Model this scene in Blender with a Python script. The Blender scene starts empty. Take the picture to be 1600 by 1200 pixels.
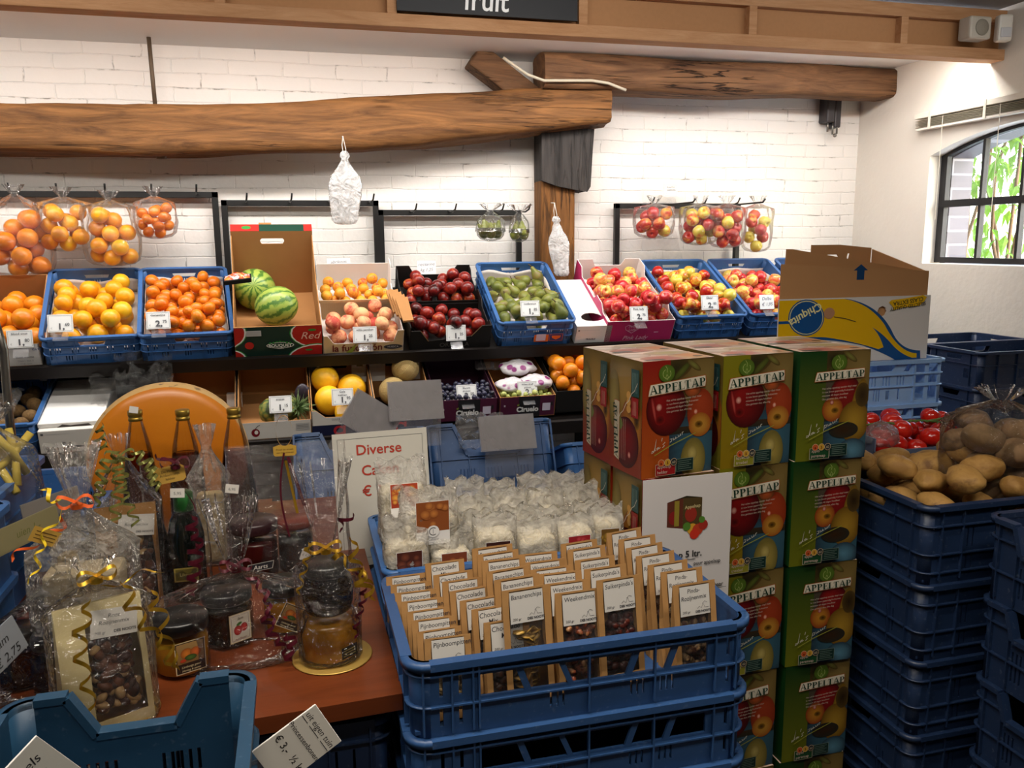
import bpy, math, random
import numpy as np
from mathutils import Vector, Matrix, noise
from mathutils.geometry import tessellate_polygon
R_ = math.radians
random.seed(7)
SC = bpy.context.scene
COL = SC.collection

# ------------------------------------------------------------------ camera
CAM_F, CAM_YAW, CAM_PITCH, CAM_ROLL, CAM_H = 1290.0, R_(14.55), R_(9.78), R_(-0.525), 1.6
def cam_axes():
    cy, sy = math.cos(CAM_YAW), math.sin(CAM_YAW); cp, sp = math.cos(CAM_PITCH), math.sin(CAM_PITCH)
    f = Vector((sy*cp, cy*cp, -sp)); r = Vector((cy, -sy, 0)); u = r.cross(f)
    r2 = r*math.cos(CAM_ROLL) + u*math.sin(CAM_ROLL); u2 = r2.cross(f)
    return r2, u2, f
CR, CU, CF = cam_axes()
cam_data = bpy.data.cameras.new('camera'); cam = bpy.data.objects.new('camera', cam_data); COL.objects.link(cam)
cam.matrix_world = Matrix(((CR.x, CU.x, -CF.x, 0), (CR.y, CU.y, -CF.y, 0), (CR.z, CU.z, -CF.z, CAM_H), (0, 0, 0, 1)))
cam_data.sensor_width = 36; cam_data.lens = CAM_F*36/1600; cam_data.clip_start = .02; cam_data.clip_end = 200
SC.camera = cam
def P(x, y, X=None, Y=None, Z=None):
    """a measuring aid: the point of a real plane (X=, Y= or Z=) seen at a pixel of the photograph"""
    v = CF + CR*((x-800)/CAM_F) - CU*((y-600)/CAM_F)
    k = X/v.x if X is not None else (Y/v.y if Y is not None else (Z-CAM_H)/v.z)
    return Vector((v.x*k, v.y*k, CAM_H + v.z*k))

# ------------------------------------------------------------------ view, world, lights
SC.view_settings.view_transform = 'Standard'; SC.view_settings.look = 'None'
SC.view_settings.exposure = 0.0; SC.view_settings.gamma = 1.0; SC.view_settings.use_curve_mapping = False
SC.cycles.transparent_max_bounces = 24; SC.cycles.max_bounces = 10
world = bpy.data.worlds.new('sky'); SC.world = world; world.use_nodes = True
_n = world.node_tree.nodes; _bg = _n['Background']
_sky = _n.new('ShaderNodeTexSky'); _sky.sky_type = 'NISHITA'; _sky.sun_disc = False
_sky.sun_elevation = R_(38); _sky.sun_rotation = R_(150); _sky.air_density = 1.2; _sky.dust_density = 2.0
world.node_tree.links.new(_sky.outputs[0], _bg.inputs[0]); _bg.inputs[1].default_value = 2.2

def area_light(name, loc, aim, sx, sy, power, color=(1, .95, .88), spread=180):
    l = bpy.data.lights.new(name, 'AREA'); l.shape = 'RECTANGLE'; l.size = sx; l.size_y = sy
    l.energy = power; l.color = color; l.spread = R_(spread)
    o = bpy.data.objects.new(name, l); COL.objects.link(o); o.location = loc
    d = Vector(aim) - Vector(loc); o.rotation_euler = d.to_track_quat('-Z', 'Y').to_euler()
    return o
# strip lamps tucked behind the timber fascia, shining down on wall and shelves; strips under the ceiling over the aisle; a weaker row over the shop, plus one added fill at the right
for _x, _p in ((-1.75, 20), (-0.2, 22), (1.3, 22), (2.75, 17)):
    area_light('cove_strip_lamp', (_x, 3.70, 2.545), (_x, 4.0, 1.2), 1.3, .1, _p, (1, .975, .94), 180)
for _x, _p in ((-1.0, 10), (0.9, 10), (2.6, 7)):
    area_light('aisle_strip_lamp', (_x, 2.55, 2.69), (_x, 4.0, 1.45), 1.3, .12, _p, (1, .95, .88), 150)
for _x, _y, _p in ((-0.95, 1.0, 11), (0.15, 1.0, 16), (0.1, 0.1, 10), (1.55, 0.35, 9)):  # the rightmost is added to brighten the banana box front
    area_light('shop_strip_and_fill', (_x, _y, 2.69), (_x, _y+.25, 0.8), 1.2, .12, _p, (1, .91, .79), 140)

# ------------------------------------------------------------------ mesh helper
def lin(h):
    h = h.lstrip('#'); c = [int(h[i:i+2], 16)/255 for i in (0, 2, 4)]
    return tuple(v/12.92 if v <= .04045 else ((v+.055)/1.055)**2.4 for v in c)
def T(x, y, z): return Matrix.Translation((x, y, z))
def RX(a): return Matrix.Rotation(R_(a), 4, 'X')
def RY(a): return Matrix.Rotation(R_(a), 4, 'Y')
def RZ(a): return Matrix.Rotation(R_(a), 4, 'Z')
def S(x, y, z): return Matrix.Diagonal((x, y, z, 1))
I4 = Matrix.Identity(4)
TEXT = {}
def text_mesh(s, bold=0.0, space=1.0):
    k = (s, bold, space)
    if k not in TEXT:
        cu = bpy.data.curves.new('t', 'FONT'); cu.body = s; cu.size = 1; cu.resolution_u = 3; cu.offset = bold; cu.space_character = space
        o = bpy.data.objects.new('t', cu)
        me = bpy.data.meshes.new_from_object(o)
        v = [tuple(x.co) for x in me.vertices]; f = [tuple(p.vertices) for p in me.polygons]
        bpy.data.objects.remove(o); bpy.data.meshes.remove(me); bpy.data.curves.remove(cu)
        x0 = min(a[0] for a in v) if v else 0; x1 = max(a[0] for a in v) if v else 1
        TEXT[k] = (v, f, x0, x1)
    return TEXT[k]

class MB:
    """collects geometry for ONE mesh object; print shapes go on the local XZ plane and face -Y"""
    def __init__(s): s.v = []; s.f = []; s.m = []; s.c = []; s.sm = []; s.M = I4.copy(); s.mat = 0; s.col = (.8, .8, .8); s.lay = 0; s.eps = .0003; s.hascol = False
    def add(s, vs, fs, mat=None, smooth=False, cols=None):
        b = len(s.v); M = s.M
        s.v += [tuple(M @ Vector(p)) for p in vs]
        for f in fs:
            s.f.append(tuple(i+b for i in f)); s.m.append(s.mat if mat is None else mat); s.sm.append(smooth)
            s.c.append([cols[i] for i in f] if cols else [s.col]*len(f))
    def box(s, x0, x1, y0, y1, z0, z1, mat=None):
        v = [(x, y, z) for z in (z0, z1) for y in (y0, y1) for x in (x0, x1)]
        s.add(v, [(0, 2, 3, 1), (4, 5, 7, 6), (0, 1, 5, 4), (2, 6, 7, 3), (0, 4, 6, 2), (1, 3, 7, 5)], mat)
    def cbox(s, c, sz, mat=None): s.box(c[0]-sz[0]/2, c[0]+sz[0]/2, c[1]-sz[1]/2, c[1]+sz[1]/2, c[2]-sz[2]/2, c[2]+sz[2]/2, mat)
    def seg(s, a, b, out, wid, hgt, mat=None):
        """a bar from a to b: wid along 'out', hgt the other way"""
        a, b, o = Vector(a), Vector(b), Vector(out).normalized(); d = (b-a).normalized(); u = d.cross(o).normalized()
        v = []
        for p in (a, b):
            for i, j in ((-1, -1), (1, -1), (1, 1), (-1, 1)): v.append(p + o*(wid/2*i) + u*(hgt/2*j))
        s.add(v, [(0, 1, 2, 3), (7, 6, 5, 4), (0, 4, 5, 1), (1, 5, 6, 2), (2, 6, 7, 3), (3, 7, 4, 0)], mat)
    def prism(s, outline, t, holes=(), mats=None):
        """polygon on XZ, thickness t towards +Y; mats = (front -Y, back +Y, edges)"""
        m = mats or (s.mat,)*3
        loops = [list(outline)] + [list(h) for h in holes]
        tri = tessellate_polygon([[Vector((a, b, 0)) for a, b in l] for l in loops])
        pts = [p for l in loops for p in l]; n = len(pts)
        vs = [(a, 0, b) for a, b in pts] + [(a, t, b) for a, b in pts]
        s.add(vs, [tuple(q) for q in tri], m[0]); s.add(vs, [tuple(i+n for i in reversed(q)) for q in tri], m[1])
        k = 0; e = []
        for l in loops:
            for i in range(len(l)): j = (i+1) % len(l); e.append((k+i, k+j, k+j+n, k+i+n))
            k += len(l)
        s.add(vs, e, m[2])
    def lathe(s, prof, seg=24, smooth=True, mat=None, cap=True, cols=None, fn=None):
        vs = []; fs = []; cc = [] if cols else None
        for k, (r, z) in enumerate(prof):
            for i in range(seg):
                a = 2*math.pi*i/seg; q = fn(a, k) if fn else 1
                vs.append((r*q*math.cos(a), r*q*math.sin(a), z))
                if cols: cc.append(cols[k])
        for k in range(len(prof)-1):
            for i in range(seg): j = (i+1) % seg; fs.append((k*seg+i, k*seg+j, (k+1)*seg+j, (k+1)*seg+i))
        if cap:
            if prof[0][0] > 1e-5: fs.append(tuple(reversed(range(seg))))
            if prof[-1][0] > 1e-5: fs.append(tuple((len(prof)-1)*seg+i for i in range(seg)))
        s.add(vs, fs, mat, smooth, cc)
    def ball(s, c, r, seg=16, rings=10, mat=None):
        M0 = s.M; rr = r if hasattr(r, '__len__') else (r, r, r)
        s.M = s.M @ T(*c) @ S(*rr)
        s.lathe([(math.sin(math.pi*k/rings)+1e-6, -math.cos(math.pi*k/rings)) for k in range(rings+1)], seg, mat=mat, cap=False); s.M = M0
    def tube(s, pts, r, seg=8, mat=None, cap=True):
        pts = [Vector(p) for p in pts]; n = len(pts); vs = []; fs = []
        rs = r if hasattr(r, '__len__') else [r]*n
        up = Vector((0, 0, 1)); 
        for i, p in enumerate(pts):
            d = (pts[min(i+1, n-1)] - pts[max(i-1, 0)]).normalized()
            if i == 0:
                a = d.cross(up if abs(d.z) < .95 else Vector((1, 0, 0))).normalized()
            else: a = (a - d*a.dot(d)).normalized()
            b = d.cross(a)
            for k in range(seg): t = 2*math.pi*k/seg; vs.append(p + a*(rs[i]*math.cos(t)) + b*(rs[i]*math.sin(t)))
        for i in range(n-1):
            for k in range(seg): j = (k+1) % seg; fs.append((i*seg+k, i*seg+j, (i+1)*seg+j, (i+1)*seg+k))
        if cap: fs.append(tuple(reversed(range(seg)))); fs.append(tuple((n-1)*seg+k for k in range(seg)))
        s.add(vs, fs, mat, True)
    def band(s, pts, wids, mat=None, t=0.0004):
        """a flat ribbon: pts centre line, wids half-width vectors"""
        vs = []; fs = []
        for p, w in zip(pts, wids): p, w = Vector(p), Vector(w); vs += [p-w, p+w]
        for i in range(len(pts)-1): fs.append((2*i, 2*i+1, 2*i+3, 2*i+2))
        s.add(vs, fs, mat, True)
    def grid(s, fn, nu, nv, mat=None, smooth=True, wrap=False, colfn=None):
        vs = [fn(i/nu if wrap else i/(nu-1), j/(nv-1)) for j in range(nv) for i in range(nu)]; fs = []
        for j in range(nv-1):
            for i in range(nu if wrap else nu-1):
                k = (i+1) % nu; fs.append((j*nu+i, j*nu+k, (j+1)*nu+k, (j+1)*nu+i))
        s.add(vs, fs, mat, smooth)
    # ---- print
    def layer(s): s.lay += 1; return -s.lay*s.eps
    def ppoly(s, pts, col, cols=None):
        s.hascol = True; y = s.layer(); tri = tessellate_polygon([[Vector((a, b, 0)) for a, b in pts]])
        s.col = col; s.add([(a, y, b) for a, b in pts], [tuple(q) for q in tri], cols=cols)
    def rect(s, x0, z0, x1, z1, col, col2=None):
        s.hascol = True; y = s.layer(); s.col = col
        s.add([(x0, y, z0), (x1, y, z0), (x1, y, z1), (x0, y, z1)], [(0, 1, 2, 3)], cols=[col, col, col2, col2] if col2 else None)
    def ell(s, cx, cz, rx, rz, col, edge=None, rot=0, n=24, off=(0, 0), clip=None):
        s.hascol = True; y = s.layer(); e = edge or col; ca, sa = math.cos(R_(rot)), math.sin(R_(rot))
        def q(a, b):
            p = [cx+a*ca-b*sa, cz+a*sa+b*ca]
            if clip: p[0] = min(max(p[0], clip[0]), clip[2]); p[1] = min(max(p[1], clip[1]), clip[3])
            return (p[0], y, p[1])
        m = tuple((col[i]*.5+e[i]*.5) for i in range(3))
        vs = [q(off[0]*rx, off[1]*rz)]; cc = [col]
        for k, c in ((.6, m), (1, e)):
            for i in range(n):
                a = 2*math.pi*i/n; vs.append(q(rx*(k*math.cos(a)+(1-k)*off[0]), rz*(k*math.sin(a)+(1-k)*off[1]))); cc.append(c)
        fs = [(0, 1+i, 1+(i+1) % n) for i in range(n)] + [(1+i, 1+n+i, 1+n+(i+1) % n, 1+(i+1) % n) for i in range(n)]
        s.col = col; s.add(vs, fs, cols=cc)
    def ring(s, cx, cz, r0, r1, col, a0=0, a1=360, n=28, asp=1):
        s.hascol = True; y = s.layer(); s.col = col; vs = []
        for i in range(n+1):
            a = R_(a0+(a1-a0)*i/n)
            for r in (r0, r1): vs.append((cx+r*math.cos(a), y, cz+asp*r*math.sin(a)))
        s.add(vs, [(2*i, 2*i+1, 2*i+3, 2*i+2) for i in range(n)])
    def line(s, pts, w, col):
        s.hascol = True; y = s.layer(); s.col = col; vs = []; n = len(pts)
        for i in range(n):
            a = pts[max(0, i-1)]; b = pts[min(n-1, i+1)]; d = Vector((b[0]-a[0], b[1]-a[1])); d = d.normalized() if d.length > 0 else Vector((1, 0))
            vs += [(pts[i][0]-d.y*w/2, y, pts[i][1]+d.x*w/2), (pts[i][0]+d.y*w/2, y, pts[i][1]-d.x*w/2)]
        s.add(vs, [(2*i, 2*i+1, 2*i+3, 2*i+2) for i in range(n-1)])
    def text(s, t, x, z, size, col, align='c', bold=0.0, shear=0.0, rot=0.0, sx=1.0, space=1.0, flip=False):
        v, f, x0, x1 = text_mesh(t, bold, space); s.hascol = True; y = s.layer(); s.col = col
        w = x1-x0; o = {'c': -(x0+w/2), 'l': -x0, 'r': -x1}[align]; ca, sa = math.cos(R_(rot)), math.sin(R_(rot))
        vs = []
        for a in v:
            px = (a[0]+o+shear*a[1])*size*sx; pz = a[1]*size
            if flip: px, pz = -px, -pz
            vs.append((x+px*ca-pz*sa, y, z+px*sa+pz*ca))
        s.add(vs, f)
    def mesh(s, name, mats, recalc=False):
        me = bpy.data.meshes.new(name); me.from_pydata(s.v, [], s.f)
        for m in mats: me.materials.append(m)
        me.polygons.foreach_set('material_index', s.m); me.polygons.foreach_set('use_smooth', s.sm)
        if s.hascol:
            at = me.color_attributes.new('Col', 'FLOAT_COLOR', 'CORNER'); buf = []
            for cs in s.c:
                for c in cs: buf += [c[0], c[1], c[2], 1.0]
            at.data.foreach_set('color', buf)
        if recalc:
            import bmesh
            b = bmesh.new(); b.from_mesh(me); bmesh.ops.recalc_face_normals(b, faces=b.faces); b.to_mesh(me); b.free()
        me.update(); return me

def obj(name, geo, mats=None, parent=None, M=None, bevel=0, recalc=False, solid=0):
    if isinstance(geo, MB): geo = geo.mesh(name, mats if isinstance(mats, (list, tuple)) else [mats], recalc)
    o = bpy.data.objects.new(name, geo); COL.objects.link(o)
    if parent is not None: o.parent = parent
    if M is not None: o.matrix_local = M
    if bevel:
        b = o.modifiers.new('b', 'BEVEL'); b.width = bevel; b.segments = 2; b.limit_method = 'ANGLE'; b.angle_limit = R_(40)
    if solid:
        b = o.modifiers.new('s', 'SOLIDIFY'); b.thickness = solid
    return o
def tag(o, label, cat, group=None, kind=None):
    o['label'] = label; o['category'] = cat
    if group: o['group'] = group
    if kind: o['kind'] = kind
    return o
def empty(name, M=None):
    o = bpy.data.objects.new(name, None); COL.objects.link(o); o.empty_display_size = .05
    if M is not None: o.matrix_world = M
    return o
def thing(name, label, cat, M=None, group=None): return tag(empty(name, M), label, cat, group)
def structure(o): o['kind'] = 'structure'; return o
def kids(o): return [c for c in COL.objects if c.parent is o]
def copy_tree(o, M, label, group=None, tree=None):
    c = o.copy(); COL.objects.link(c); c.matrix_world = M; c['label'] = label
    if group: c['group'] = group
    for k in (tree if tree is not None else kids(o)):
        d = k.copy(); COL.objects.link(d); d.parent = c
        for g in kids(k):
            e = g.copy(); COL.objects.link(e); e.parent = d
    return c

# ------------------------------------------------------------------ materials
def mat_new(name):
    m = bpy.data.materials.new(name); m.use_nodes = True; nt = m.node_tree
    return m, nt, nt.nodes['Principled BSDF'], nt.links
def rgb(nt, c): n = nt.nodes.new('ShaderNodeRGB'); n.outputs[0].default_value = (*c, 1); return n.outputs[0]
def mixc(nt, f, a, b, mode='MIX'):
    n = nt.nodes.new('ShaderNodeMix'); n.data_type = 'RGBA'; n.blend_type = mode
    for i, x in ((0, f), (6, a), (7, b)):
        if isinstance(x, (int, float)): n.inputs[i].default_value = x
        elif isinstance(x, tuple): n.inputs[i].default_value = (*x, 1)
        else: nt.links.new(x, n.inputs[i])
    return n.outputs[2]
def ramp(nt, f, stops):
    n = nt.nodes.new('ShaderNodeValToRGB'); nt.links.new(f, n.inputs[0]); e = n.color_ramp.elements
    while len(e) < len(stops): e.new(.5)
    for i, (p, c) in enumerate(stops): e[i].position = p; e[i].color = (*c, 1) if isinstance(c, tuple) else (c, c, c, 1)
    return n.outputs[0]
def coords(nt, kind='Object', scale=(1, 1, 1), rot=(0, 0, 0)):
    n = nt.nodes.new('ShaderNodeTexCoord'); mp = nt.nodes.new('ShaderNodeMapping'); mp.inputs['Scale'].default_value = scale; mp.inputs['Rotation'].default_value = rot
    nt.links.new(n.outputs[kind], mp.inputs[0]); return mp.outputs[0]
def tnoise(nt, v, scale, detail=3, rough=.5, dist=0):
    n = nt.nodes.new('ShaderNodeTexNoise'); n.inputs['Scale'].default_value = scale; n.inputs['Detail'].default_value = detail; n.inputs['Roughness'].default_value = rough; n.inputs['Distortion'].default_value = dist
    if v is not None: nt.links.new(v, n.inputs['Vector'])
    return n.outputs['Fac']
def math_(nt, op, a, b=0.0, clamp=False):
    n = nt.nodes.new('ShaderNodeMath'); n.operation = op; n.use_clamp = clamp
    for i, x in enumerate((a, b)):
        if isinstance(x, (int, float)): n.inputs[i].default_value = x
        else: nt.links.new(x, n.inputs[i])
    return n.outputs[0]
def bump(nt, b, h, strength=.3, dist=.01):
    n = nt.nodes.new('ShaderNodeBump'); n.inputs['Strength'].default_value = strength; n.inputs['Distance'].default_value = dist
    nt.links.new(h, n.inputs['Height']); 
    if b is not None: nt.links.new(n.outputs[0], b.inputs['Normal'])
    return n.outputs[0]
def rand(nt): n = nt.nodes.new('ShaderNodeObjectInfo'); return n.outputs['Random']
def plain(name, c, rough=.5, spec=.5, metal=0, nscale=0, namp=.15, bscale=0, bstr=.2, bdist=.002, coat=0):
    m, nt, b, L = mat_new(name); c = lin(c) if isinstance(c, str) else c
    b.inputs['Base Color'].default_value = (*c, 1); b.inputs['Roughness'].default_value = rough; b.inputs['Metallic'].default_value = metal
    b.inputs['Specular IOR Level'].default_value = spec; b.inputs['Coat Weight'].default_value = coat
    v = coords(nt) if (nscale or bscale) else None
    if nscale:
        f = tnoise(nt, v, nscale, 4); L.new(mixc(nt, f, tuple(x*(1-namp) for x in c), tuple(min(1, x*(1+namp)) for x in c)), b.inputs['Base Color'])
    if bscale: bump(nt, b, tnoise(nt, v, bscale, 3), bstr, bdist)
    return m
def printed(name, rough=.55, coat=0.0, emit=0):
    m, nt, b, L = mat_new(name); a = nt.nodes.new('ShaderNodeAttribute'); a.attribute_name = 'Col'
    L.new(a.outputs['Color'], b.inputs['Base Color']); b.inputs['Roughness'].default_value = rough; b.inputs['Coat Weight'].default_value = coat
    b.inputs['Specular IOR Level'].default_value = .3
    return m
def film(name, tint=(1, 1, 1), haze=.06, gloss=.35, rough=.1, scale=14, strength=.6, dist=.02, hazecol=(.9, .9, .9), base=.0):
    m = bpy.data.materials.new(name); m.use_nodes = True; nt = m.node_tree; nt.nodes.clear(); N = nt.nodes.new; L = nt.links.new
    out = N('ShaderNodeOutputMaterial'); tr = N('ShaderNodeBsdfTransparent'); tr.inputs[0].default_value = (*tint, 1)
    gl = N('ShaderNodeBsdfGlossy'); gl.inputs['Roughness'].default_value = rough
    df = N('ShaderNodeBsdfDiffuse'); df.inputs[0].default_value = (*hazecol, 1); tl = N('ShaderNodeBsdfTranslucent'); tl.inputs[0].default_value = (*hazecol, 1)
    v = coords(nt, 'Object'); f1 = tnoise(nt, v, scale, 4, .6, 1.2); f2 = tnoise(nt, v, scale*2.7, 2, .5, .5)
    h = math_(nt, 'ADD', f1, math_(nt, 'MULTIPLY', f2, .4))
    nb = bump(nt, None, h, strength, dist)
    for s in (gl, df): L(nb, s.inputs['Normal'])
    hz = N('ShaderNodeMixShader'); hz.inputs[0].default_value = .5; L(df.outputs[0], hz.inputs[1]); L(tl.outputs[0], hz.inputs[2])
    m1 = N('ShaderNodeMixShader'); L(math_(nt, 'MULTIPLY', ramp(nt, f1, [(.35, .3), (.75, 1.0)]), haze*1.5, True), m1.inputs[0]); L(tr.outputs[0], m1.inputs[1]); L(hz.outputs[0], m1.inputs[2])
    lw = N('ShaderNodeLayerWeight'); lw.inputs[0].default_value = gloss
    m2 = N('ShaderNodeMixShader'); L(math_(nt, 'ADD', math_(nt, 'MULTIPLY', lw.outputs['Fresnel'], .75), base, True), m2.inputs[0]); L(m1.outputs[0], m2.inputs[1]); L(gl.outputs[0], m2.inputs[2])
    L(m2.outputs[0], out.inputs[0]); return m
# ================================================================== shared materials
M_print = printed('printed_paper', .6); M_gloss = printed('printed_carton', .38, .15)
M_kraft = plain('kraft_board', '#A9794A', .8, .2, nscale=9, namp=.1); M_kraft2 = plain('grey_board_inside', '#8A7A68', .85, .2, nscale=8, namp=.08)
M_white = plain('white_board', '#E4E1DC', .6, .3, nscale=6, namp=.04); M_whitep = plain('white_paper_liner', '#D9D0C8', .8, .2, nscale=8, namp=.05, bscale=20, bstr=.3)
M_black = plain('black_painted_metal', '#141312', .45, .4, nscale=20, namp=.2); M_blackb = plain('black_board', '#1B1917', .7, .2, nscale=9)
M_shelf = plain('dark_shelf_board', '#191310', .6, .3, nscale=6, namp=.2); M_steel = plain('steel', '#8d8a84', .35, .5, 1)
M_film = film('clear_film', haze=.045, gloss=.18, base=.03, rough=.08, scale=16, strength=.8, dist=.03)
M_filmx = film('crinkled_film', haze=.13, gloss=.38, scale=24, strength=1.0, dist=.04, hazecol=(.88, .86, .82))
M_filmh = film('hazy_poly_bag', haze=.22, gloss=.34, scale=18, strength=.9, dist=.03, hazecol=(.93, .92, .9))
M_film2 = film('cellophane', haze=.014, gloss=.2, rough=.07, base=.045, scale=13, strength=1.0, dist=.07, hazecol=(.95, .93, .88))
M_film3 = film('crinkled_cellophane', haze=.28, gloss=.24, rough=.09, base=.05, scale=22, strength=1.0, dist=.08, hazecol=(.9, .87, .8))
M_filmw = film('milky_poly_bundle', haze=.98, gloss=.2, scale=15, strength=1.0, dist=.04, hazecol=(.9, .9, .9))
M_clip = film('clear_card_holder', haze=.12, gloss=.2, scale=3, strength=.05, dist=.005, hazecol=(.7, .7, .72))
M_greypl = film('grey_card_holder', tint=(.85, .85, .88), haze=.5, gloss=.2, rough=.3, scale=2, strength=.02, hazecol=(.55, .53, .53))

def crate_mat(name, c, rough=.42):
    m, nt, b, L = mat_new(name); c = lin(c); v = coords(nt); f = tnoise(nt, v, 14, 5, .65); g = tnoise(nt, v, 90, 2)
    k = mixc(nt, f, tuple(x*.82 for x in c), tuple(x*1.2 for x in c)); k = mixc(nt, ramp(nt, g, [(.62, 0.0), (.8, .16)]), k, (.35, .42, .5))
    L.new(k, b.inputs['Base Color']); b.inputs['Roughness'].default_value = rough; bump(nt, b, g, .08, .001); return m
M_blue = crate_mat('blue_crate_plastic', '#335F97'); M_blue2 = crate_mat('deep_blue_crate_plastic', '#2B4D7C'); M_navy = crate_mat('navy_crate_plastic', '#1D2F4E')
M_daylit_blue = crate_mat('daylit_blue_crate_plastic', '#8FB6E8'); M_fblue = crate_mat('teal_blue_crate_plastic', '#1C3E58', .4)  # lattice crates: daylight on ordinary blue plastic is put into the colour

def brick_paint(name, base='#ECE8E2'):
    m, nt, b, L = mat_new(name); tc = nt.nodes.new('ShaderNodeTexCoord'); sp = nt.nodes.new('ShaderNodeSeparateXYZ'); L.new(tc.outputs['Object'], sp.inputs[0])
    wob = tnoise(nt, tc.outputs['Object'], 3.0, 3); wob2 = tnoise(nt, tc.outputs['Object'], 22, 2)
    zz = math_(nt, 'ADD', sp.outputs['Z'], math_(nt, 'ADD', math_(nt, 'MULTIPLY', wob, .025), math_(nt, 'MULTIPLY', wob2, .006)))
    xx = math_(nt, 'ADD', sp.outputs['X'], math_(nt, 'MULTIPLY', wob2, .015))
    cb = nt.nodes.new('ShaderNodeCombineXYZ'); L.new(xx, cb.inputs[0]); L.new(zz, cb.inputs[1])
    br = nt.nodes.new('ShaderNodeTexBrick'); L.new(cb.outputs[0], br.inputs['Vector']); br.inputs['Scale'].default_value = 1
    br.inputs['Brick Width'].default_value = .27; br.inputs['Row Height'].default_value = .0705; br.inputs['Mortar Size'].default_value = .0045; br.inputs['Mortar Smooth'].default_value = .6
    br.inputs['Color1'].default_value = (1, 1, 1, 1); br.inputs['Color2'].default_value = (.93, .93, .93, 1); br.inputs['Mortar'].default_value = (.0, .0, .0, 1)
    c = lin(base); n1 = tnoise(nt, tc.outputs['Object'], 1.6, 4); n2 = tnoise(nt, tc.outputs['Object'], 9, 4, .7)
    col = mixc(nt, n1, tuple(x*.93 for x in c), c)
    crack = math_(nt, 'MULTIPLY', br.outputs['Fac'], ramp(nt, n2, [(.54, .0), (.68, 1.0)]))
    col = mixc(nt, math_(nt, 'MULTIPLY', crack, .75), col, lin('#6d655c'))
    L.new(col, b.inputs['Base Color']); b.inputs['Roughness'].default_value = .55
    h = math_(nt, 'SUBTRACT', math_(nt, 'MULTIPLY', tnoise(nt, tc.outputs['Object'], 40, 4), .35), br.outputs['Fac'])
    h = math_(nt, 'ADD', h, math_(nt, 'MULTIPLY', tnoise(nt, tc.outputs['Object'], 8, 3), .6))
    bump(nt, b, h, .55, .006); return m
M_brick = brick_paint('whitewashed_brick')
def plaster(name, base):
    m, nt, b, L = mat_new(name); v = coords(nt); c = lin(base); n1 = tnoise(nt, v, 2.2, 5, .6)
    L.new(mixc(nt, n1, tuple(x*.9 for x in c), c), b.inputs['Base Color']); b.inputs['Roughness'].default_value = .7
    bump(nt, b, math_(nt, 'ADD', tnoise(nt, v, 5, 4), math_(nt, 'MULTIPLY', tnoise(nt, v, 35, 4), .25)), .6, .012); return m
M_plaster = plaster('white_plaster', '#DCD6CC'); M_soffit = plain('soffit_paint', '#E9E7E4', .6, .2, nscale=3, namp=.03)
def timber(name, dark, light, cracks=.5, sc=1.0, axis='X'):
    m, nt, b, L = mat_new(name); st = {'X': (.55, 5, 5), 'Z': (5, 5, .55)}[axis]; v = coords(nt, 'Object', tuple(x*sc for x in st))
    g = tnoise(nt, v, 3.2, 6, .62, 1.6); f = tnoise(nt, v, 16, 4, .6, .4); big = tnoise(nt, coords(nt), 2.2, 3)
    c = ramp(nt, g, [(.3, lin(dark)), (.52, tuple((a+q)/2 for a, q in zip(lin(dark), lin(light)))), (.75, lin(light))])
    c = mixc(nt, math_(nt, 'MULTIPLY', f, .45), c, lin(dark), 'MIX')
    k = tnoise(nt, coords(nt, 'Object', (.5*sc, 5*sc, 9*sc) if axis == 'X' else (9*sc, 5*sc, .5*sc)), 2.3, 5, .55, .8)
    cr = ramp(nt, k, [(.475, 0.0), (.495, 1.0), (.505, 1.0), (.525, 0.0)]); crm = math_(nt, 'MULTIPLY', cr, math_(nt, 'MULTIPLY', ramp(nt, big, [(.45, 0.0), (.6, 1.0)]), cracks))
    c = mixc(nt, crm, c, tuple(x*.12 for x in lin(dark)))
    L.new(c, b.inputs['Base Color']); b.inputs['Roughness'].default_value = .72; b.inputs['Specular IOR Level'].default_value = .25
    bump(nt, b, math_(nt, 'SUBTRACT', math_(nt, 'ADD', math_(nt, 'MULTIPLY', g, .5), math_(nt, 'MULTIPLY', f, .5)), crm), .7, .008); return m
M_oak = timber('old_oak_beam', '#4A2F17', '#97683A', .9); M_oak2 = timber('weathered_oak_beam', '#4A3221', '#8E6846', .95)
M_oakp = timber('old_oak_post', '#54361A', '#95622F', .8, 1, 'Z'); M_oakd = timber('blackened_oak', '#262322', '#4A4542', .5, 1, 'Z')
M_pine = timber('planed_pine', '#AC7C54', '#CDA078', .0, 1.4); M_hard = plain('hardboard_panel', '#AE8058', .7, .2, nscale=60, namp=.07)
M_table = timber('cherry_veneer', '#54260F', '#783A1B', .0, .9); 
for _n2 in M_table.node_tree.nodes:
    if _n2.type == 'BSDF_PRINCIPLED': _n2.inputs['Roughness'].default_value = .38; _n2.inputs['Coat Weight'].default_value = .1
    if _n2.type == 'BUMP': _n2.inputs['Strength'].default_value = .05
M_floor = plain('concrete_floor', '#4a4541', .6, .3, nscale=5, namp=.2)
M_iron = plain('black_iron', '#101014', .5, .4, bscale=60, bstr=.3)

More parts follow.
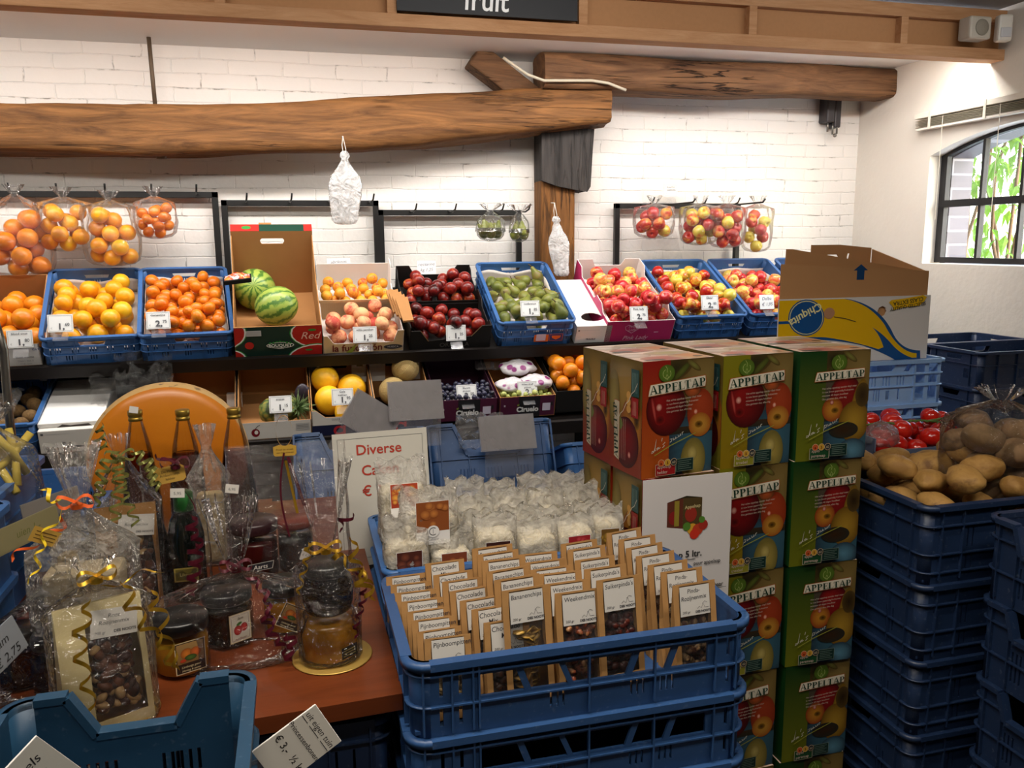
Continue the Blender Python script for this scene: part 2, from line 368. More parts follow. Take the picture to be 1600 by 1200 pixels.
# ================================================================== the room
XR, YB, XL, YF, ZC = 3.47, 4.65, -3.2, -2.2, 2.72
FY, FZ, SZ = 3.56, 2.467, 2.585        # fascia plane, its lower edge, soffit height
def slab(name, x0, x1, y0, y1, z0, z1, mat): m = MB(); m.box(x0, x1, y0, y1, z0, z1); return structure(obj(name, m, mat))
slab('floor', XL-.3, XR+.4, YF-.2, YB+.3, -.1, 0, M_floor)
slab('wall_back', XL-.3, XR+.4, YB, YB+.25, 0, 3.0, M_brick)
slab('wall_left', XL-.2, XL, YF-.2, YB, 0, 3.0, M_plaster); slab('wall_front', XL, XR+.4, YF-.2, YF, 0, 3.0, M_plaster)
slab('ceiling', XL-.2, XR+.4, YF-.2, FY+.09, ZC, ZC+.1, plain('grey_ceiling', '#8d8982', .8, .2, nscale=4))
slab('trim_1', XL, XR+.02, FY+.09, YB, SZ, SZ+.05, M_soffit)
# right wall with the arched window opening (local x runs towards the camera, -Y)
WY0, WY1, WZ0, WZS, WRISE = 4.0, 2.68, 1.472, 2.05, .115
def arch(y0, y1, z0, zs, rise, n=16):
    hw = (y0-y1)/2; cy = (y0+y1)/2; Rr = (hw*hw+rise*rise)/(2*rise); pts = [(-y1, z0), (-y0, z0)]
    for i in range(n+1):
        y = y0 - (y0-y1)*i/n; pts.append((-y, zs + math.sqrt(Rr*Rr-(y-cy)**2) - (Rr-rise)))
    return pts
MR = T(XR, 0, 0) @ RZ(-90)
m = MB(); m.M = MR
op = arch(WY0+.02, WY1-.02, WZ0-.015, WZS, WRISE)
m.prism([(-YB-.1, 0), (2.2, 0), (2.2, 3.0), (-YB-.1, 3.0)], .12, [op], (0, 0, 0)); structure(obj('wall_right', m, M_plaster, recalc=True))
mo, nt, b, L = mat_new('grey_outer_brick'); tc = nt.nodes.new('ShaderNodeTexCoord'); sp = nt.nodes.new('ShaderNodeSeparateXYZ'); L.new(tc.outputs['Object'], sp.inputs[0])
cb = nt.nodes.new('ShaderNodeCombineXYZ'); L.new(sp.outputs['X'], cb.inputs[0]); L.new(sp.outputs['Z'], cb.inputs[1]); br = nt.nodes.new('ShaderNodeTexBrick'); L.new(cb.outputs[0], br.inputs['Vector'])
br.inputs['Scale'].default_value = 1; br.inputs['Brick Width'].default_value = .3; br.inputs['Row Height'].default_value = .078; br.inputs['Mortar Size'].default_value = .006
br.inputs['Color1'].default_value = (*lin('#4a4652'), 1); br.inputs['Color2'].default_value = (*lin('#3c3842'), 1); br.inputs['Mortar'].default_value = (*lin('#85828a'), 1); L.new(br.outputs['Color'], b.inputs['Base Color'])
# outer brick leaf of the same wall, seen through the panes
m = MB(); m.M = T(XR+.125, 0, 0) @ RZ(-90); m.prism([(-YB-.1, 0), (2.2, 0), (2.2, 3.0), (-YB-.1, 3.0)], .14, [arch(WY0-.015, WY1+.015, WZ0-.015, WZS-.01, WRISE)])
structure(obj('wall_right_outer', m, mo, recalc=True))
# window: arched iron frame with glazing bars, panes as its children
m = MB(); m.M = T(XR+.075, 0, 0) @ RZ(-90)
inner = arch(WY0-.03, WY1+.03, WZ0+.02, WZS-.005, WRISE-.012)
m.prism(arch(WY0+.015, WY1-.015, WZ0-.01, WZS, WRISE), .03, [inner])
win = structure(obj('window_1', m, M_iron, recalc=True, bevel=.003))
bars = [3.722, 3.465, 3.205, 2.945]
mb = MB()
for y in bars: mb.box(XR+.078, XR+.108, y-.009, y+.009, WZ0, WZS+.09)
mb.box(XR+.07, XR+.105, WY1, WY0, 1.768, 1.806); obj('glazing_bars', mb, M_iron, win)
mg, nt, b, L = mat_new('window_glass'); nt.nodes.clear(); o_ = nt.nodes.new('ShaderNodeOutputMaterial'); tr = nt.nodes.new('ShaderNodeBsdfTransparent'); gl = nt.nodes.new('ShaderNodeBsdfGlossy'); mx = nt.nodes.new('ShaderNodeMixShader')
tr.inputs[0].default_value = (.93, .95, .97, 1); gl.inputs['Roughness'].default_value = .03; mx.inputs[0].default_value = .06; L.new(tr.outputs[0], mx.inputs[1]); L.new(gl.outputs[0], mx.inputs[2]); L.new(mx.outputs[0], o_.inputs[0])
ys = [WY0] + bars + [WY1]
for i in range(5):
    for z0, z1 in ((WZ0, 1.77), (1.80, WZS+.1)):
        mb = MB(); mb.box(XR+.09, XR+.093, ys[i+1]+.008, ys[i]-.008, z0, z1); obj('pane', mb, mg, win)
# climbing plant and ground outside
mleaf, nt, b, L = mat_new('vine_leaf'); L.new(ramp(nt, tnoise(nt, coords(nt), 6, 3), [(.3, lin('#2a4a14')), (.55, lin('#557f26')), (.75, lin('#8aa848'))]), b.inputs['Base Color']); b.inputs['Roughness'].default_value = .5
tl = nt.nodes.new('ShaderNodeBsdfTranslucent'); tl.inputs[0].default_value = (*lin('#7fa830'), 1); mx = nt.nodes.new('ShaderNodeMixShader'); mx.inputs[0].default_value = .45
L.new(b.outputs[0], mx.inputs[1]); L.new(tl.outputs[0], mx.inputs[2]); L.new(mx.outputs[0], nt.nodes['Material Output'].inputs[0])
rg = random.Random(3); mb = MB()
def vleaf(p, l, w, rot):
    mb.M = T(*p) @ rot; mb.add([(0, 0, 0), (w/2, l*.35, .01), (0, l, -.02), (-w/2, l*.35, .01), (0, l*.4, 0)], [(0, 1, 4), (1, 2, 4), (2, 3, 4), (3, 0, 4)], 0)
for k in range(1100):
    y = rg.gauss(4.45, .30) if k < 720 else rg.uniform(2.6, 5.2); z = rg.uniform(1.2, 3.2) if k % 3 else rg.uniform(1.9, 3.0); x = rg.uniform(4.0, 4.7)
    if k >= 720 and z < 2.0: z += .7
    vleaf((x, y, z), rg.uniform(.07, .15), rg.uniform(.03, .06), RZ(rg.uniform(0, 360)) @ RX(rg.uniform(-90, -20)))
mb.M = I4.copy()
for k in range(7):
    y0 = rg.uniform(4.1, 4.8); mb.tube([(4.35+.06*math.sin(j*1.3+k), y0+.1*math.sin(j*.9+2*k), .0+.4*j) for j in range(9)], .011, 5, 1)
pl_ = obj('climbing_plant', mb, [mleaf, plain('vine_stem', '#6b5238', .8)]); tag(pl_, 'green climbing plant hanging outside the arched window', 'plant', kind='stuff')
slab('ground_outside', XR+.6, XR+14, -6, 12, -.2, -.02, plain('pale_yard_paving', '#d8d6cf', .8, nscale=2))
# venetian blind, pulled up above the window
bl = thing('venetian_blind', 'pale venetian blind pulled up above the arched window', 'blind', T(XR-.03, 3.3, 2.2))
mb = MB(); mb.box(-.025, .025, -.7, .80, .055, .085); obj('head_rail', mb, plain('blind_rail', '#D9D3C6', .5), bl, bevel=.003)
mb = MB()
for k in range(6): mb.box(-.024, .024, -.69, .79, .006+.0075*k, .0078+.0075*k)
obj('slats', mb, plain('blind_slat', '#A39A88', .5), bl)
mb = MB(); mb.box(-.02, .02, -.69, .79, -.008, .004); obj('bottom_rail', mb, plain('blind_bottom', '#E3DED4', .5), bl, bevel=.002)
for y in (.68, .3, -.2):
    mb = MB(); mb.box(-.028, -.025, y-.008, y+.008, -.008, .085); mb.box(-.027, -.0255, y-.10, y-.097, -.5, .05); obj('ladder_cord', mb, plain('blind_cord', '#CFC8B8', .7), bl)

# ================================================================== timbers
def beam(name, label, stations, Y0, Y1, mat, amp=.012, seed=0, endround=.0):
    """stations: (X, ztop, zbottom); a hewn beam with wavy faces"""
    mb = MB(); nu, nv = 28, 70; xs = [s[0] for s in stations]; sd = Vector((seed*7.1, seed*3.3, 0))
    def prof(u):
        a = 2*math.pi*u; c, s = math.cos(a), math.sin(a); p = 9.0; k = (abs(c)**p + abs(s)**p)**(-1/p); return c*k, s*k
    vs = []; fs = []
    for j in range(nv+1):
        x = xs[0] + (xs[-1]-xs[0])*j/nv; zt = np.interp(x, xs, [s[1] for s in stations]); zb = np.interp(x, xs, [s[2] for s in stations])
        for i in range(nu):
            c, s = prof(i/nu); y = (Y0+Y1)/2 + c*(Y1-Y0)/2; z = (zt+zb)/2 + s*(zt-zb)/2
            q = Vector((x*1.8, y*4, z*4)) + sd; d = amp*noise.fractal(q, 1, 2, 4); d2 = amp*.8*noise.noise(q*.6 + Vector((9, 9, 9)))
            vs.append((x + (.01*noise.noise(q*3) if j in (0, nv) else 0), min(y + d*abs(c), YB-.002) if True else y, z + d*abs(s) + d2))
    for j in range(nv):
        for i in range(nu): k = (i+1) % nu; fs.append((j*nu+i, j*nu+k, (j+1)*nu+k, (j+1)*nu+i))
    mb.add(vs, fs, 0, True); mb.add(vs[:nu], [tuple(range(nu))], 0); mb.add(vs[-nu:], [tuple(reversed(range(nu)))], 0)
    return tag(obj(name, mb, mat, recalc=True), label, 'beam', kind='thing')
BY = 4.36
tops = [(-60, 158), (0, 159), (230, 161), (350, 160), (550, 150), (700, 143), (800, 137), (957, 134)]; bots = [(-60, 236), (0, 237), (140, 240), (250, 245), (330, 241), (425, 236), (650, 230), (800, 210), (957, 190)]
st = []
for x in (-60, 0, 130, 250, 340, 430, 550, 650, 740, 800, 880, 957):
    zt = P(x, np.interp(x, *zip(*tops)), Y=BY); zb = P(x, np.interp(x, *zip(*bots)), Y=BY); st.append((zt.x, zt.z, zb.z))
st.insert(0, (XL+.01, st[0][1]-.05, st[0][2]-.03))
beam('timber_beam', 'long bowed oak beam across the white wall above the citrus crates', st, BY, BY+.24, M_oak, .014, 1)
a0, a1 = P(850, 88, Y=4.34), P(850, 137, Y=4.34)
beam('timber_beam', 'short cracked oak beam under the ceiling at the right corner', [(a0.x, SZ-.005, a1.z), (2.4, SZ-.005, a1.z+.003), (XR+.05, SZ-.005, 2.425)], 4.33, 4.55, M_oak2, .012, 5)
mb = MB(); mb.box(1.345, 1.545, 4.50, YB-.002, .9, 2.24)
post = thing('timber_post', 'old oak post with blackened bracket standing against the white wall', 'post'); obj('post', mb, M_oakp, post, bevel=.012)
mb = MB(); mb.M = T(1.53, 4.47, 0); w_ = .11
mb.prism([(-.10, 1.90), (.075, 1.87), (.095, 1.90), (.105, 2.08), (.115, 2.21), (-.10, 2.21)], .14); mb.prism([(-.19, 1.93), (-.10, 1.90), (-.10, 2.21), (-.19, 2.21)], .15)
obj('bracket', mb, M_oakd, post, bevel=.012, recalc=True)
mb = MB(); p0, p1 = P(752, 95, Y=4.45), P(832, 132, Y=4.45); mb.seg((p0.x-.03, 4.52, SZ-.01), (p1.x+.05, 4.52, p1.z-.1), (0, 1, 0), .14, .13)
tag(obj('timber_brace', mb, M_oak2, bevel=.01), 'slanting oak brace wedged under the soffit behind the beam ends', 'beam', kind='thing')
mb = MB(); pts = [P(x, y, Y=4.31) for x, y in ((786, 90), (800, 100), (825, 117), (850, 126), (885, 126), (925, 126), (950, 130), (968, 137), (978, 141))]; mb.tube(pts, .008, 8)
tag(obj('cable_conduit', mb, plain('grey_conduit', '#B3AB97', .5)), 'grey bendy cable conduit running between the two oak beams', 'cable')
mb = MB(); p = P(1300, 160, Y=4.6); mb.box(p.x-.055, p.x+.0, 4.56, YB, 2.30, 2.50); mb.box(p.x+.006, p.x+.05, 4.57, YB, 2.27, 2.50)
j_ = thing('ceiling_bracket', 'dark iron beam shoe fixed to the wall under the right beam', 'bracket'); obj('plate', mb, plain('dark_iron', '#3d3a3c', .5, metal=.3), j_, bevel=.008)
mb = MB()
for dx, z in ((-.035, 2.245), (.0, 2.23), (.03, 2.235)): mb.tube([(p.x+dx, 4.58, 2.31), (p.x+dx, 4.58, z)], .006, 6)
mb.ball((p.x+.018, 4.58, 2.225), .012, 10, 8); obj('bolt', mb, M_steel, j_)
p0, p1 = P(232, 56, Y=4.5), P(242, 158, Y=4.5); mb = MB(); mb.tube([(p0.x, 4.5, SZ+.01), (p1.x, 4.5, p1.z-.03)], .010, 8)
tag(obj('tie_rod', mb, plain('rusty_rod', '#6b5a48', .6, metal=.5, nscale=30, namp=.3)), 'rusty iron rod hanging from the soffit to the bowed beam', 'rod')
p0 = P(252, 244, Y=4.45); mb = MB(); mb.tube([(p0.x, 4.45, p0.z+.05), (p0.x, 4.45, p0.z-.012)], .024, 10); tag(obj('bolt_head', mb, plain('old_bolt', '#5d4630', .6)), 'large bolt head under the long bowed beam', 'bolt')

# ================================================================== fascia with sign and speakers
fa = thing('timber_fascia', 'long pine framed fascia board hanging under the ceiling', 'fascia', T(0, FY, 0)); fa['kind'] = 'thing'
mb = MB(); mb.box(XL, XR, 0, .09, FZ, FZ+.052); obj('bottom_rail', mb, M_pine, fa, bevel=.003)
mb = MB(); mb.box(XL, XR, .005, .09, FZ+.175, FZ+.235); obj('top_rail', mb, M_pine, fa, bevel=.003)
for xp in (345, 613, 912, 1178, 1416, 1588):
    x = P(xp, 25, Y=FY).x; mb = MB(); mb.box(x-.02, x+.02, .004, .085, FZ+.052, FZ+.175); obj('stud', mb, M_pine, fa, bevel=.002)
mb = MB(); mb.box(XL, XR, .045, .06, FZ+.04, FZ+.19); obj('hardboard_panel', mb, M_hard, fa)
x0, x1 = P(620, 10, Y=FY-.01).x, P(902, 20, Y=FY-.01).x; zb = P(800, 24, Y=FY-.01).z
mb = MB(); mb.box(x0, x1, .002, .014, zb-.008, ZC-.004); sg = obj('hanging_sign', mb, plain('blackboard', '#15171D', .6), M=T(0, FY-.016, 0)); tag(sg, 'black sign board with white lettering on the fascia', 'sign')
mb = MB(); tb = P(760, 17, Y=FY-.02); mb.text('fruit', tb.x, tb.z+.002, .122, (.9, .9, .9), 'c', .012, 0.08, 0, .92); obj('lettering', mb, M_print, sg)
sp_ = thing('loudspeaker', 'square white loudspeaker with round grille on the fascia', 'speaker', T(P(1528, 44, Y=3.5).x, 3.5, P(1528, 44, Y=3.5).z))
M_spk = plain('speaker_grey', '#B9B2A6', .5); mb = MB(); mb.box(-.062, .062, -.02, .06, -.052, .052); obj('cabinet', mb, M_spk, sp_, bevel=.01)
mb = MB(); mb.M = T(.005, -.0205, 0) @ RX(90); mb.lathe([(.0001, .004), (.036, .004), (.038, 0)], 24); obj('grille', mb, plain('speaker_grille', '#8F887C', .7, bscale=400, bstr=.8), sp_)
q = P(1566, 45, Y=3.5); sp2 = thing('motion_sensor', 'slim white motion sensor beside the square loudspeaker', 'sensor', T(q.x, 3.49, q.z) @ RZ(-15))
mb = MB(); mb.box(-.035, .035, -.02, .03, -.062, .062); obj('housing', mb, plain('sensor_white', '#D8D3CA', .4), sp2, bevel=.012)
mb = MB(); mb.box(-.026, .026, -.026, -.018, -.045, .0); obj('lens', mb, plain('sensor_lens', '#BFC0C4', .3), sp2, bevel=.004)
# ================================================================== plastic crates
def slits(x0, x1, z0, z1, n, w=.0045):
    if n == 1: c = (x0+x1)/2; return [[(c-w/2, z0), (c+w/2, z0), (c+w/2, z1), (c-w/2, z1)]]
    out = []
    for i in range(n):
        c = x0+(x1-x0)*i/(n-1); out.append([(c-w/2, z0), (c+w/2, z0), (c+w/2, z1), (c-w/2, z1)])
    return out
def slot_rows(w, h, rows, groups, span=.36, n=3, gw=.022):
    out = []
    for z0, z1 in rows:
        for k in range(groups):
            c = -w*span + 2*w*span*k/max(1, groups-1)
            out += slits(c-gw/2, c+gw/2, z0, z1, n)
    return out
def trap(cx, z0, z1, wt, wb): return [(cx-wb/2, z0), (cx+wb/2, z0), (cx+wt/2, z1), (cx-wt/2, z1)]
def crate_mb(w, d, h, fx=(), fy=(), t=.005, rad=.022, bands=(), ribx=(), riby=(), notch=None, lip=.011, lipz=.012, ribd=.007, floor=.012, foot=.0, fb=None):
    """w along X, d along Y (front wall at y=0). fx / fy: holes in front+back / side walls; notch = (half top, half bottom, depth) cut into the front wall; fb: other holes for the back wall"""
    mb = MB(); hw = w/2
    def wall(W, holes, M, ribs, nt):
        mb.M = M; L = W/2-rad
        if nt:
            a, b_, q = nt; o = [(-L, 0), (L, 0), (L, h), (a, h), (b_, h-q), (-b_, h-q), (-a, h), (-L, h)]
            holes = [k for k in holes if max(p[1] for p in k) < h-q-.01]
        else: o = [(-L, 0), (L, 0), (L, h), (-L, h)]
        mb.prism(o, t, holes)
        for x in ribs:
            zt = h
            if nt: zt = h if abs(x) > nt[0] else (h-nt[2] if abs(x) < nt[1] else h-nt[2]*(nt[0]-abs(x))/(nt[0]-nt[1]))
            mb.box(x-.0016, x+.0016, -ribd, 0, h*.06, zt-.004)
        for z in bands:
            if nt and z > h-nt[2]:
                q = nt[1]+(nt[0]-nt[1])*(z-(h-nt[2]))/nt[2]; mb.box(-L, -q, -ribd, 0, z-.0015, z+.0015); mb.box(q, L, -ribd, 0, z-.0015, z+.0015)
            else: mb.box(-L, L, -ribd, 0, z-.0015, z+.0015)
        if nt:
            p = [(-L, h), (-nt[0], h), (-nt[1], h-nt[2]), (nt[1], h-nt[2]), (nt[0], h), (L, h)]
            for i in range(5):
                a_, c_ = p[i], p[i+1]; mb.seg((a_[0], -lip/2+t/2, a_[1]-lipz/2+.001), (c_[0], -lip/2+t/2, c_[1]-lipz/2+.001), (0, 1, 0), lip+t+.004, lipz)
        else: mb.box(-L, L, -lip, t+.001, h-lipz, h+.0005)
    wall(w, list(fx), I4, ribx, notch); wall(w, list(fb if fb is not None else fx), T(0, d, 0) @ RZ(180), ribx, None)
    wall(d, list(fy), T(-hw, d/2, 0) @ RZ(-90), riby, None); wall(d, list(fy), T(hw, d/2, 0) @ RZ(90), riby, None)
    mb.M = I4.copy()
    for cx, cy, a0 in ((-hw+rad, rad, 180), (hw-rad, rad, 270), (hw-rad, d-rad, 0), (-hw+rad, d-rad, 90)):
        n = 5
        def arc(r0, r1, z0, z1):
            vs = []; fs = []
            for i in range(n+1):
                a = R_(a0+90*i/n); ca, sa = math.cos(a), math.sin(a)
                for r in (r0, r1):
                    for z in (z0, z1): vs.append((cx+r*ca, cy+r*sa, z))
            for i in range(n):
                q = 4*i
                for e in ((0, 1, 5, 4), (2, 6, 7, 3), (1, 3, 7, 5), (0, 4, 6, 2)): fs.append(tuple(q+k for k in e))
            mb.add(vs, fs, 0, True)
        arc(rad-t, rad, 0, h); arc(rad-t, rad+lip, h-lipz, h)
        for z in bands: arc(rad-.001, rad+ribd, z-.0015, z+.0015)
    mb.box(-hw+t, hw-t, t, d-t, floor-.006, floor)
    return mb
def shelf_crate_mb():
    w, d, h = .385, .585, .145
    fr = [trap(0, .098, .118, .11, .095)] + slot_rows(w, h, [(.062, .090)], 5, .36, 3) + slot_rows(w, h, [(.024, .048)], 3, .25, 3) + slits(-.165, -.165, .03, .09, 1) + slits(.165, .165, .03, .09, 1)
    sd = [trap(0, .095, .116, .12, .12)] + slot_rows(d, h, [(.03, .085)], 6, .38, 3)
    return crate_mb(w, d, h, fr, sd, bands=(.054, .094), ribx=(-.15, .15, -.07, .07), riby=(-.22, -.11, .11, .22), ribd=.005)
ME_shelf = shelf_crate_mb().mesh('shelf_crate', [M_blue])
CRATE_H = .145

# ================================================================== fruit meshes
def fruit_mat(name, stops, nsc=3.0, rough=.38, bsc=0, bst=.15, var=.12, coat=.0, randmix=None, streak=False, stripes=None):
    m, nt, b, L = mat_new(name); v = coords(nt, 'Object', (1, 1, 1))
    sc = nt.nodes.new('ShaderNodeVectorMath'); sc.operation = 'ADD'; L.new(v, sc.inputs[0])
    r = rand(nt); cx = nt.nodes.new('ShaderNodeCombineXYZ'); L.new(math_(nt, 'MULTIPLY', r, 7), cx.inputs[0]); L.new(math_(nt, 'MULTIPLY', r, 3), cx.inputs[1]); L.new(cx.outputs[0], sc.inputs[1])
    f = tnoise(nt, sc.outputs[0], nsc, 4, .6, .6); f = math_(nt, 'ADD', f, math_(nt, 'MULTIPLY', math_(nt, 'SUBTRACT', r, .5), var*2))
    if streak:
        f2 = tnoise(nt, coords(nt, 'Object', (4, 4, .4)), 1, 3); f = math_(nt, 'ADD', f, math_(nt, 'MULTIPLY', math_(nt, 'SUBTRACT', f2, .5), .28))
    c = ramp(nt, f, [(p, lin(q)) for p, q in stops]); L.new(c, b.inputs['Base Color']); b.inputs['Roughness'].default_value = rough; b.inputs['Coat Weight'].default_value = coat
    b.inputs['Subsurface Weight'].default_value = 0
    if bsc: bump(nt, b, tnoise(nt, coords(nt), bsc, 2), bst, .002)
    return m
M_orange = fruit_mat('orange_peel', [(.3, '#D87408'), (.7, '#E68C12')], 1.2, .36, 15, .12)
M_orange_y = fruit_mat('yellow_orange_peel', [(.35, '#E08E0A'), (.6, '#E8A414'), (.78, '#DDB01C')], 1.0, .36, 15, .12, .2)
M_clem = fruit_mat('clementine_peel', [(.3, '#D0640A'), (.7, '#E28214')], 1.2, .34, 15, .12)
M_apricot = fruit_mat('apricot_skin', [(.3, '#E8951C'), (.55, '#EFA42C'), (.75, '#C9481E')], 1.2, .5, 0, 0, .2)
M_peach = fruit_mat('peach_skin', [(.3, '#E2AE7A'), (.48, '#DE9268'), (.66, '#B4402F')], 1.1, .7, 0, 0, .2)
M_nect = fruit_mat('nectarine_skin', [(.25, '#2E0808'), (.5, '#6C1210'), (.68, '#962818'), (.82, '#C47436')], 1.1, .3, 0, 0, .18)
M_apple_r = fruit_mat('pink_apple_skin', [(.28, '#B01A22'), (.46, '#C63034'), (.60, '#D87040'), (.74, '#DDBE58')], 1.0, .27, 0, 0, .22, .2, streak=True)
M_apple_y = fruit_mat('red_yellow_apple_skin', [(.3, '#A81A18'), (.44, '#C0401E'), (.56, '#D89A34'), (.70, '#CDBE4A')], .9, .27, 0, 0, .3, .2, streak=True)
M_pear = fruit_mat('pear_skin', [(.3, '#525A20'), (.55, '#747A2C'), (.75, '#786430')], 22, .45, 240, .15, .15)
M_lemonm = fruit_mat('yellow_melon_skin', [(.3, '#E9A80C'), (.7, '#F5C322')], 1.5, .4, 4, .2)
M_kiwi = fruit_mat('kiwi_skin', [(.3, '#5E4324'), (.7, '#8A6A3C')], 2, .85, 14, .3)
M_tom = fruit_mat('tomato_skin', [(.3, '#B3140C'), (.7, '#D02A18')], 1, .18, 0, 0, .1, .4)
M_potato = fruit_mat('potato_skin', [(.3, '#8E662E'), (.55, '#AB8244'), (.78, '#75522A')], 26, .7, 110, .35, .12)
M_stem = plain('fruit_stem', '#4a3a1c', .8)
def orb(name, mat, r, squash=.95, dim=.05, seg=18):
    mb = MB(); prof = []
    n = 12
    for k in range(n+1):
        a = math.pi*k/n; rr = math.sin(a); z = -math.cos(a)*squash
        if k >= n-1: z -= dim*(1 if k == n else .35)
        prof.append((r*rr+1e-5, r*z))
    mb.lathe(prof, seg, True, cap=False); return mb.mesh(name, [mat])
def apple_me(name, mat, r=.036):
    mb = MB(); pr = [(0.0001, -.78), (.16, -.86), (.34, -.9), (.6, -.78), (.82, -.48), (.95, -.1), (1.0, .22), (.95, .52), (.78, .78), (.5, .92), (.28, .86), (.12, .66), (.0001, .52)]
    mb.lathe([(a*r, z*r*.95) for a, z in pr], 20, True, cap=False, fn=lambda a, k: 1+.025*math.cos(5*a)); return mb.mesh(name, [mat])
def pear_me():
    mb = MB(); pr = [(.0001, -.95), (.3, -1.0), (.7, -.8), (.95, -.35), (.98, .05), (.85, .5), (.62, .95), (.45, 1.35), (.36, 1.75), (.22, 2.0), (.0001, 2.05)]
    mb.lathe([(a*.031, z*.031) for a, z in pr], 18, True, cap=False, fn=lambda a, k: 1+.03*math.cos(3*a+k)); return mb.mesh('pear', [M_pear])
def potato_me(seed, l=1.35):
    mb = MB(); q = Vector((seed*3.7, 1, 2)); 
    def fn(u, v):
        a = 2*math.pi*u; b = math.pi*(v*.998+.001); p = Vector((math.sin(b)*math.cos(a), math.sin(b)*math.sin(a)*.82, -math.cos(b)*l)); return p*(.036*(1+.18*noise.noise(p*1.1+q)+.05*noise.noise(p*3+q)))
    mb.grid(fn, 20, 13, wrap=True); return mb.mesh('potato', [M_potato])
ME_orange = orb('orange', M_orange, 1, .96, .04); ME_orange_y = orb('orange', M_orange_y, 1, .98, .04); ME_clem = orb('clementine', M_clem, 1, .84, .10)
ME_apricot = orb('apricot', M_apricot, 1, .95, .06); ME_peach = orb('peach', M_peach, 1, .86, .16); ME_nect = orb('nectarine', M_nect, 1, .95, .14)
ME_appr, ME_appy = apple_me('apple', M_apple_r, 1), apple_me('apple', M_apple_y, 1); ME_pear = pear_me(); ME_kiwi = orb('kiwi', M_kiwi, 1, 1.25, 0); ME_tom = orb('tomato', M_tom, 1, .86, .1)
ME_pot = [potato_me(k, 1.2+.15*k) for k in range(4)]

def pack(n, r, X0, X1, D, zf, M, rj=.06, seed=1, tries=160, fill=None):
    """drop n balls into a box (local frame M, floor z=zf, x in X0..X1, y in 0..D): each settles where it lies lowest"""
    rng = np.random.default_rng(seed); pts = np.zeros((0, 4)); up = (M.to_3x3().inverted() @ Vector((0, 0, 1))).normalized()*.35 + Vector((0, 0, .65))
    for i in range(n):
        rr = r*(1+rng.uniform(-rj, rj)); x = rng.uniform(X0+rr, X1-rr, tries); y = rng.uniform(rr, D-rr, tries); z = np.full(tries, zf(y) if callable(zf) else zf, float) + rr
        if len(pts):
            dx = x[:, None]-pts[None, :, 0]; dy = y[:, None]-pts[None, :, 1]; R2 = (pts[None, :, 3]+rr)**2 - dx*dx - dy*dy
            z = np.maximum(z, np.where(R2 > 0, pts[None, :, 2] + np.sqrt(np.maximum(R2, 0)), -9).max(1))
        hgt = x*up.x + y*up.y + z*up.z; k = int(np.argmin(hgt + rng.uniform(0, .004, tries)))
        pts = np.vstack([pts, [x[k], y[k], z[k], rr]])
    return [tuple(p) for p in pts]
RNG = random.Random(11)
def rrot(tilt=180): return RZ(RNG.uniform(0, 360)) @ RX(RNG.uniform(-tilt, tilt)) @ RY(RNG.uniform(-tilt, tilt))
def heap(name, me, pts, M, label, cat, group, squash=1.0, tilt=180, scale=1.0, stem=None):
    for p in pts:
        o = obj(name, me); o.matrix_world = M @ T(*p[:3]) @ rrot(tilt) @ S(*(p[3]*scale,)*3); tag(o, label, cat, group)
        if stem is not None: obj('stem', stem, parent=o)

# ================================================================== shelving
TILT = 28.0; SY, SZ0 = 3.985, 1.083
def tray(x, rz=0, dy=0, dz=0): return T(x, SY+dy, SZ0+dz) @ RZ(rz) @ RX(TILT)
sh = thing('produce_shelf', 'dark two tier shelving against the white brick wall', 'shelf')
SX0, SX1 = -2.3, 3.2
mb = MB(); mb.M = T(0, SY, SZ0) @ RX(TILT); mb.box(SX0, SX1, -.02, .60, -.022, -.003); mb.box(SX0, SX1, -.032, -.014, -.05, .012); obj('upper_board', mb, M_shelf, sh)
LZ, LY = .735, 3.78; LT = 14
def tray2(x, rz=0, dy=0, dz=0): return T(x, LY+dy, LZ+dz) @ RZ(rz) @ RX(LT)
mb = MB(); mb.M = T(0, LY, LZ) @ RX(LT); mb.box(SX0, SX1, -.02, .70, -.022, -.003); mb.box(SX0, SX1, -.032, -.014, -.06, .006); obj('lower_board', mb, M_shelf, sh)
for x in (-2.25, -1.1, .28, 1.6, 3.1):
    mb = MB(); mb.box(x-.02, x+.02, 4.56, 4.60, 0, 1.36); mb.box(x-.02, x+.02, 3.84, 3.88, 0, .72); mb.box(x-.02, x+.02, 3.9, 4.58, .55, .59); mb.seg((x, 4.0, 1.03), (x, 4.58, 1.33), (1, 0, 0), .03, .04); obj('upright', mb, M_black, sh)
mb = MB(); mb.box(SX0, SX1, 4.50, 4.515, .72, 1.30); obj('back_panel', mb, M_shelf, sh)

# ================================================================== racks with hooks on the wall
def rack(label, xa, xb, ztop, zb, hooks, hz=0, y=4.60):
    r = thing('hanging_rack', label, 'rack', T(0, y, 0)); mb = MB(); w = .030
    mb.box(xa, xb, -w/2, w/2, ztop-w, ztop)
    for x in (xa+w/2, xb-w/2): mb.box(x-w/2, x+w/2, -w/2, w/2, zb, ztop)
    obj('frame', mb, M_black, r, bevel=.002)
    for x in hooks:
        mb = MB(); mb.tube([(x, 0, ztop-.008), (x+.005, -.10, ztop-.014), (x+.012, -.15, ztop-.002), (x+.016, -.168, ztop+.026)], .0048, 6); obj('hook', mb, M_black, r)
    return r
pz = lambda x, y: P(x, y, Y=4.6)
rack('tall black rack carrying the four bags of citrus', -2.2, pz(340, 301).x, pz(332, 300).z, 1.33, [pz(25, 300).x, pz(97, 300).x, pz(170, 300).x, pz(240, 300).x, pz(308, 300).x])
rack('empty black rack with bare hooks behind the watermelon box', pz(345, 312).x, pz(591, 314).x, pz(460, 313).z, 1.33, [pz(x, 300).x for x in (383, 451, 512, 575)])
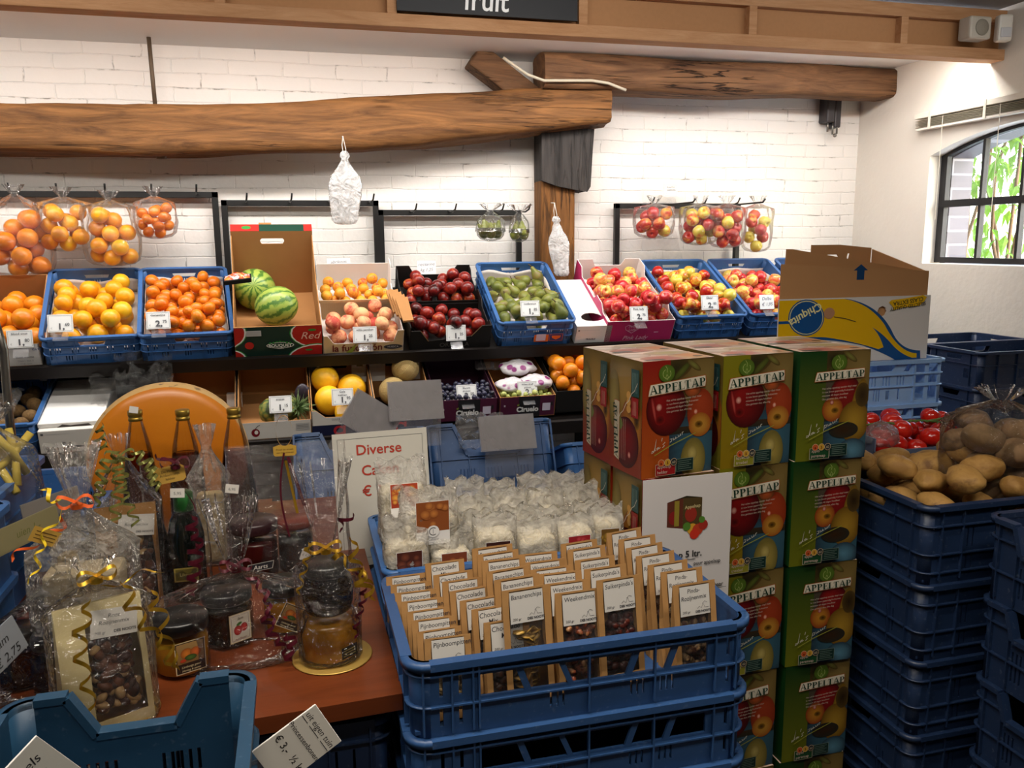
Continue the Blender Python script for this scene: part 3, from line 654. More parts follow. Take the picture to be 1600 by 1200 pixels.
rack('black rack carrying the two bags of pears', pz(590, 326).x, pz(814, 329).x, pz(700, 328).z, 1.33, [pz(x, 325).x for x in (640, 700, 772, 812)])
rack('black rack carrying the bags of apples', pz(960, 317).x, pz(1156, 318).x, pz(1060, 318).z, 1.33, [pz(x, 320).x for x in (1000, 1080, 1130)])
mb = MB(); a = P(1085, 320, Y=4.55); 
for xa, xb in ((1045, 1083), (1150, 1192)):
    a, b_ = P(xa, 320, Y=4.58), P(xb, 316, Y=4.36); mb.tube([a, b_, b_ + Vector((.01, -.01, .02))], .0055, 6)
tag(obj('hook_rod', mb, M_black), 'pair of long black rods hooked on the apple rack', 'hook')

# ================================================================== price cards
def price_card(M, name, price, sup, label, w=.098, h=.076, small='', stand=True, hand=False, group=None, namesize=.013):
    t = thing('price_card', label, 'price card', M)
    mb = MB(); mb.box(-w/2, w/2, 0, .0015, 0, h, 0); cd = obj('card', mb, M_white, t)
    mb = MB(); mb.rect(-w/2+.001, .001, w/2-.001, h-.001, (.86, .86, .84)); g = (.1, .1, .11)
    if not hand:
        for a in (((-w/2+.005, .005), (w/2-.005, .005)), ((w/2-.005, .005), (w/2-.005, h-.005)), ((w/2-.005, h-.005), (-w/2+.005, h-.005)), ((-w/2+.005, h-.005), (-w/2+.005, .005))): mb.line(a, .0012, (.25, .25, .25))
        for i, l in enumerate(name.split('|')): mb.text(l, 0, h-.019-.015*i, namesize, g, 'c', .012, sx=1.05)
        mb.text(price, .016, .012, .036, g, 'r', .03, sx=1.1); mb.text(sup, .018, .026, .018, g, 'l', .02); mb.text('€', -w/2+.012, .013, .011, (.4, .4, .4), 'l')
    else:
        for i, l in enumerate(name.split('|')): mb.text(l, 0, h-.028-.03*i, .024, (.16, .15, .2), 'c', 0, .25, 2)
    obj('lettering', mb, M_print, cd, M=T(0, -.0003, 0))
    if stand:
        mb = MB(); mb.box(-w/2, w/2, .0016, .0026, -.004, h+.002); mb.M = T(0, .0026, -.004) @ RX(-40); mb.box(-w/2*.6, w/2*.6, 0, .0012, -.045, 0); obj('clip', mb, M_clip, t)
    return t
def card_at(px, py, Y, *a, tilt=-12, rz=0, **k):
    p = P(px, py, Y=Y); return price_card(T(*p) @ RZ(rz) @ RX(tilt), *a, **k)
# ================================================================== top row of the shelf
XT = lambda px, y=545: P(px, y, Y=SY).x
def shelf_crate(label, x, rz=0): o = obj('plastic_crate', ME_shelf); o.matrix_world = tray(x, rz); return tag(o, label, 'crate')
def liner(label, M, w, d, zf, hb, hs=.06, mat=None, tornr=0, seed=0):
    mb = MB(); n = 14
    def fl(u, v): return (w*(u-.5), d*v, zf(d*v) + .002*noise.noise(Vector((u*5, v*5, seed))))
    mb.grid(fl, 8, 12)
    mb.grid(lambda u, v: (w*(u-.5), d-.004*v, zf(d) + v*(hb*(.8+.25*noise.noise(Vector((u*3+seed, 0, seed)))))), n, 5)
    for s in (-1, 1): mb.grid(lambda u, v: (s*(w/2-.002), d*u, zf(d*u)+v*hs*(.8+.5*noise.noise(Vector((u*3, s, seed))))), n, 3)
    o = obj('paper_liner', mb, mat or M_whitep, solid=.0008); o.matrix_world = M; return tag(o, label, 'liner')
def crate_of(px0, px1, rz, lab, lin_lab, name, me, n, r, flab, cat, grp, seed, zf, D=.57, linz=.07, squash=1, stem=None, tilt=180, hb=.09, w=.385, scale=1.0):
    x = (XT(px0)+XT(px1))/2; shelf_crate(lab, x, rz); M = tray(x, rz)
    liner(lin_lab, M @ T(0, .012, 0), w-.022, D-.005, lambda y: zf(y)-.003, hb, seed=seed)
    pts = pack(n, r, -w/2+.014, w/2-.014, D-.01, lambda y: np.interp(y, [0, D], [zf(0), zf(D)]), M @ T(0, .012, 0), seed=seed)
    heap(name, me, pts, M @ T(0, .012, 0), flab, cat, grp, stem=stem, tilt=tilt, scale=scale)
    return M
zfl = lambda a, b: (lambda y: a + (b-a)*y/.57)
crate_of(71, 220, 7, 'blue crate of yellow oranges, second container from the left on the top shelf', 'torn grey paper behind the yellow oranges', 'orange', ME_orange_y, 34, .041, 'yellow orange in the blue crate left of the clementines', 'orange', 'oranges in the blue crate', 3, zfl(.075, .022))
crate_of(222, 364, 6, 'blue crate of clementines, left of the watermelon box', 'grey paper sheet behind the clementines', 'clementine', ME_clem, 80, .031, 'clementine heaped in the blue crate left of the watermelons', 'clementine', 'clementines in the blue crate', 4, zfl(.075, .024))
mbs = MB(); mbs.tube([(0, 0, .060), (.002, 0, .072), (.008, 0, .084)], [.0035, .0028, .003], 6); ME_pstem = mbs.mesh('stem', [M_stem])
crate_of(775, 893, 0, 'blue crate of green pears beside the nectarines', 'white paper lining the pear crate', 'pear', ME_pear, 36, .035, 'green brown pear lying in the blue crate', 'pear', 'pears in the blue crate', 6, zfl(.075, .028), stem=ME_pstem, scale=1/.035)
for o in COL.objects:
    if o.name.startswith('pear') and o.type == 'MESH' and o.parent is None: o.matrix_world = o.matrix_world @ S(1, 1, 1) @ T(0, 0, -.012)
crate_of(1050, 1157, 0, 'blue crate of red yellow apples next to the pink box', 'white paper lining the crate of red yellow apples', 'apple', ME_appy, 52, .036, 'red and yellow apple in the crate right of the pink box', 'apple', 'apples in the crate right of the pink box', 7, zfl(.07, .02))
crate_of(1159, 1266, 0, 'blue crate of blushed apples, partly behind the banana box', 'white paper lining the crate of blushed apples', 'apple', ME_appr, 46, .035, 'blushed apple in the crate beside the banana box', 'apple', 'apples in the crate beside the banana box', 8, zfl(.065, .02))
crate_of(1268, 1375, 0, 'blue crate almost hidden behind the banana box', 'white paper lining the crate hidden behind the banana box', 'apple', ME_appy, 34, .037, 'red apple in the crate almost hidden behind the banana box', 'apple', 'apples behind the banana box', 9, zfl(.09, .03))

def ctn(name, label, M, w, d, hf, hb, hs, out, inn, t=.004, holes_b=(), tabs=None, cat='box', fo=None, bo=None, so=None, floor=True):
    """open cardboard tray: front hf, back hb, sides hs=(front edge, back edge)"""
    th = thing(name, label, cat, M); mb = MB()
    mb.M = I4; mb.prism(fo or [(-w/2, 0), (w/2, 0), (w/2, hf), (-w/2, hf)], t, mats=(0, 1, 1))
    mb.M = T(0, d, 0) @ RZ(180); mb.prism(bo or [(-w/2, 0), (w/2, 0), (w/2, hb), (-w/2, hb)], t, holes_b, (0, 1, 1))
    for s in (-1, 1):
        mb.M = T(s*w/2, d/2, 0) @ RZ(90*s); k = s
        mb.prism(so(s) if so else [(-d/2, 0), (d/2, 0), (d/2, hs[1] if k > 0 else hs[0]), (-d/2, hs[0] if k > 0 else hs[1])], t, mats=(0, 1, 1))
    mb.M = I4.copy()
    if floor: mb.box(-w/2, w/2, 0, d, .0, .004, 1)
    obj('walls', mb, [out, inn], th, recalc=False); return th
def front_print(th, fn, M=None):
    mb = MB(); fn(mb); o = obj('front_print', mb, M_print, th, M=(M or I4) @ T(0, -.0006, 0)); return o

# --- white box of big oranges at the far left
x0, x1 = XT(-52), XT(63); M = tray((x0+x1)/2, 6)
th = ctn('cardboard_box', 'white box of big oranges, first container on the top shelf', M, x1-x0, .5, .115, .17, (.115, .17), M_white, M_kraft)
def f(m):
    m.text('CAT.I', .13, .082, .014, (.1, .15, .4)); m.rect(.085, .078, .175, .0785, (.2, .25, .5)); m.text('Blood oranges', .08, .045, .012, (.15, .15, .15), bold=.02); m.text('Class I  Size 5', .08, .026, .011, (.3, .3, .3)); m.text('Origin Spain', .08, .012, .009, (.4, .4, .4))
front_print(th, f)
heap('orange', ME_orange, pack(15, .046, -.18, .18, .48, lambda y: np.interp(y, [0, .5], [.07, .03]), M, seed=21), M, 'big orange in the white box at the far left', 'orange', 'oranges in the white box')
price_card(M @ T(.075, -.012, .105) @ RX(-30), 'blood sinas', '1,', '80', 'price card 1,80 clipped on the white orange box')
card_at(95, 519, SY-.10, '', '1,', '60', 'price card 1,60 clipped on the yellow orange crate', rz=4)
card_at(248, 514, SY-.10, 'clementine', '2,', '75', 'price card 2,75 clipped on the clementine crate', rz=4)
# packet of sweets between the clementines and melons
p = P(372, 440, Y=3.95); mb = MB(); mb.box(-.06, .06, -.03, .03, 0, .022); pk = obj('fruit_packet', mb, M_blackb, M=T(*p) @ RY(-6) @ RX(20), bevel=.004); tag(pk, 'small tray of red and white snack packets hooked beside the watermelons', 'packet')
mb = MB(); mb.grid(lambda u, v: ((u-.5)*.11, (v-.5)*.05, .022+.02*math.sin(math.pi*u)*math.sin(math.pi*v)+.006*noise.noise(Vector((u*6, v*6, 2)))), 12, 8); obj('film_lid', mb, fruit_mat('red_white_wrap', [(.42, '#D8D2CC'), (.5, '#D23A22'), (.62, '#E08A3A')], 30, .25), pk)
# --- watermelon box
x0, x1 = XT(368), XT(503); w = x1-x0; M = tray((x0+x1)/2, 2)
th = ctn('melon_box', 'green and red cardboard box holding two watermelons', M, w, .56, .165, .36, (.165, .36), plain('dark_green_board', '#123026', .55), M_kraft,
    holes_b=[[(-.05, .29), (.05, .29), (.057, .30), (.057, .312), (.05, .32), (-.05, .32), (-.057, .312), (-.057, .30)]], so=lambda s: [(-.28, 0), (.28, 0), (.28, .34 if s > 0 else .165), (.04*s if s > 0 else -.04, .22), (-.28, .165 if s > 0 else .34)] if s > 0 else [(-.28, 0), (.28, 0), (.28, .165), (-.04, .22), (-.28, .34)])
RED, DG = lin('#B5241C'), lin('#0F3A2A'); WH = (.8, .8, .76); LG = lin('#2f8a3a')
def f(m):
    a, b_ = -w/2, w/2
    for cx, cz, rx, rz in ((b_+.015, .125, .15, .085), (b_-.02, -.02, .13, .075), (a-.03, .14, .075, .075), (a-.02, -.01, .06, .05)):
        c = (a, 0.001, b_, .164); m.ell(cx, cz, rx+.012, rz+.010, LG, clip=c); m.ell(cx, cz, rx+.007, rz+.006, WH, clip=c); m.ell(cx, cz, rx, rz, RED, clip=c)
    m.rect(a+.052, .118, a+.118, .148, (.55, .55, .53)); [m.line(((a+.056, z), (a+.112, z)), .002, (.35, .35, .35)) for z in (.126, .133, .140)]
    m.ell(a+.063, .068, .020, .020, RED); m.ell(0.005, .064, .062, .017, (.75, .75, .7)); m.ell(0.005, .064, .058, .014, lin('#143d2c')); m.text('BOUQUET', .005, .056, .022, WH, bold=.03); m.text('VERDE', .005, .045, .01, WH); m.text('Red', b_-.055, .095, .055, lin('#e8b8a8'), shear=.3, bold=.0)
    for k in range(7): m.ell(-.04+k*.015, .083+.004*math.cos(k-3), .006, .004, LG, rot=60-k*20)
    m.ell(b_-.045, .145, .018, .006, LG); m.ell(b_-.06, .035, .016, .005, LG)
front_print(th, f)
mb = MB(); mb.M = T(0, .556, .36) @ RX(-76); mb.rect(-w/2, 0, w/2, .05, DG); mb.rect(-w/2, 0, -.06, .05, RED); mb.ell(-.12, .026, .022, .012, LG); mb.rect(w/2-.04, 0, w/2, .05, RED)
ob = obj('folded_flap', mb, M_print, th); 
mb = MB(); mb.M = T(0, .56, .36) @ RX(-76); mb.box(-w/2, w/2, .0015, .005, 0, .05); mb.box(-.06, .0, .001, .005, .05, .062); obj('flap_board', mb, M_kraft, th)
mw, nt, b, L = mat_new('watermelon_rind'); tc = nt.nodes.new('ShaderNodeTexCoord'); sp = nt.nodes.new('ShaderNodeSeparateXYZ'); L.new(tc.outputs['Object'], sp.inputs[0])
an = math_(nt, 'ARCTAN2', sp.outputs['Y'], sp.outputs['X']); wv = math_(nt, 'SINE', math_(nt, 'ADD', math_(nt, 'MULTIPLY', an, 11), math_(nt, 'MULTIPLY', tnoise(nt, coords(nt), 3.2, 5, .65), 9)))
L.new(ramp(nt, math_(nt, 'ADD', math_(nt, 'MULTIPLY', wv, .5), .5), [(.3, lin('#9DB04E')), (.6, lin('#86A444')), (.85, lin('#4A742C'))]), b.inputs['Base Color']); b.inputs['Roughness'].default_value = .35
ME_wm = orb('watermelon', mw, 1, 1.0, .02, 28)
for px, py, r, lab, rt in ((398, 452, .102, 'striped watermelon standing on the left of the box', RX(75) @ RZ(40)), (432, 478, .094, 'striped watermelon in the middle of the green and red box', RY(70) @ RZ(10))):
    yy = 4.33 if px < 410 else 4.12; q = P(px, py, Y=yy); o = obj('watermelon', ME_wm); o.matrix_world = T(*q) @ rt @ S(r, r, r*1.1); tag(o, lab, 'watermelon')
    mb = MB(); mb.M = T(-.1*1, -.55, .83) @ RX(-55); mb.rect(-.1, -.08, .1, .08, (.75, .75, .7)); 
# --- peach crate and apricot crate (stacked behind each other)
x0, x1 = XT(505), XT(630); w = x1-x0; M = tray((x0+x1)/2, 1)
wood = plain('thin_plywood', '#D2B283', .7, nscale=14, namp=.08)
th = ctn('fruit_tray', 'pale wooden tray of flat peaches in front of the apricots', M, w, .30, .105, .10, (.105, .10), wood, M_whitep, fo=[(-w/2, 0), (w/2, 0), (w/2, .12), (w/2-.03, .12), (w/2-.05, .055), (-w/2+.05, .055), (-w/2+.02, .10), (-w/2, .10)])
def f(m):
    m.text('la fundación', -.03, .012, .052, lin('#7A2A1E'), bold=.02, sx=.95); m.ell(w/2-.05, .028, .045, .013, (.05, .04, .04)); m.text('HUESCA', w/2-.05, .023, .014, (.7, .65, .6)); m.ppoly([(-.085, .002), (-.035, .055), (-.045, .02), (-.055, .004)], lin('#9aa03a'))
front_print(th, f)
heap('peach', ME_peach, pack(20, .037, -w/2+.01, w/2-.01, .29, lambda y: .025+0*y, M, seed=31), M, 'flat peach in the pale wooden tray', 'peach', 'peaches in the wooden tray', tilt=30)
M2 = M @ T(0, .30, .0)
th = ctn('fruit_tray', 'white tray of apricots behind the flat peaches', M2, w, .28, .10, .16, (.10, .22), M_white, M_white, so=lambda s: [(-.14, 0), (.14, 0), (.14, .19), (.07, .19), (.03, .10), (-.14, .10)] if s > 0 else [(-.14, 0), (.14, 0), (.14, .10), (-.03, .10), (-.07, .19), (-.14, .19)])
mb = MB(); mb.box(-w/2-.002, w/2+.002, -.004, 0, .0, .112); obj('wooden_front', mb, wood, th)
heap('apricot', ME_apricot, pack(24, .028, -w/2+.01, w/2-.01, .26, lambda y: .055+0*y, M2, seed=32), M2, 'orange apricot in the white tray behind the peaches', 'apricot', 'apricots in the white tray')
q = P(530, 428, Y=4.56); price_card(T(*q) @ RX(-8), 'abrikoos|kg € 1,50', '', '', 'handwritten apricot card standing behind the white tray', hand=True, w=.125, h=.085)
price_card(M @ T(.005, -.013, .065) @ RX(-33), 'wilde perziken', '1,', '25', 'price card 1,25 clipped on the peach tray', w=.112)
# --- nectarine trays
x0, x1 = XT(640), XT(765); w = x1-x0; M = tray((x0+x1)/2, 0)
def nso(s): return [(-.15, 0), (.15, 0), (.15, .13), (.10, .13), (.07, .10), (-.07, .10), (-.10, .13), (-.15, .13)]
th = ctn('fruit_tray', 'black tray of nectarines at the front of the top shelf', M, w, .30, .075, .075, (.1, .1), M_blackb, plain('black_tray_inside', '#1b1715', .5), so=nso, fo=[(-w/2, 0), (w/2, 0), (w/2, .13), (w/2-.05, .13), (w/2-.10, .07), (-w/2+.09, .05), (-w/2+.05, .11), (-w/2, .11)])
front_print(th, lambda m: (m.text('ORNELLA', .02, .014, .034, lin('#5a5650')), m.line(((w/2-.05, .13), (w/2-.10, .07)), .004, lin('#9a7850')), m.line(((-w/2+.05, .11), (-w/2+.09, .05)), .004, lin('#9a7850'))))
heap('nectarine', ME_nect, pack(24, .034, -w/2+.012, w/2-.012, .29, lambda y: .02+0*y, M, seed=41), M, 'dark red nectarine in the front black tray', 'nectarine', 'nectarines in the front tray')
M2 = M @ T(0, .30, .0)
th = ctn('fruit_tray', 'black tray of nectarines behind the front nectarine tray', M2, w, .29, .09, .075, (.1, .1), M_blackb, plain('black_tray_inside', '#1b1715', .5), so=nso, bo=[(-w/2, 0), (w/2, 0), (w/2, .135), (w/2-.07, .135), (w/2-.10, .08), (-w/2+.10, .08), (-w/2+.07, .135), (-w/2, .135)])
heap('nectarine', ME_nect, pack(25, .034, -w/2+.012, w/2-.012, .28, lambda y: .045+0*y, M2, seed=42), M2, 'dark red nectarine in the rear black tray', 'nectarine', 'nectarines in the rear tray')
q = P(667, 430, Y=4.54); price_card(T(*q) @ RX(-8), 'nectarine|kg 1,25', '', '', 'handwritten card standing behind the rear nectarine tray', hand=True, w=.105, h=.08)
price_card(M @ T(.025, -.012, .055) @ RX(-33), 'nectarine', '1,', '25', 'price card 1,25 clipped on the nectarine tray')
for k in range(4):
    q = P(612+5*k, 452+4*k, Y=4.20-.055*k); mb = MB(); mb.prism([(-.024, -.21), (.024, -.21), (.03, 0), (.012, -.008), (-.004, .003), (-.03, -.005)], .010); o = obj('paper_bag', mb, M_kraft, M=T(*q) @ RZ(-8) @ RX(-62) @ RY(-9), bevel=.002); tag(o, 'folded brown paper bag in the bundle beside the nectarines', 'paper bag', 'paper bags beside the nectarines')
card_at(829, 494, SY-.10, 'conference', '1,', '85', 'price card 1,85 clipped on the pear crate')
# printed sticker on pear crate front
mb = MB(); mb.rect(0, 0, .075, .042, lin('#D9641E')); mb.rect(.08, .002, .15, .044, lin('#D9641E')); mb.rect(.082, .004, .148, .042, lin('#3a3566')); mb.ppoly([(.095, .02), (.115, .01), (.135, .02), (.14, .034), (.09, .034)], lin('#D9641E')); mb.rect(.01, .006, .06, .046, lin('#C9B6C4'))
mx = (XT(775)+XT(893))/2; o = obj('crate_sticker', mb, M_print, M=tray(mx) @ T(-.01, -.010, .028)); tag(o, 'torn orange sticker on the front of the pear crate', 'sticker')
# --- flat white lidded carton, with a round hole
x0, x1 = XT(888), XT(943); w = x1-x0
th = thing('flat_carton', 'narrow white carton with an oval hole between the pears and the pink box', 'box', tray((x0+x1)/2+.03, 0)); mb = MB()
mb.M = I4; mb.prism([(-w/2, 0), (w/2, 0), (w/2, .10), (-w/2, .10)], .004); mb.box(-w/2, -w/2+.004, 0, .46, 0, .10); mb.box(w/2-.004, w/2, 0, .46, 0, .10); mb.box(-w/2, w/2, .456, .46, 0, .10); mb.box(-w/2, w/2, 0, .46, 0, .004)
hole = [(w*.05+.06*math.cos(a), .075+.03*math.sin(a) if math.sin(a) < 0 else .075+.05*math.sin(a)) for a in [2*math.pi*k/16 for k in range(16)]]
mb.M = T(0, 0, .104) @ RX(-90); mb.prism([(-w/2, 0), (w/2, 0), (w/2, .46), (-w/2, .46)], .004, [hole]); obj('carton', mb, M_white, th)
front_print(th, lambda m: (m.text('FRAGILE', -.01, .02, .014, (.12, .12, .14), bold=.03), m.rect(-w/2+.01, .075, -w/2+.02, .082, (.1, .1, .1)), m.line(((-w/2+.025, .079), (.03, .079)), .0015, (.5, .5, .5)), m.line(((-w/2+.012, .04), (-w/2+.03, .04)), .0015, (.5, .5, .5))))
# --- pink apple box
x0, x1 = XT(943), XT(1047); w = x1-x0; M = tray((x0+x1)/2, 0); PK = lin('#B8265E')
M_pink = plain('pink_board', '#B8265E', .5); sw = plain('white_inside_board', '#DDD3D0', .7)
th = ctn('apple_box', 'bright pink cardboard box heaped with pink apples', M, w, .57, .125, .155, (.125, .155), M_pink, sw, bo=[(-w/2, 0), (w/2, 0), (w/2, .17), (w/2-.09, .17), (w/2-.11, .13), (-w/2+.11, .13), (-w/2+.09, .17), (-w/2, .17)],
   so=lambda s: [(-.285, 0), (.285, 0), (.285, .17), (.2, .17), (.17, .125), (-.05, .125), (-.08, .16), (-.16, .16), (-.2, .125), (-.285, .125)] if s > 0 else [(-.285, 0), (.285, 0), (.285, .125), (.2, .125), (.16, .16), (.08, .16), (.05, .125), (-.17, .125), (-.2, .17), (-.285, .17)])
def f(m):
    c = lin('#E7B8C8'); pts = [(.0, .040), (-.035, .062), (-.040, .080), (-.022, .090), (-.004, .080), (.014, .094), (.038, .086), (.036, .066), (.0, .040)]; m.line([(a-.045, b_+.012) for a, b_ in pts], .003, c); m.text('Pink', -.048, .085, .022, c, shear=.2); m.text('Lady', -.044, .066, .022, c, shear=.2); m.text('Pink Lady', -.02, .012, .036, c, shear=.35); m.rect(.08, .052, .105, .056, c)
front_print(th, f)
heap('apple', ME_appr, pack(56, .036, -w/2+.012, w/2-.012, .55, lambda y: np.interp(y, [0, .57], [.055, .02]), M @ T(0, .008, 0), seed=51), M @ T(0, .008, 0), 'glossy red apple in the bright pink box', 'apple', 'apples in the pink box')
card_at(999, 502, SY-.10, 'Pink lady', '2,', '75', 'price card 2,75 clipped on the pink apple box', namesize=.016)
card_at(1110, 484, SY-.10, 'Elstar', '2,', '00', 'price card 2,00 clipped on the crate of red yellow apples', namesize=.016)
card_at(1199, 483, SY-.10, 'Delba|€ 1,95', '', '', 'handwritten card on the blushed apple crate', hand=True, w=.085)

# ================================================================== hanging bags of fruit
def bag_mesh(name, R, H, top, fl, seed, mat, neck=.012, sy=.85, base=0.0, flare=.03):
    """poly bag: rounded bottom at z=0, body height H, gathered at z=top, flaring loops above"""
    mb = MB(); sd = Vector((seed*2.3, seed*5.1, 0)); seg = 40
    zs = [0.0, .01, .03, .07, H*.45, H*.7, H*.9, H]; rs = [R*.25, R*.7, R*.92, R*1.0, R*1.03, R*1.0, R*.93, R*.85]
    for k in range(1, 7): u = k/6; zs.append(H+(top-H)*u); rs.append(R*.85*(1-u)**1.1+neck*u)
    for k in range(1, 4): zs.append(top+fl*k/3); rs.append(neck+flare*(k/3)**.8)
    prof = list(zip(rs, zs)); n = len(prof)
    def fn(a, k):
        z = zs[k]/top; p = 1+.05*noise.noise(Vector((math.cos(a)*2, math.sin(a)*2, z*5))+sd)
        pl = max(0, (z-.55))*.5; return p*(1+pl*math.sin(9*a+3*math.sin(a+seed))+.5*pl*math.sin(17*a+seed))
    mb.M = S(1, sy, 1); mb.lathe(prof, seg, True, cap=False, fn=fn); mb.add([(0, 0, 0)], []); return mb.mesh(name, [mat])
def fruit_bag(px, py, Y, R, fname, me, r, n, blab, flab, cat, grp, seed, H=None, topdz=.12, flare=.026, fl=.045, two=None, mat=None, sy=.85, bot=None):
    pt = P(px, py, Y=Y); M0 = T(pt.x, Y, pt.z-topdz-(H or .2)); M0 = M0
    rng = np.random.default_rng(seed); pts = []
    for i in range(n):
        best = None
        for _ in range(260):
            a = rng.uniform(0, 6.283); q = (R-r)*math.sqrt(rng.uniform(0, 1)); x, y = q*math.cos(a), q*math.sin(a)*sy; z = r + .12*q
            for p in pts:
                d2 = (2*r)**2-(x-p[0])**2-(y-p[1])**2
                if d2 > 0: z = max(z, p[2]+math.sqrt(d2))
            if best is None or z < best[2]-.002: best = (x, y, z, r)
        pts.append(best)
    Hm = max(p[2]+r for p in pts); tz = Hm+topdz; M0 = T(pt.x, Y, pt.z-tz)
    b_ = obj('fruit_bag', bag_mesh('fruit_bag', R+.012, Hm, tz, fl, seed, mat or M_film, sy=sy, flare=flare)); b_.matrix_world = M0; tag(b_, blab, 'bag')
    for i, p in enumerate(pts):
        m_ = me if not isinstance(me, list) else me[i % len(me)]
        o = obj(fname, m_); o.matrix_world = M0 @ T(*p[:3]) @ rrot() @ S(r, r, r); tag(o, flab, cat, grp)
    return b_
HY = 4.42
fruit_bag(22, 303, HY, .135, 'orange', ME_orange, .045, 15, 'clear bag of large oranges hanging at the far left', 'large orange in the hanging bag at the far left', 'orange', 'oranges in the leftmost hanging bag', 1, topdz=.07)
fruit_bag(98, 307, HY, .112, 'orange', ME_orange_y, .038, 12, 'clear bag of yellow oranges, second on the citrus rack', 'yellow orange in the second hanging bag', 'orange', 'oranges in the second hanging bag', 2, topdz=.03)
fruit_bag(170, 312, HY, .118, 'orange', ME_orange_y, .039, 15, 'clear bag of yellow oranges hanging lowest on the citrus rack', 'yellow orange in the lowest hanging bag', 'orange', 'oranges in the third hanging bag', 3, topdz=.035)
fruit_bag(240, 306, HY, .088, 'clementine', ME_clem, .027, 16, 'clear bag of clementines hanging at the right end of the citrus rack', 'clementine in the hanging bag', 'clementine', 'clementines in the hanging bag', 4, topdz=.03)
def pear_bag(px, py, n, R, lab, fl, grp, seed):
    pt = P(px, py, Y=HY); z0 = pt.z-.165; bb = obj('fruit_bag', bag_mesh('fruit_bag', R, .11, .16, .04, seed, M_film, flare=.04)); bb.matrix_world = T(pt.x, HY, z0); tag(bb, lab, 'bag')
    rg = random.Random(seed)
    for k in range(n):
        a = 6.283*k/n+.4; o = obj('pear', ME_pear); o.matrix_world = T(pt.x+R*.5*math.cos(a), HY+R*.4*math.sin(a), z0+.042+.016*(k % 2)) @ RZ(rg.uniform(0, 360)) @ RX(rg.uniform(-35, 35)) @ S(.92, .92, .92); tag(o, fl, 'pear', grp); obj('stem', ME_pstem, parent=o)
pear_bag(766, 328, 6, .082, 'larger clear bag of pears on the middle rack', 'green pear in the larger hanging bag', 'pears in the larger hanging bag', 5)
pear_bag(811, 330, 4, .056, 'smaller clear bag of pears at the rack end', 'green pear in the smaller hanging bag', 'pears in the smaller hanging bag', 6)
fruit_bag(1022, 318, HY, .108, 'apple', ME_appy, .035, 10, 'clear bag of apples hanging left on the apple rack', 'mixed apple in the left hanging bag', 'apple', 'apples in the left hanging bag', 7, topdz=.02)
fruit_bag(1094, 318, HY, .105, 'apple', ME_appy, .036, 12, 'clear bag of apples, second on the apple rack', 'mixed apple in the second hanging apple bag', 'apple', 'apples in the second hanging bag', 8, topdz=.02)
fruit_bag(1136, 318, HY-.05, .10, 'apple', ME_appy, .036, 11, 'clear bag of apples, third on the apple rack', 'mixed apple in the third hanging apple bag', 'apple', 'apples in the third hanging bag', 9, topdz=.025)
fruit_bag(1184, 318, HY, .08, 'apple', ME_appy, .035, 8, 'small clear bag of apples hanging at the right rack end', 'mixed apple in the small rightmost hanging bag', 'apple', 'apples in the rightmost hanging bag', 10, topdz=.03)
def poly_bundle(px0, py0, px1, py1, Y, R, lab, cat, mat, seed, hook=None):
    a, b_ = P(px0, py0, Y=Y), P(px1, py1, Y=Y); H = a.z-b_.z; mb = MB(); sd = Vector((seed, seed*2, 0)); t_ = thing('poly_bag_bundle', lab, cat, T(a.x, Y, b_.z)); dx = b_.x-a.x
    prof = [(.012, H), (.02, H*.97), (.024, H*.93), (.014, H*.89), (.022, H*.84), (.5*R, H*.76), (.85*R, H*.66), (R, H*.55), (.95*R, H*.4), (.8*R, H*.2), (.75*R, H*.06), (.6*R, .005), (.3*R, 0)]
    def fn(aa, k): return 1+.16*math.sin(5*aa+seed+k*.3)+.12*noise.noise(Vector((math.cos(aa)*2, math.sin(aa)*2, k*.5))+sd)
    mb.M = Matrix(((1, 0, -dx/H, dx), (0, .55, 0, 0), (0, 0, 1, 0), (0, 0, 0, 1))); mb.lathe(prof, 36, True, cap=False, fn=fn); obj('bags', mb, mat, t_)
    mb = MB(); mb.tube([(0.004, 0, H*.9), (.008, .0, H*1.02), (-.004, .004, H+.07)], .002, 5); mb.tube([(-.004, 0, H*.9), (-.01, .0, H+.03), (-.004, .004, H+.07)], .002, 5); mb.tube([(-.004, .004, H+.07), (-.004, .07, H+.075)], .003, 5)
    obj('string', mb, plain('white_string', '#C9C3B8', .8), t_)
poly_bundle(538, 236, 540, 351, BY-.05, .078, 'bundle of clear poly bags tied to the bowed oak beam', 'bag', M_filmw, 1)
poly_bundle(868, 338, 879, 432, 4.38, .055, 'bundle of milky poly bags hanging in front of the oak post', 'bag', M_filmw, 2)
mb = MB(); q = P(1043, 395, Y=4.46); mb.M = T(*q); mb.grid(lambda u, v: ((u-.5)*.16*(.4+.9*(1-v)), .02*noise.noise(Vector((u*5, v*4, 1))), -.06+.24*v+.01*noise.noise(Vector((u*4, v*4, 5)))), 16, 14); tag(obj('empty_poly_bag', mb, M_filmx, M=I4), 'empty crinkled bag hanging below the left apple bag', 'bag')
q = P(1048, 307, Y=4.56); price_card(T(*q), 'PLASTIC|ZAKKEN', '', '', 'small white notice above the apple rack', w=.085, h=.066, namesize=.014)
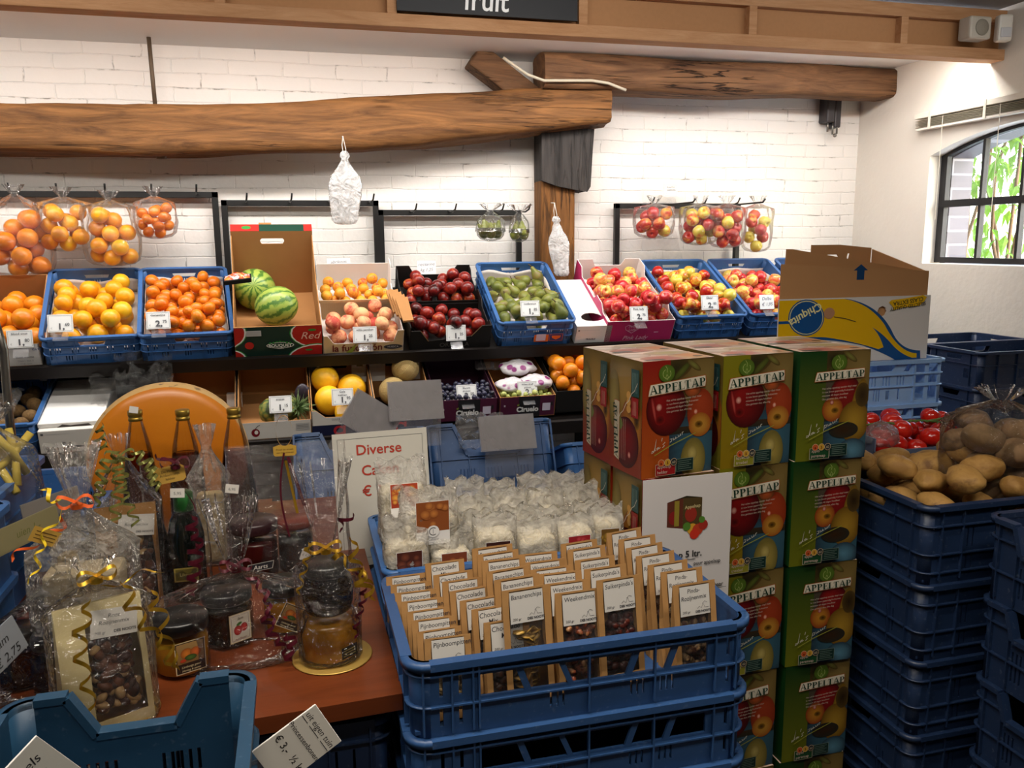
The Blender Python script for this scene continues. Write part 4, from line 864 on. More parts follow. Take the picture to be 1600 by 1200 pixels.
# ================================================================== lower row of the shelf
XL2 = lambda px: P(px, 690, Y=3.8).x
CARD = plain('white_carton', '#D9D4CC', .7, nscale=5, namp=.05)
x1 = XL2(63); M = tray2(x1-.20, 4); o = obj('plastic_crate', ME_shelf); o.matrix_world = M; tag(o, 'blue crate of kiwis at the left end of the lower shelf', 'crate')
heap('kiwi', ME_kiwi, pack(26, .031, -.18, .18, .56, lambda y: .06+0*y, M, seed=61), M, 'brown kiwi in the blue crate on the lower shelf', 'kiwi', 'kiwis in the blue crate')
mb = MB(); q = M @ Vector((-.02, .15, .17)); mb.grid(lambda u, v: ((u-.5)*.26, (v-.5)*.26, .035*noise.noise(Vector((u*4, v*4, 1)))+.02*noise.noise(Vector((u*11, v*11, 4)))), 22, 22); tag(obj('plastic_film', mb, M_filmx, M=T(*q) @ RX(20)), 'crumpled clear film lying over the kiwis', 'film')
x0, x1 = XL2(65), XL2(139); w = x1-x0; M = tray2((x0+x1)/2+.03, 3)
th = thing('lidded_carton', 'closed white carton beside the kiwi crate on the lower shelf', 'box', M); w += .06
mb = MB(); mb.box(-w/2, w/2, 0, .50, 0, .105); obj('body', mb, CARD, th, bevel=.003)
mb = MB(); mb.box(-w/2-.003, w/2+.003, .03, .503, .105, .125); obj('lid', mb, M_white, th, bevel=.003)
front_print(th, lambda m: (m.rect(-.02, .022, .05, .030, (.08, .08, .09)), m.rect(-w/2+.01, .085, -w/2+.02, .094, (.1, .1, .1)), m.line(((-w/2+.03, .09), (0, .09)), .002, (.6, .6, .6)), m.ppoly([(-w/2+.02, .02), (-w/2+.045, .02), (-w/2+.032, .04)], (.6, .6, .6))))
mb = MB(); mb.ppoly([(-.06, .10), (.09, .10), (.07, .116), (.0, .112), (-.03, .118)], (.05, .04, .035)); obj('torn_slot', mb, M_print, th, M=T(0, .029, 0))
for px, py, sz, sd, lb in ((195, 620, .14, 2, 'crumpled clear plastic heap beside the white carton, lower piece'), (225, 580, .12, 5, 'crumpled clear plastic standing up behind the cheese, upper piece')):
    q = P(px, py, Y=3.95); mb = MB(); mb.grid(lambda u, v: ((u-.5)*2*sz, .05*noise.noise(Vector((u*5, v*5, sd)))+.03*noise.noise(Vector((u*12, v*12, sd))), (v-.5)*1.5*sz+.03*noise.noise(Vector((u*6, v*6, sd+3)))), 26, 22); tag(obj('plastic_film', mb, M_filmx, M=T(*q) @ RX(-15)), lb, 'film')
# open kraft carton behind the cheese, and the pineapple box
x0, x1 = XL2(262), XL2(370); M = tray2((x0+x1)/2, 1); w = x1-x0
ctn('cardboard_box', 'open brown carton half hidden behind the cheese wheel', M, w, .5, .06, .24, (.06, .24), CARD, M_kraft)
mb = MB(); mb.box(-.035, .035, 0, .05, -.105, .02); q = P(366, 622, Y=4.12); tag(obj('white_packet', mb, M_white, M=T(*q)), 'small white carton standing in the brown box behind the cheese', 'packet')
x0, x1 = XL2(374), XL2(488); M = tray2((x0+x1)/2, 1); w = x1-x0
th = ctn('cardboard_box', 'white fronted box with a pineapple on the lower shelf', M, w, .5, .085, .25, (.085, .25), CARD, M_kraft)
def f(m):
    m.ell(-.085, .035, .018, .02, lin('#7a1420')); m.ell(-.082, .037, .008, .01, (.8, .75, .7)); m.line(((-.085, .055), (-.075, .068), (-.065, .072)), .003, (.1, .1, .1)); m.rect(.09, .035, .15, .07, (.45, .44, .42)); [m.line(((.095, z), (.145, z)), .002, (.2, .2, .2)) for z in (.045, .053, .061)]
front_print(th, f)
pa = thing('pineapple', 'green pineapple lying in the white fronted box', 'pineapple', M @ T(.02, .12, .085) @ RZ(-15) @ RY(78))
mp, nt, b, L = mat_new('pineapple_skin'); vo = nt.nodes.new('ShaderNodeTexVoronoi'); vo.inputs['Scale'].default_value = 42; L.new(coords(nt), vo.inputs['Vector'])
L.new(ramp(nt, vo.outputs['Distance'], [(.1, lin('#A08A3A')), (.45, lin('#6A7A38')), (.7, lin('#2E3A1E'))]), b.inputs['Base Color']); bump(nt, b, vo.outputs['Distance'], -.8, .01); b.inputs['Roughness'].default_value = .6
mb = MB(); mb.lathe([(.0001, -.085), (.04, -.08), (.058, -.05), (.062, 0), (.058, .05), (.042, .082), (.0001, .088)], 24, fn=lambda a, k: 1+.03*math.cos(8*a+k)); obj('body', mb, mp, pa)
rg = random.Random(5); mb = MB()
for k in range(60):
    a = k*2.4; tl = rg.uniform(.05, .11); lean = 20+rg.uniform(0, 75); mb.M = T(0, 0, .08) @ RZ(math.degrees(a)) @ RX(lean); mb.add([(-.008, 0, 0), (.008, 0, 0), (.006, .004, tl*.6), (0, .008-.02*rg.random(), tl), (-.006, .004, tl*.6), (0, .005, tl*.5)], [(0, 1, 5), (1, 2, 5), (2, 3, 5), (3, 4, 5), (4, 0, 5)])
obj('crown', mb, plain('pineapple_leaf', '#6E8452', .55, nscale=20, namp=.3), pa)
mb = MB(); mb.M = S(1, .6, 1.6); mb.ball((0, 0, 0), .038, 14, 10); tag(obj('mango', mb, plain('dark_mango_skin', '#332a35', .4), M=M @ T(.13, .2, .115)), 'dark oval fruit beside the pineapple', 'fruit')
# melon boxes
def melon_box(pa_, pb, lab, n, me, r, fl, grp, seed, mat_):
    x0, x1 = XL2(pa_), XL2(pb); w = x1-x0; M = tray2((x0+x1)/2, 0, 0, -.01); t = .004
    bo = [(-w/2, 0), (w/2, 0), (w/2, .235), (w/2-.075, .235), (w/2-.09, .175), (-w/2+.10, .175), (-w/2+.085, .235), (-w/2, .235)]
    th = ctn('melon_carton', lab, M, w, .40, .13, .2, (.13, .2), CARD, M_kraft, bo=bo, fo=[(-w/2, 0), (w/2, 0), (w/2, .13), (w/2-.03, .13), (w/2-.06, .10), (-w/2+.06, .10), (-w/2+.02, .135), (-w/2, .135)])
    for a, b_ in ((-w/2+.004, -w/2+.085), (w/2-.075, w/2-.004)): mb = MB(); mb.box(a, b_, .388, .393, .10, .225); obj('corner_flap', mb, M_white, th)
    front_print(th, lambda m: (m.rect(-w/2, 0, w/2, .062, lin('#171c3d')), m.text('Cl', -.02, .012, .06, lin('#b3222c'), bold=.05), m.text('DULCE MIEL', -.02, .085, .012, lin('#4a4f66')), m.text('Murcia', -.0, .072, .011, lin('#4a4f66'))))
    heap('melon', me, pack(n, r, -w/2+.006, w/2-.006, .38, lambda y: .02+.05*np.asarray(y)/.4, M, seed=seed), M, fl, 'melon', grp, tilt=40)
    return M
ME_ym = orb('melon', M_lemonm, 1, 1.06, 0, 24)
mc, nt, b, L = mat_new('netted_melon_skin'); tc = nt.nodes.new('ShaderNodeTexCoord'); sp = nt.nodes.new('ShaderNodeSeparateXYZ'); L.new(tc.outputs['Object'], sp.inputs[0]); wv = math_(nt, 'ABSOLUTE', math_(nt, 'SINE', math_(nt, 'MULTIPLY', math_(nt, 'ARCTAN2', sp.outputs['Y'], sp.outputs['X']), 5)))
L.new(mixc(nt, tnoise(nt, coords(nt), 14, 4, .7), ramp(nt, wv, [(.05, lin('#C9BB7A')), (.2, lin('#B49A5E'))]), lin('#A88A55')), b.inputs['Base Color']); bump(nt, b, tnoise(nt, coords(nt), 18, 3), .4, .03); b.inputs['Roughness'].default_value = .7
ME_cm = orb('melon', mc, 1, 1.0, .02, 24)
Mm = melon_box(489, 586, 'white and navy carton of yellow melons', 4, ME_ym, .066, 'yellow melon in the navy carton', 'yellow melons in the carton', 71, None)
Mc = melon_box(588, 676, 'white and navy carton of netted melons', 3, ME_cm, .068, 'netted tan melon in the carton beside the yellow melons', 'netted melons in the carton', 74, None)
# grape boxes
PUR = lin('#4A1230'); M_pur = plain('purple_board', '#4A1230', .5); 
def grape_box(pa_, pb, lab, back=True):
    x0, x1 = XL2(pa_), XL2(pb); w = x1-x0; M = tray2((x0+x1)/2, 0, .03, .02)
    th = ctn('grape_carton', lab, M, w, .42, .11, .27 if back else .16, (.11, .15), M_pur, M_kraft if not back else plain('purple_inside', '#3a1028', .6))
    front_print(th, lambda m: (m.rect(-.045, .0, .062, .11, (.012, .012, .014)), m.text('Ciruelo', .0, .03, .036, (.72, .72, .7), bold=.045), m.text('el', -.048, .062, .015, lin('#8a9a3a'), bold=.03), m.rect(.075, .03, .115, .07, (.6, .55, .66)), m.rect(.118, .055, .128, .075, (.02, .02, .02)), m.rect(-.12, .06, -.112, .07, (.5, .4, .45))))
    if back:
        mb = MB(); mb.text('Ciruelo', -.0, .21, .036, (.5, .5, .48), bold=.045); mb.text('el', -.06, .24, .016, (.4, .4, .38)); obj('back_print', mb, M_print, th, M=T(0, .414, 0))
    return M, w, th
Mg, wg, _ = grape_box(684, 777, 'purple carton of blue grapes')
Mw, ww, _ = grape_box(781, 867, 'purple carton of bagged white grapes', False)
M_bgrape = fruit_mat('blue_grape_skin', [(.3, '#15141f'), (.7, '#33324a')], 1, .35, 0, 0, .2); ME_bg = orb('grape', M_bgrape, 1, 1.1, 0, 10)
gp = pack(110, .0125, -wg/2+.01, wg/2-.01, .30, lambda y: .07+.06*np.asarray(y)/.3, Mg, rj=.1, seed=81, tries=60)
heap('grape', ME_bg, gp[:100], Mg, 'blue black grape in the purple carton', 'grape', 'blue grapes in the purple carton')
mb = MB(); mb.grid(lambda u, v: ((u-.5)*wg*.9, -.0+.05*v+.012, .105-.02*v+.012*noise.noise(Vector((u*7, v*5, 1)))), 18, 10); tag(obj('wrapping_tissue', mb, M_whitep, M=Mg), 'crumpled pale tissue along the front of the blue grapes', 'tissue')
M_wgr = fruit_mat('white_grape_skin', [(.3, '#8A9440'), (.7, '#B5B968')], 1, .3, 0, 0, .2); ME_wg = orb('grape', M_wgr, 1, 1.15, 0, 10)
heap('grape', ME_wg, pack(70, .013, -ww/2+.01, ww/2-.01, .30, lambda y: .06+.06*np.asarray(y)/.3, Mw, rj=.1, seed=82, tries=60), Mw, 'pale green grape inside the printed bags', 'grape', 'white grapes in the purple carton')
mgb, nt, b, L = mat_new('printed_grape_bag'); v = coords(nt); vo = nt.nodes.new('ShaderNodeTexVoronoi'); vo.inputs['Scale'].default_value = 18; L.new(v, vo.inputs['Vector'])
L.new(ramp(nt, vo.outputs['Distance'], [(.25, lin('#8A2A72')), (.32, lin('#D8D2D4')), (.8, lin('#E4E0E0'))]), b.inputs['Base Color']); b.inputs['Roughness'].default_value = .25; b.inputs['Alpha'].default_value = .82
bump(nt, b, tnoise(nt, v, 30, 4), .7, .01)
for k, (bx, by, bz, s_) in enumerate(((-.06, .09, .135, .075), (.06, .10, .14, .08), (.0, .22, .17, .085))):
    mb = MB(); mb.M = S(1.1, .8, .42); sd = Vector((k*5, 1, 2)); mb.grid(lambda u, v: tuple(Vector((math.sin(math.pi*v)*math.cos(6.283*u), math.sin(math.pi*v)*math.sin(6.283*u), -math.cos(math.pi*v)))*(s_*(1+.18*noise.noise(Vector((math.cos(6.283*u)*2, math.sin(6.283*u)*2, v*4))+sd)))), 26, 14, wrap=True)
    tag(obj('grape_bag', mb, mgb, M=Mw @ T(bx, by, bz)), ('white and purple printed grape bag at the left of its carton', 'white and purple printed grape bag at the right of its carton', 'white and purple printed grape bag at the back of its carton')[k], 'bag')
for k in range(2):
    q = P(757+24*k, 577, Y=4.05); mb = MB(); mb.box(-.045, .045, -.03, .03, 0, .04); o = obj('small_punnet', mb, M_filmx, M=T(*q), bevel=.006); tag(o, 'clear punnet standing behind the grape bags', 'punnet', 'clear punnets behind the grapes')
x0, x1 = XL2(868), XL2(960); M = tray2((x0+x1)/2, 0, .03, .03); w = x1-x0
th = ctn('cardboard_box', 'black carton of oranges on the lower shelf', M, w, .45, .115, .2, (.115, .2), M_blackb, M_blackb, fo=[(-w/2, 0), (w/2, 0), (w/2, .09), (.06, .09), (.06, .115), (-w/2, .115)])
front_print(th, lambda m: (m.ell(.02, .045, .012, .014, lin('#7a3a20')), m.ell(.02, .048, .007, .009, (.03, .02, .02)), m.text('Sol', .055, .035, .026, lin('#8a4a2a'), shear=.3)))
heap('orange', ME_orange, pack(34, .037, -w/2+.008, w/2-.008, .43, lambda y: .05+.06*np.asarray(y)/.43, M, seed=91), M, 'bright orange in the black carton', 'orange', 'oranges in the black carton')
card_at(439, 645, 3.78, 'ananas', '1,', '15', 'price card 1,15 in front of the pineapple')
card_at(536, 633, 3.76, 'Gele|meloen', '1,', '95', 'price card on the yellow melon carton')
card_at(730, 626, 3.80, 'Blauwe|druiven', '2,', '50', 'price card 2,50 on the blue grape carton', rz=2, namesize=.012)
card_at(825, 620, 3.80, 'Witte druif|pitloos', '2,', '25', 'price card 2,25 on the white grape carton', namesize=.012)

# ================================================================== low table and notched crates in the aisle
tb2 = thing('aisle_stand', 'sloping wooden stand behind the cheese carrying notched blue crates', 'stand')
mb = MB(); mb.M = T(0, 2.50, .80) @ RX(-22); mb.box(-.09, 1.42, -.012, .50, -.025, -.002); obj('sloping_board', mb, M_table, tb2, bevel=.003)
for x in (-.05, 1.36):
    for y, z in ((2.53, .76), (2.90, .61)): mb = MB(); mb.box(x-.025, x+.025, y-.025, y+.025, 0, z); obj('leg', mb, M_black, tb2)
def notched_mb(w, d, h, half=(.125, .085), q=.10):
    fr = slot_rows(w, h, [(.035, .085)], 3, .22, 5, .045); sd = slot_rows(d, h, [(.05, .12)], 5, .36, 3)
    return crate_mb(w, d, h, fr, sd, bands=(h*.5, h*.93), ribx=(-w*.42, -w*.2, w*.2, w*.42), riby=(-.2, 0, .2), notch=(half[0], half[1], q), ribd=.006, lip=.006)
ME_notch = notched_mb(.405, .40, .235).mesh('notched_crate', [M_blue2])
def notched(x, y, z, lab, rz=0): o = obj('plastic_crate', ME_notch); o.matrix_world = T(x, y, z) @ RX(-22); return tag(o, lab, 'crate')
notched(.595, 2.50, .80, 'notched blue crate behind the cake packs with a grey card holder over its notch')
notched(.175, 2.51, .797, 'notched blue crate behind the cake sign')
def holder(M, lab, w=.135, h=.095):
    t = thing('card_holder', lab, 'card holder', M); mb = MB(); mb.M = RX(-24); mb.box(-w/2, w/2, 0, .004, 0, h); obj('pocket', mb, M_greypl, t)
    mb = MB(); mb.M = RX(-24); mb.box(-w/2+.004, w/2-.004, .0042, .005, .004, h-.002); obj('card_back', mb, plain('grey_card_back', '#A8A19B', .7), t)
    mb = MB(); mb.box(-w/2*.86, w/2*.86, -.001, .002, -.085, 0); obj('hanger', mb, M_clip, t)
q = P(796, 703, Y=2.485); holder(T(q.x, 2.485, q.z), 'grey card holder folded over the notch of the middle blue crate', .185, .115)
q = P(652, 656, Y=2.48); holder(T(q.x, 2.48, q.z), 'grey card holder standing upright right behind the cake sign', .17, .125)
q = P(566, 670, Y=2.47); holder(T(q.x+.0, 2.47, q.z-.02) @ RY(35), 'grey card holder leaning crooked behind the cake sign', .165, .12)
mb = MB(); q = P(752, 672, Y=2.56); mb.grid(lambda u, v: ((u-.5)*.16, (v-.5)*.12, .05*noise.noise(Vector((u*5, v*5, 8)))+.03*noise.noise(Vector((u*12, v*12, 3)))), 18, 16); tag(obj('plastic_film', mb, M_filmh, M=T(*q) @ RX(50)), 'crumpled film lying in the middle notched crate', 'film')
# crates with roots, left of the juice cartons
flat = crate_mb(.44, .42, .14, slits(-.12, -.08, .03, .07, 3), (), bands=(.07,), ribx=(-.18, .18), ribd=.006).mesh('flat_crate', [M_blue])
o = obj('plastic_crate', flat); o.matrix_world = T(1.07, 2.52, .80) @ RX(-22); tag(o, 'blue crate of pale roots on the low table beside the juice cartons', 'crate')
M_root = plain('celeriac_skin', '#BFA77C', .85, nscale=20, namp=.2, bscale=40, bstr=.6, bdist=.01)
for k, (x, y, z, r) in enumerate(((.98, 2.68, .865, .062), (1.09, 2.72, .90, .085), (1.19, 2.66, .87, .07), (.95, 2.85, .87, .07), (1.12, 2.88, .87, .075))):
    mb = MB(); mb.ball((0, 0, 0), (r, r*.95, r*.8), 18, 12); o = obj('celeriac', mb, M_root, M=T(1.07, 2.52, .80) @ RX(-22) @ T(x-1.07, y-2.56, z-.80) @ RZ(40*k)); tag(o, 'pale celeriac in the blue crate beside the juice cartons', 'celeriac', 'celeriac in the blue crate')
o = obj('plastic_crate', ME_notch); o.matrix_world = T(.98, 2.04, .62); tag(o, 'dark notched crate squeezed between the cakes and the juice cartons', 'crate')
mb = MB(); mb.box(.77, 1.19, 2.05, 2.44, 0, .62); 
o = obj('plastic_crate', crate_mb(.42, .40, .62, slot_rows(.42, .6, [(.1, .2), (.3, .4)], 3, .25, 4), (), bands=(.15, .3, .45), ribx=(-.15, 0, .15)), M_navy); o.matrix_world = T(.98, 2.04, 0); tag(o, 'tall navy bin under the dark notched crate', 'crate')

# ================================================================== right side: crate stacks
def stack(name, me, x, y, rz, z0, h, n, labs, cat='crate'):
    for k in range(n): o = obj(name, me); o.matrix_world = T(x, y, z0+h*k) @ RZ(rz); tag(o, labs(n-1-k), cat)
ORD = ['topmost', 'second', 'third', 'fourth', 'fifth', 'sixth', 'seventh', 'eighth']
# blue lattice crates, daylight painted into their pale tone
w, d, h = .62, .40, .15
fr = [[(-.10, .055), (-.08, .02), (-.06, .02), (-.04, .055)], [(.04, .055), (.06, .02), (.08, .02), (.10, .055)]]
hx = []
for a in (-.285, -.235): hx += [[(a, .012), (a+.035, .012), (a+.035, .06), (a, .06)], [(a, .07), (a+.035, .07), (a+.035, .098), (a, .098)], [(a, .106), (a+.035, .106), (a+.035, .135), (a, .135)]]
hx += [[(-a, b_) if False else (-p[0], p[1]) for p in reversed(q_)] for q_ in list(hx)]
hx += [[(-.105, .115), (.105, .115), (.125, .138), (-.125, .138)], [(-.175, .112), (-.15, .112), (-.165, .138), (-.185, .138)], [(.15, .112), (.175, .112), (.185, .138), (.165, .138)]]
for c in (-.14, -.085, -.03, .03, .085, .14): hx += slits(c-.012, c+.012, .066, .098, 3, .005)
for c in (-.12, -.04, .05): hx += slits(c-.01, c+.01, .016, .055, 3, .005)
hx += [[(.085, .02), (.10, .02), (.10, .05), (.085, .05)], [(.13, .018), (.138, .018), (.138, .055), (.13, .055)], [(-.01, .018), (.01, .018), (.015, .05), (.0, .05)]]
ME_lb = crate_mb(w, d, h, hx, slot_rows(d, h, [(.03, .11)], 4, .34, 4), bands=(.062, .102), ribx=(-.19, .19), ribd=.006).mesh('lattice_crate', [M_daylit_blue])
stack('plastic_crate', ME_lb, 2.105-.31, 2.30, 0, 0, .15, 8, lambda k: f'daylit blue lattice crate under the banana box, {ORD[k]} of its stack')
# navy crates by the right wall
ME_nv = crate_mb(.57, .31, .16, slot_rows(.57, .16, [(.04, .08)], 4, .36, 4) + [trap(0, .115, .138, .12, .10)], [trap(0, .115, .138, .10, .08)] + slot_rows(.31, .16, [(.04, .08)], 2, .25, 4), bands=(.1,), ribx=(-.2, -.1, .1, .2), riby=(-.1, .1), lip=.013).mesh('navy_crate', [M_navy])
stack('plastic_crate', ME_nv, 3.08, 2.85, 0, 0, .16, 7, lambda k: f'navy crate at the front by the right wall, {ORD[k]} of its stack')
stack('plastic_crate', ME_nv, 3.08, 3.18, 0, 0, .16, 7, lambda k: f'navy crate at the back by the right wall, {ORD[k]} of its stack')
# potato crates
ME_pt = crate_mb(.60, .40, .196, slot_rows(.6, .196, [(.085, .135), (.03, .07)], 4, .3, 3, .03) + [trap(0, .15, .172, .14, .12)], slot_rows(.4, .196, [(.04, .10)], 3, .25, 3) + [trap(0, .15, .172, .12, .10)], bands=(.075, .145, .03), ribx=(-.26, -.2, -.1, .1, .2, .26), riby=(-.16, -.1, .1, .16), lip=.013, ribd=.008).mesh('potato_crate', [M_navy])
PM = T(1.405+.30, 1.549, 0)
stack('plastic_crate', ME_pt, 1.705, 1.549, 0, 0, .196, 5, lambda k: f'navy crate of the potato stack beside the juice cartons, {ORD[k]} of the stack')
Mp = T(1.705, 1.549, .784)
pts = pack(34, .043, -.28, .16, .38, .09, Mp, seed=101, rj=.15)
for i, p in enumerate(pts):
    o = obj('potato', ME_pot[i % 4]); o.matrix_world = Mp @ T(p[0], p[1], p[2]) @ RZ(RNG.uniform(0, 360)) @ RX(RNG.uniform(60, 110)) @ S(*(p[3]/.036*.92,)*3); tag(o, 'loose potato in the navy crate beside the juice cartons', 'potato', 'loose potatoes in the crate')
M_potd = fruit_mat('earthy_potato_skin', [(.3, '#6E5638'), (.55, '#87694A'), (.78, '#5A4530')], 26, .85, 110, .35, .12)
ME_potd = []
for k in range(3): me = potato_me(k+7, 1.25); me.materials.clear(); me.materials.append(M_potd); ME_potd.append(me)
def potato_bag(x, y, z, R, H, n, lab, fl, grp, seed, sy=.8):
    rg = random.Random(seed); b_ = obj('potato_bag', bag_mesh('potato_bag', R, H, H+.045, .035, seed, M_film2, flare=.035, sy=sy, neck=.02)); b_.matrix_world = T(x, y, z); tag(b_, lab, 'bag')
    pts = []
    for i in range(n):
        best = None
        for _ in range(200):
            a = rg.uniform(0, 6.28); q = (R-.05)*math.sqrt(rg.random()); px, py = q*math.cos(a), q*math.sin(a)*sy; pz_ = .05
            for p in pts:
                d2 = .084**2-(px-p[0])**2-(py-p[1])**2
                if d2 > 0: pz_ = max(pz_, p[2]+math.sqrt(d2)*.9)
            if best is None or pz_ < best[2]: best = (px, py, pz_)
        if best[2] > H-.03: continue
        pts.append(best); o = obj('potato', ME_potd[i % 3]); o.matrix_world = T(x+best[0], y+best[1], z+best[2]) @ RZ(rg.uniform(0, 360)) @ RX(90+rg.uniform(-30, 30)) @ S(1.25, 1.25, 1.25); tag(o, fl, 'potato', grp)
potato_bag(1.752, 1.71, .905, .15, .235, 22, 'clear bag of earthy potatoes standing on the loose potatoes', 'earthy potato inside the tall clear bag', 'potatoes in the clear bag', 4)
# front right stack with a notched end
ME_fr = crate_mb(.40, .60, .196, slot_rows(.4, .196, [(.03, .10)], 3, .25, 3), slot_rows(.6, .196, [(.03, .10)], 5, .36, 3), bands=(.075, .15), ribx=(-.17, -.12, .12, .17), riby=(-.25, -.1, .1, .25), notch=(.125, .105, .06), lip=.012, ribd=.008).mesh('notched_crate', [M_navy])
stack('plastic_crate', ME_fr, 1.505, 1.265, -90, 0, .196, 5, lambda k: f'navy crate with notched end at the right edge, {ORD[k]} of the stack')
potato_bag(1.70, 1.33, .83, .14, .20, 14, 'clear bag of brown potatoes in the notched crate at the right edge', 'brown potato in the bag at the right edge', 'potatoes in the bag at the right edge', 6)
# tomatoes
th = ctn('tomato_tray', 'blue grey tray of vine tomatoes behind the potatoes', T(1.83, 2.0, .915), .44, .27, .07, .07, (.07, .07), plain('blue_grey_board', '#56617A', .6), plain('blue_grey_inside', '#6a7388', .6), so=lambda s: [(-.135, 0), (.135, 0), (.135, .11), (.09, .11), (.05, .07), (-.05, .07), (-.09, .11), (-.135, .11)])
Mt = T(1.83, 2.0, .915); heap('tomato', ME_tom, pack(30, .032, -.21, .21, .26, .03, Mt, seed=111), Mt, 'red vine tomato in the blue grey tray', 'tomato', 'tomatoes in the tray', tilt=25)
rg = random.Random(8)
for c in (-.12, .0, .12):
    mb = MB(); pts = [(c-.07, .10, .125), (c-.03, .08, .135), (c+.02, .09, .13), (c+.06, .07, .128)]; mb.tube(pts, .0035, 6)
    for p in pts:
        for a in range(5): mb.tube([p, (p[0]+.018*math.cos(a*1.26+c*9), p[1]+.018*math.sin(a*1.26+c*9), p[2]-.002)], .0018, 4)
    tag(obj('tomato_vine', mb, plain('green_vine', '#4F6A2A', .6), M=Mt), 'green stalk of a vine of tomatoes', 'vine', 'tomato stalks')
stack('plastic_crate', crate_mb(.46, .28, .235, slot_rows(.46, .2, [(.05, .1)], 3, .3, 3), (), bands=(.1,), ribx=(-.15, .15)).mesh('under_crate', [M_navy]), 1.83, 1.995, 0, 0, .2287, 4, lambda k: f'navy crate under the tomato tray, {ORD[k]} of the stack')
mb = MB(); q = P(1352, 640, Y=1.98); mb.M = T(1.66, 2.04, 1.02); mb.grid(lambda u, v: (.06*math.sin(math.pi*v)*math.cos(6.283*u)*(1+.3*noise.noise(Vector((u*6, v*4, 1)))), .05*math.sin(math.pi*v)*math.sin(6.283*u), .10*(v-.5)), 20, 12, wrap=True); tag(obj('silver_bag', mb, M_filmh), 'crinkled clear bag peeking out behind the green juice cartons', 'bag')
# ------------------------------------------------------------------ banana box
Y0 = 2.32; a, b_ = 1.478, 2.048; w = b_-a; zb = 1.20; hs = .212
bx = thing('banana_box', 'yellow and white banana box with brown flaps on the lattice crates', 'box', T((a+b_)/2, Y0, zb)); bw = plain('white_carton_board', '#DDDBDA', .5); hw = w/2
mb = MB(); mb.prism([(-hw, 0), (hw, 0), (hw, hs), (-hw, hs)], .005, [[(hw*.345+.018*math.cos(k*.785), .163+.018*math.sin(k*.785)) for k in range(8)]]); mb.box(hw-.005, hw, .005, .40, 0, hs); mb.box(.05, hw, .395, .40, 0, hs); mb.add([(-hw, .006, .003), (hw, .006, .003), (hw, .4, .003), (.02, .4, .003)], [(0, 1, 2, 3)]); obj('outer_sleeve', mb, bw, bx)
mb = MB(); i = hw-.008
mb.M = T(0, .008, 0); mb.prism([(-i, .01), (i, .01), (i, .292), (-i+.02, .322), (-i, .322)], .005)
mb.M = T(0, .06, 0); mb.prism([(-i+.03, .01), (i-.02, .01), (i-.02, .295), (-i+.07, .368), (-i+.05, .368)], .005)
mb.M = T(.085, .385, 0); mb.prism([(.0, .01), (i-.03, .01), (i-.02, .365), (.12, .378), (.0, .378)], .005, [[(.07, .318), (.11, .318), (.118, .33), (.11, .342), (.07, .342), (.062, .33)], [(.145, .30), (.155, .30), (.165, .345), (.155, .345)]])
mb.M = T(i+.035, .2, 0) @ RZ(90-11); mb.prism([(-.19, .01), (.185, .01), (.185, .36), (-.19, .29)], .005)
obj('inner_tray', mb, plain('lit_kraft', '#BC8D60', .8, .2, nscale=9, namp=.06), bx)  # kraft painted a tone paler to stand in for light missing here
YE, BL = lin('#E8B80C'), lin('#14508F'); m = MB()
def bez(p0, p1, p2, n=14): return [tuple((1-t)**2*a_+2*t*(1-t)*b2+t*t*c for a_, b2, c in zip(p0, p1, p2)) for t in [k/n for k in range(n+1)]]
X = lambda px: -hw + w*(px-42)/(975-42); Zc = lambda pz: hs - hs*(pz-430)/(815-430)
top = [(X(42), Zc(437)), (X(440), Zc(437))] + bez((X(440), Zc(437)), (X(640), Zc(470)), (X(740), Zc(640))) + bez((X(740), Zc(640)), (X(800), Zc(760)), (X(930), Zc(765)))
bot = [(X(935), Zc(815)), (X(770), Zc(815))] + bez((X(770), Zc(815)), (X(700), Zc(770)), (X(560), Zc(718))) + bez((X(560), Zc(718)), (X(330), Zc(655)), (X(42), Zc(672)))
m.ppoly(top+bot, BL)
top = [(X(42), Zc(437)), (X(430), Zc(437))] + bez((X(430), Zc(437)), (X(590), Zc(470)), (X(690), Zc(600))) + bez((X(690), Zc(600)), (X(790), Zc(770)), (X(908), Zc(782)))
bot = [(X(910), Zc(808)), (X(880), Zc(808))] + bez((X(880), Zc(808)), (X(800), Zc(780)), (X(740), Zc(715))) + bez((X(740), Zc(715)), (X(680), Zc(650)), (X(610), Zc(610))) + bez((X(610), Zc(610)), (X(660), Zc(650)), (X(692), Zc(735))) + [(X(660), Zc(745))] + bez((X(660), Zc(745)), (X(500), Zc(690)), (X(330), Zc(660))) + bez((X(330), Zc(660)), (X(200), Zc(648)), (X(42), Zc(664)))
m.ppoly(top+bot, YE)
m.rect(X(42), Zc(572), X(110), Zc(556), BL); cx, cz = X(205), Zc(540)
for rx, rz, c in ((.066, .058, BL), (.062, .054, (.8, .75, .35)), (.0595, .0515, BL)): m.ell(cx, cz, rx, rz, c, rot=-12)
m.text('Chiquita', cx+.002, cz+.012, .038, YE, bold=.02, rot=-14+180+14+166-14-152, flip=False) if False else m.text('Chiquita', cx-.010, cz+.020, .037, (.85, .8, .4), bold=.02, rot=27, flip=True)
m.ell(X(340), Zc(518), .02, .018, lin('#B98A68')); m.line([(X(370), Zc(540)), (X(440), Zc(552)), (X(505), Zc(573))], .002, (.08, .06, .03))
m.ppoly([(X(705), Zc(465)), (X(720), Zc(452)), (X(800), Zc(445)), (X(920), Zc(428)), (X(945), Zc(440)), (X(930), Zc(465)), (X(900), Zc(490)), (X(800), Zc(497)), (X(735), Zc(512)), (X(728), Zc(490))], YE)
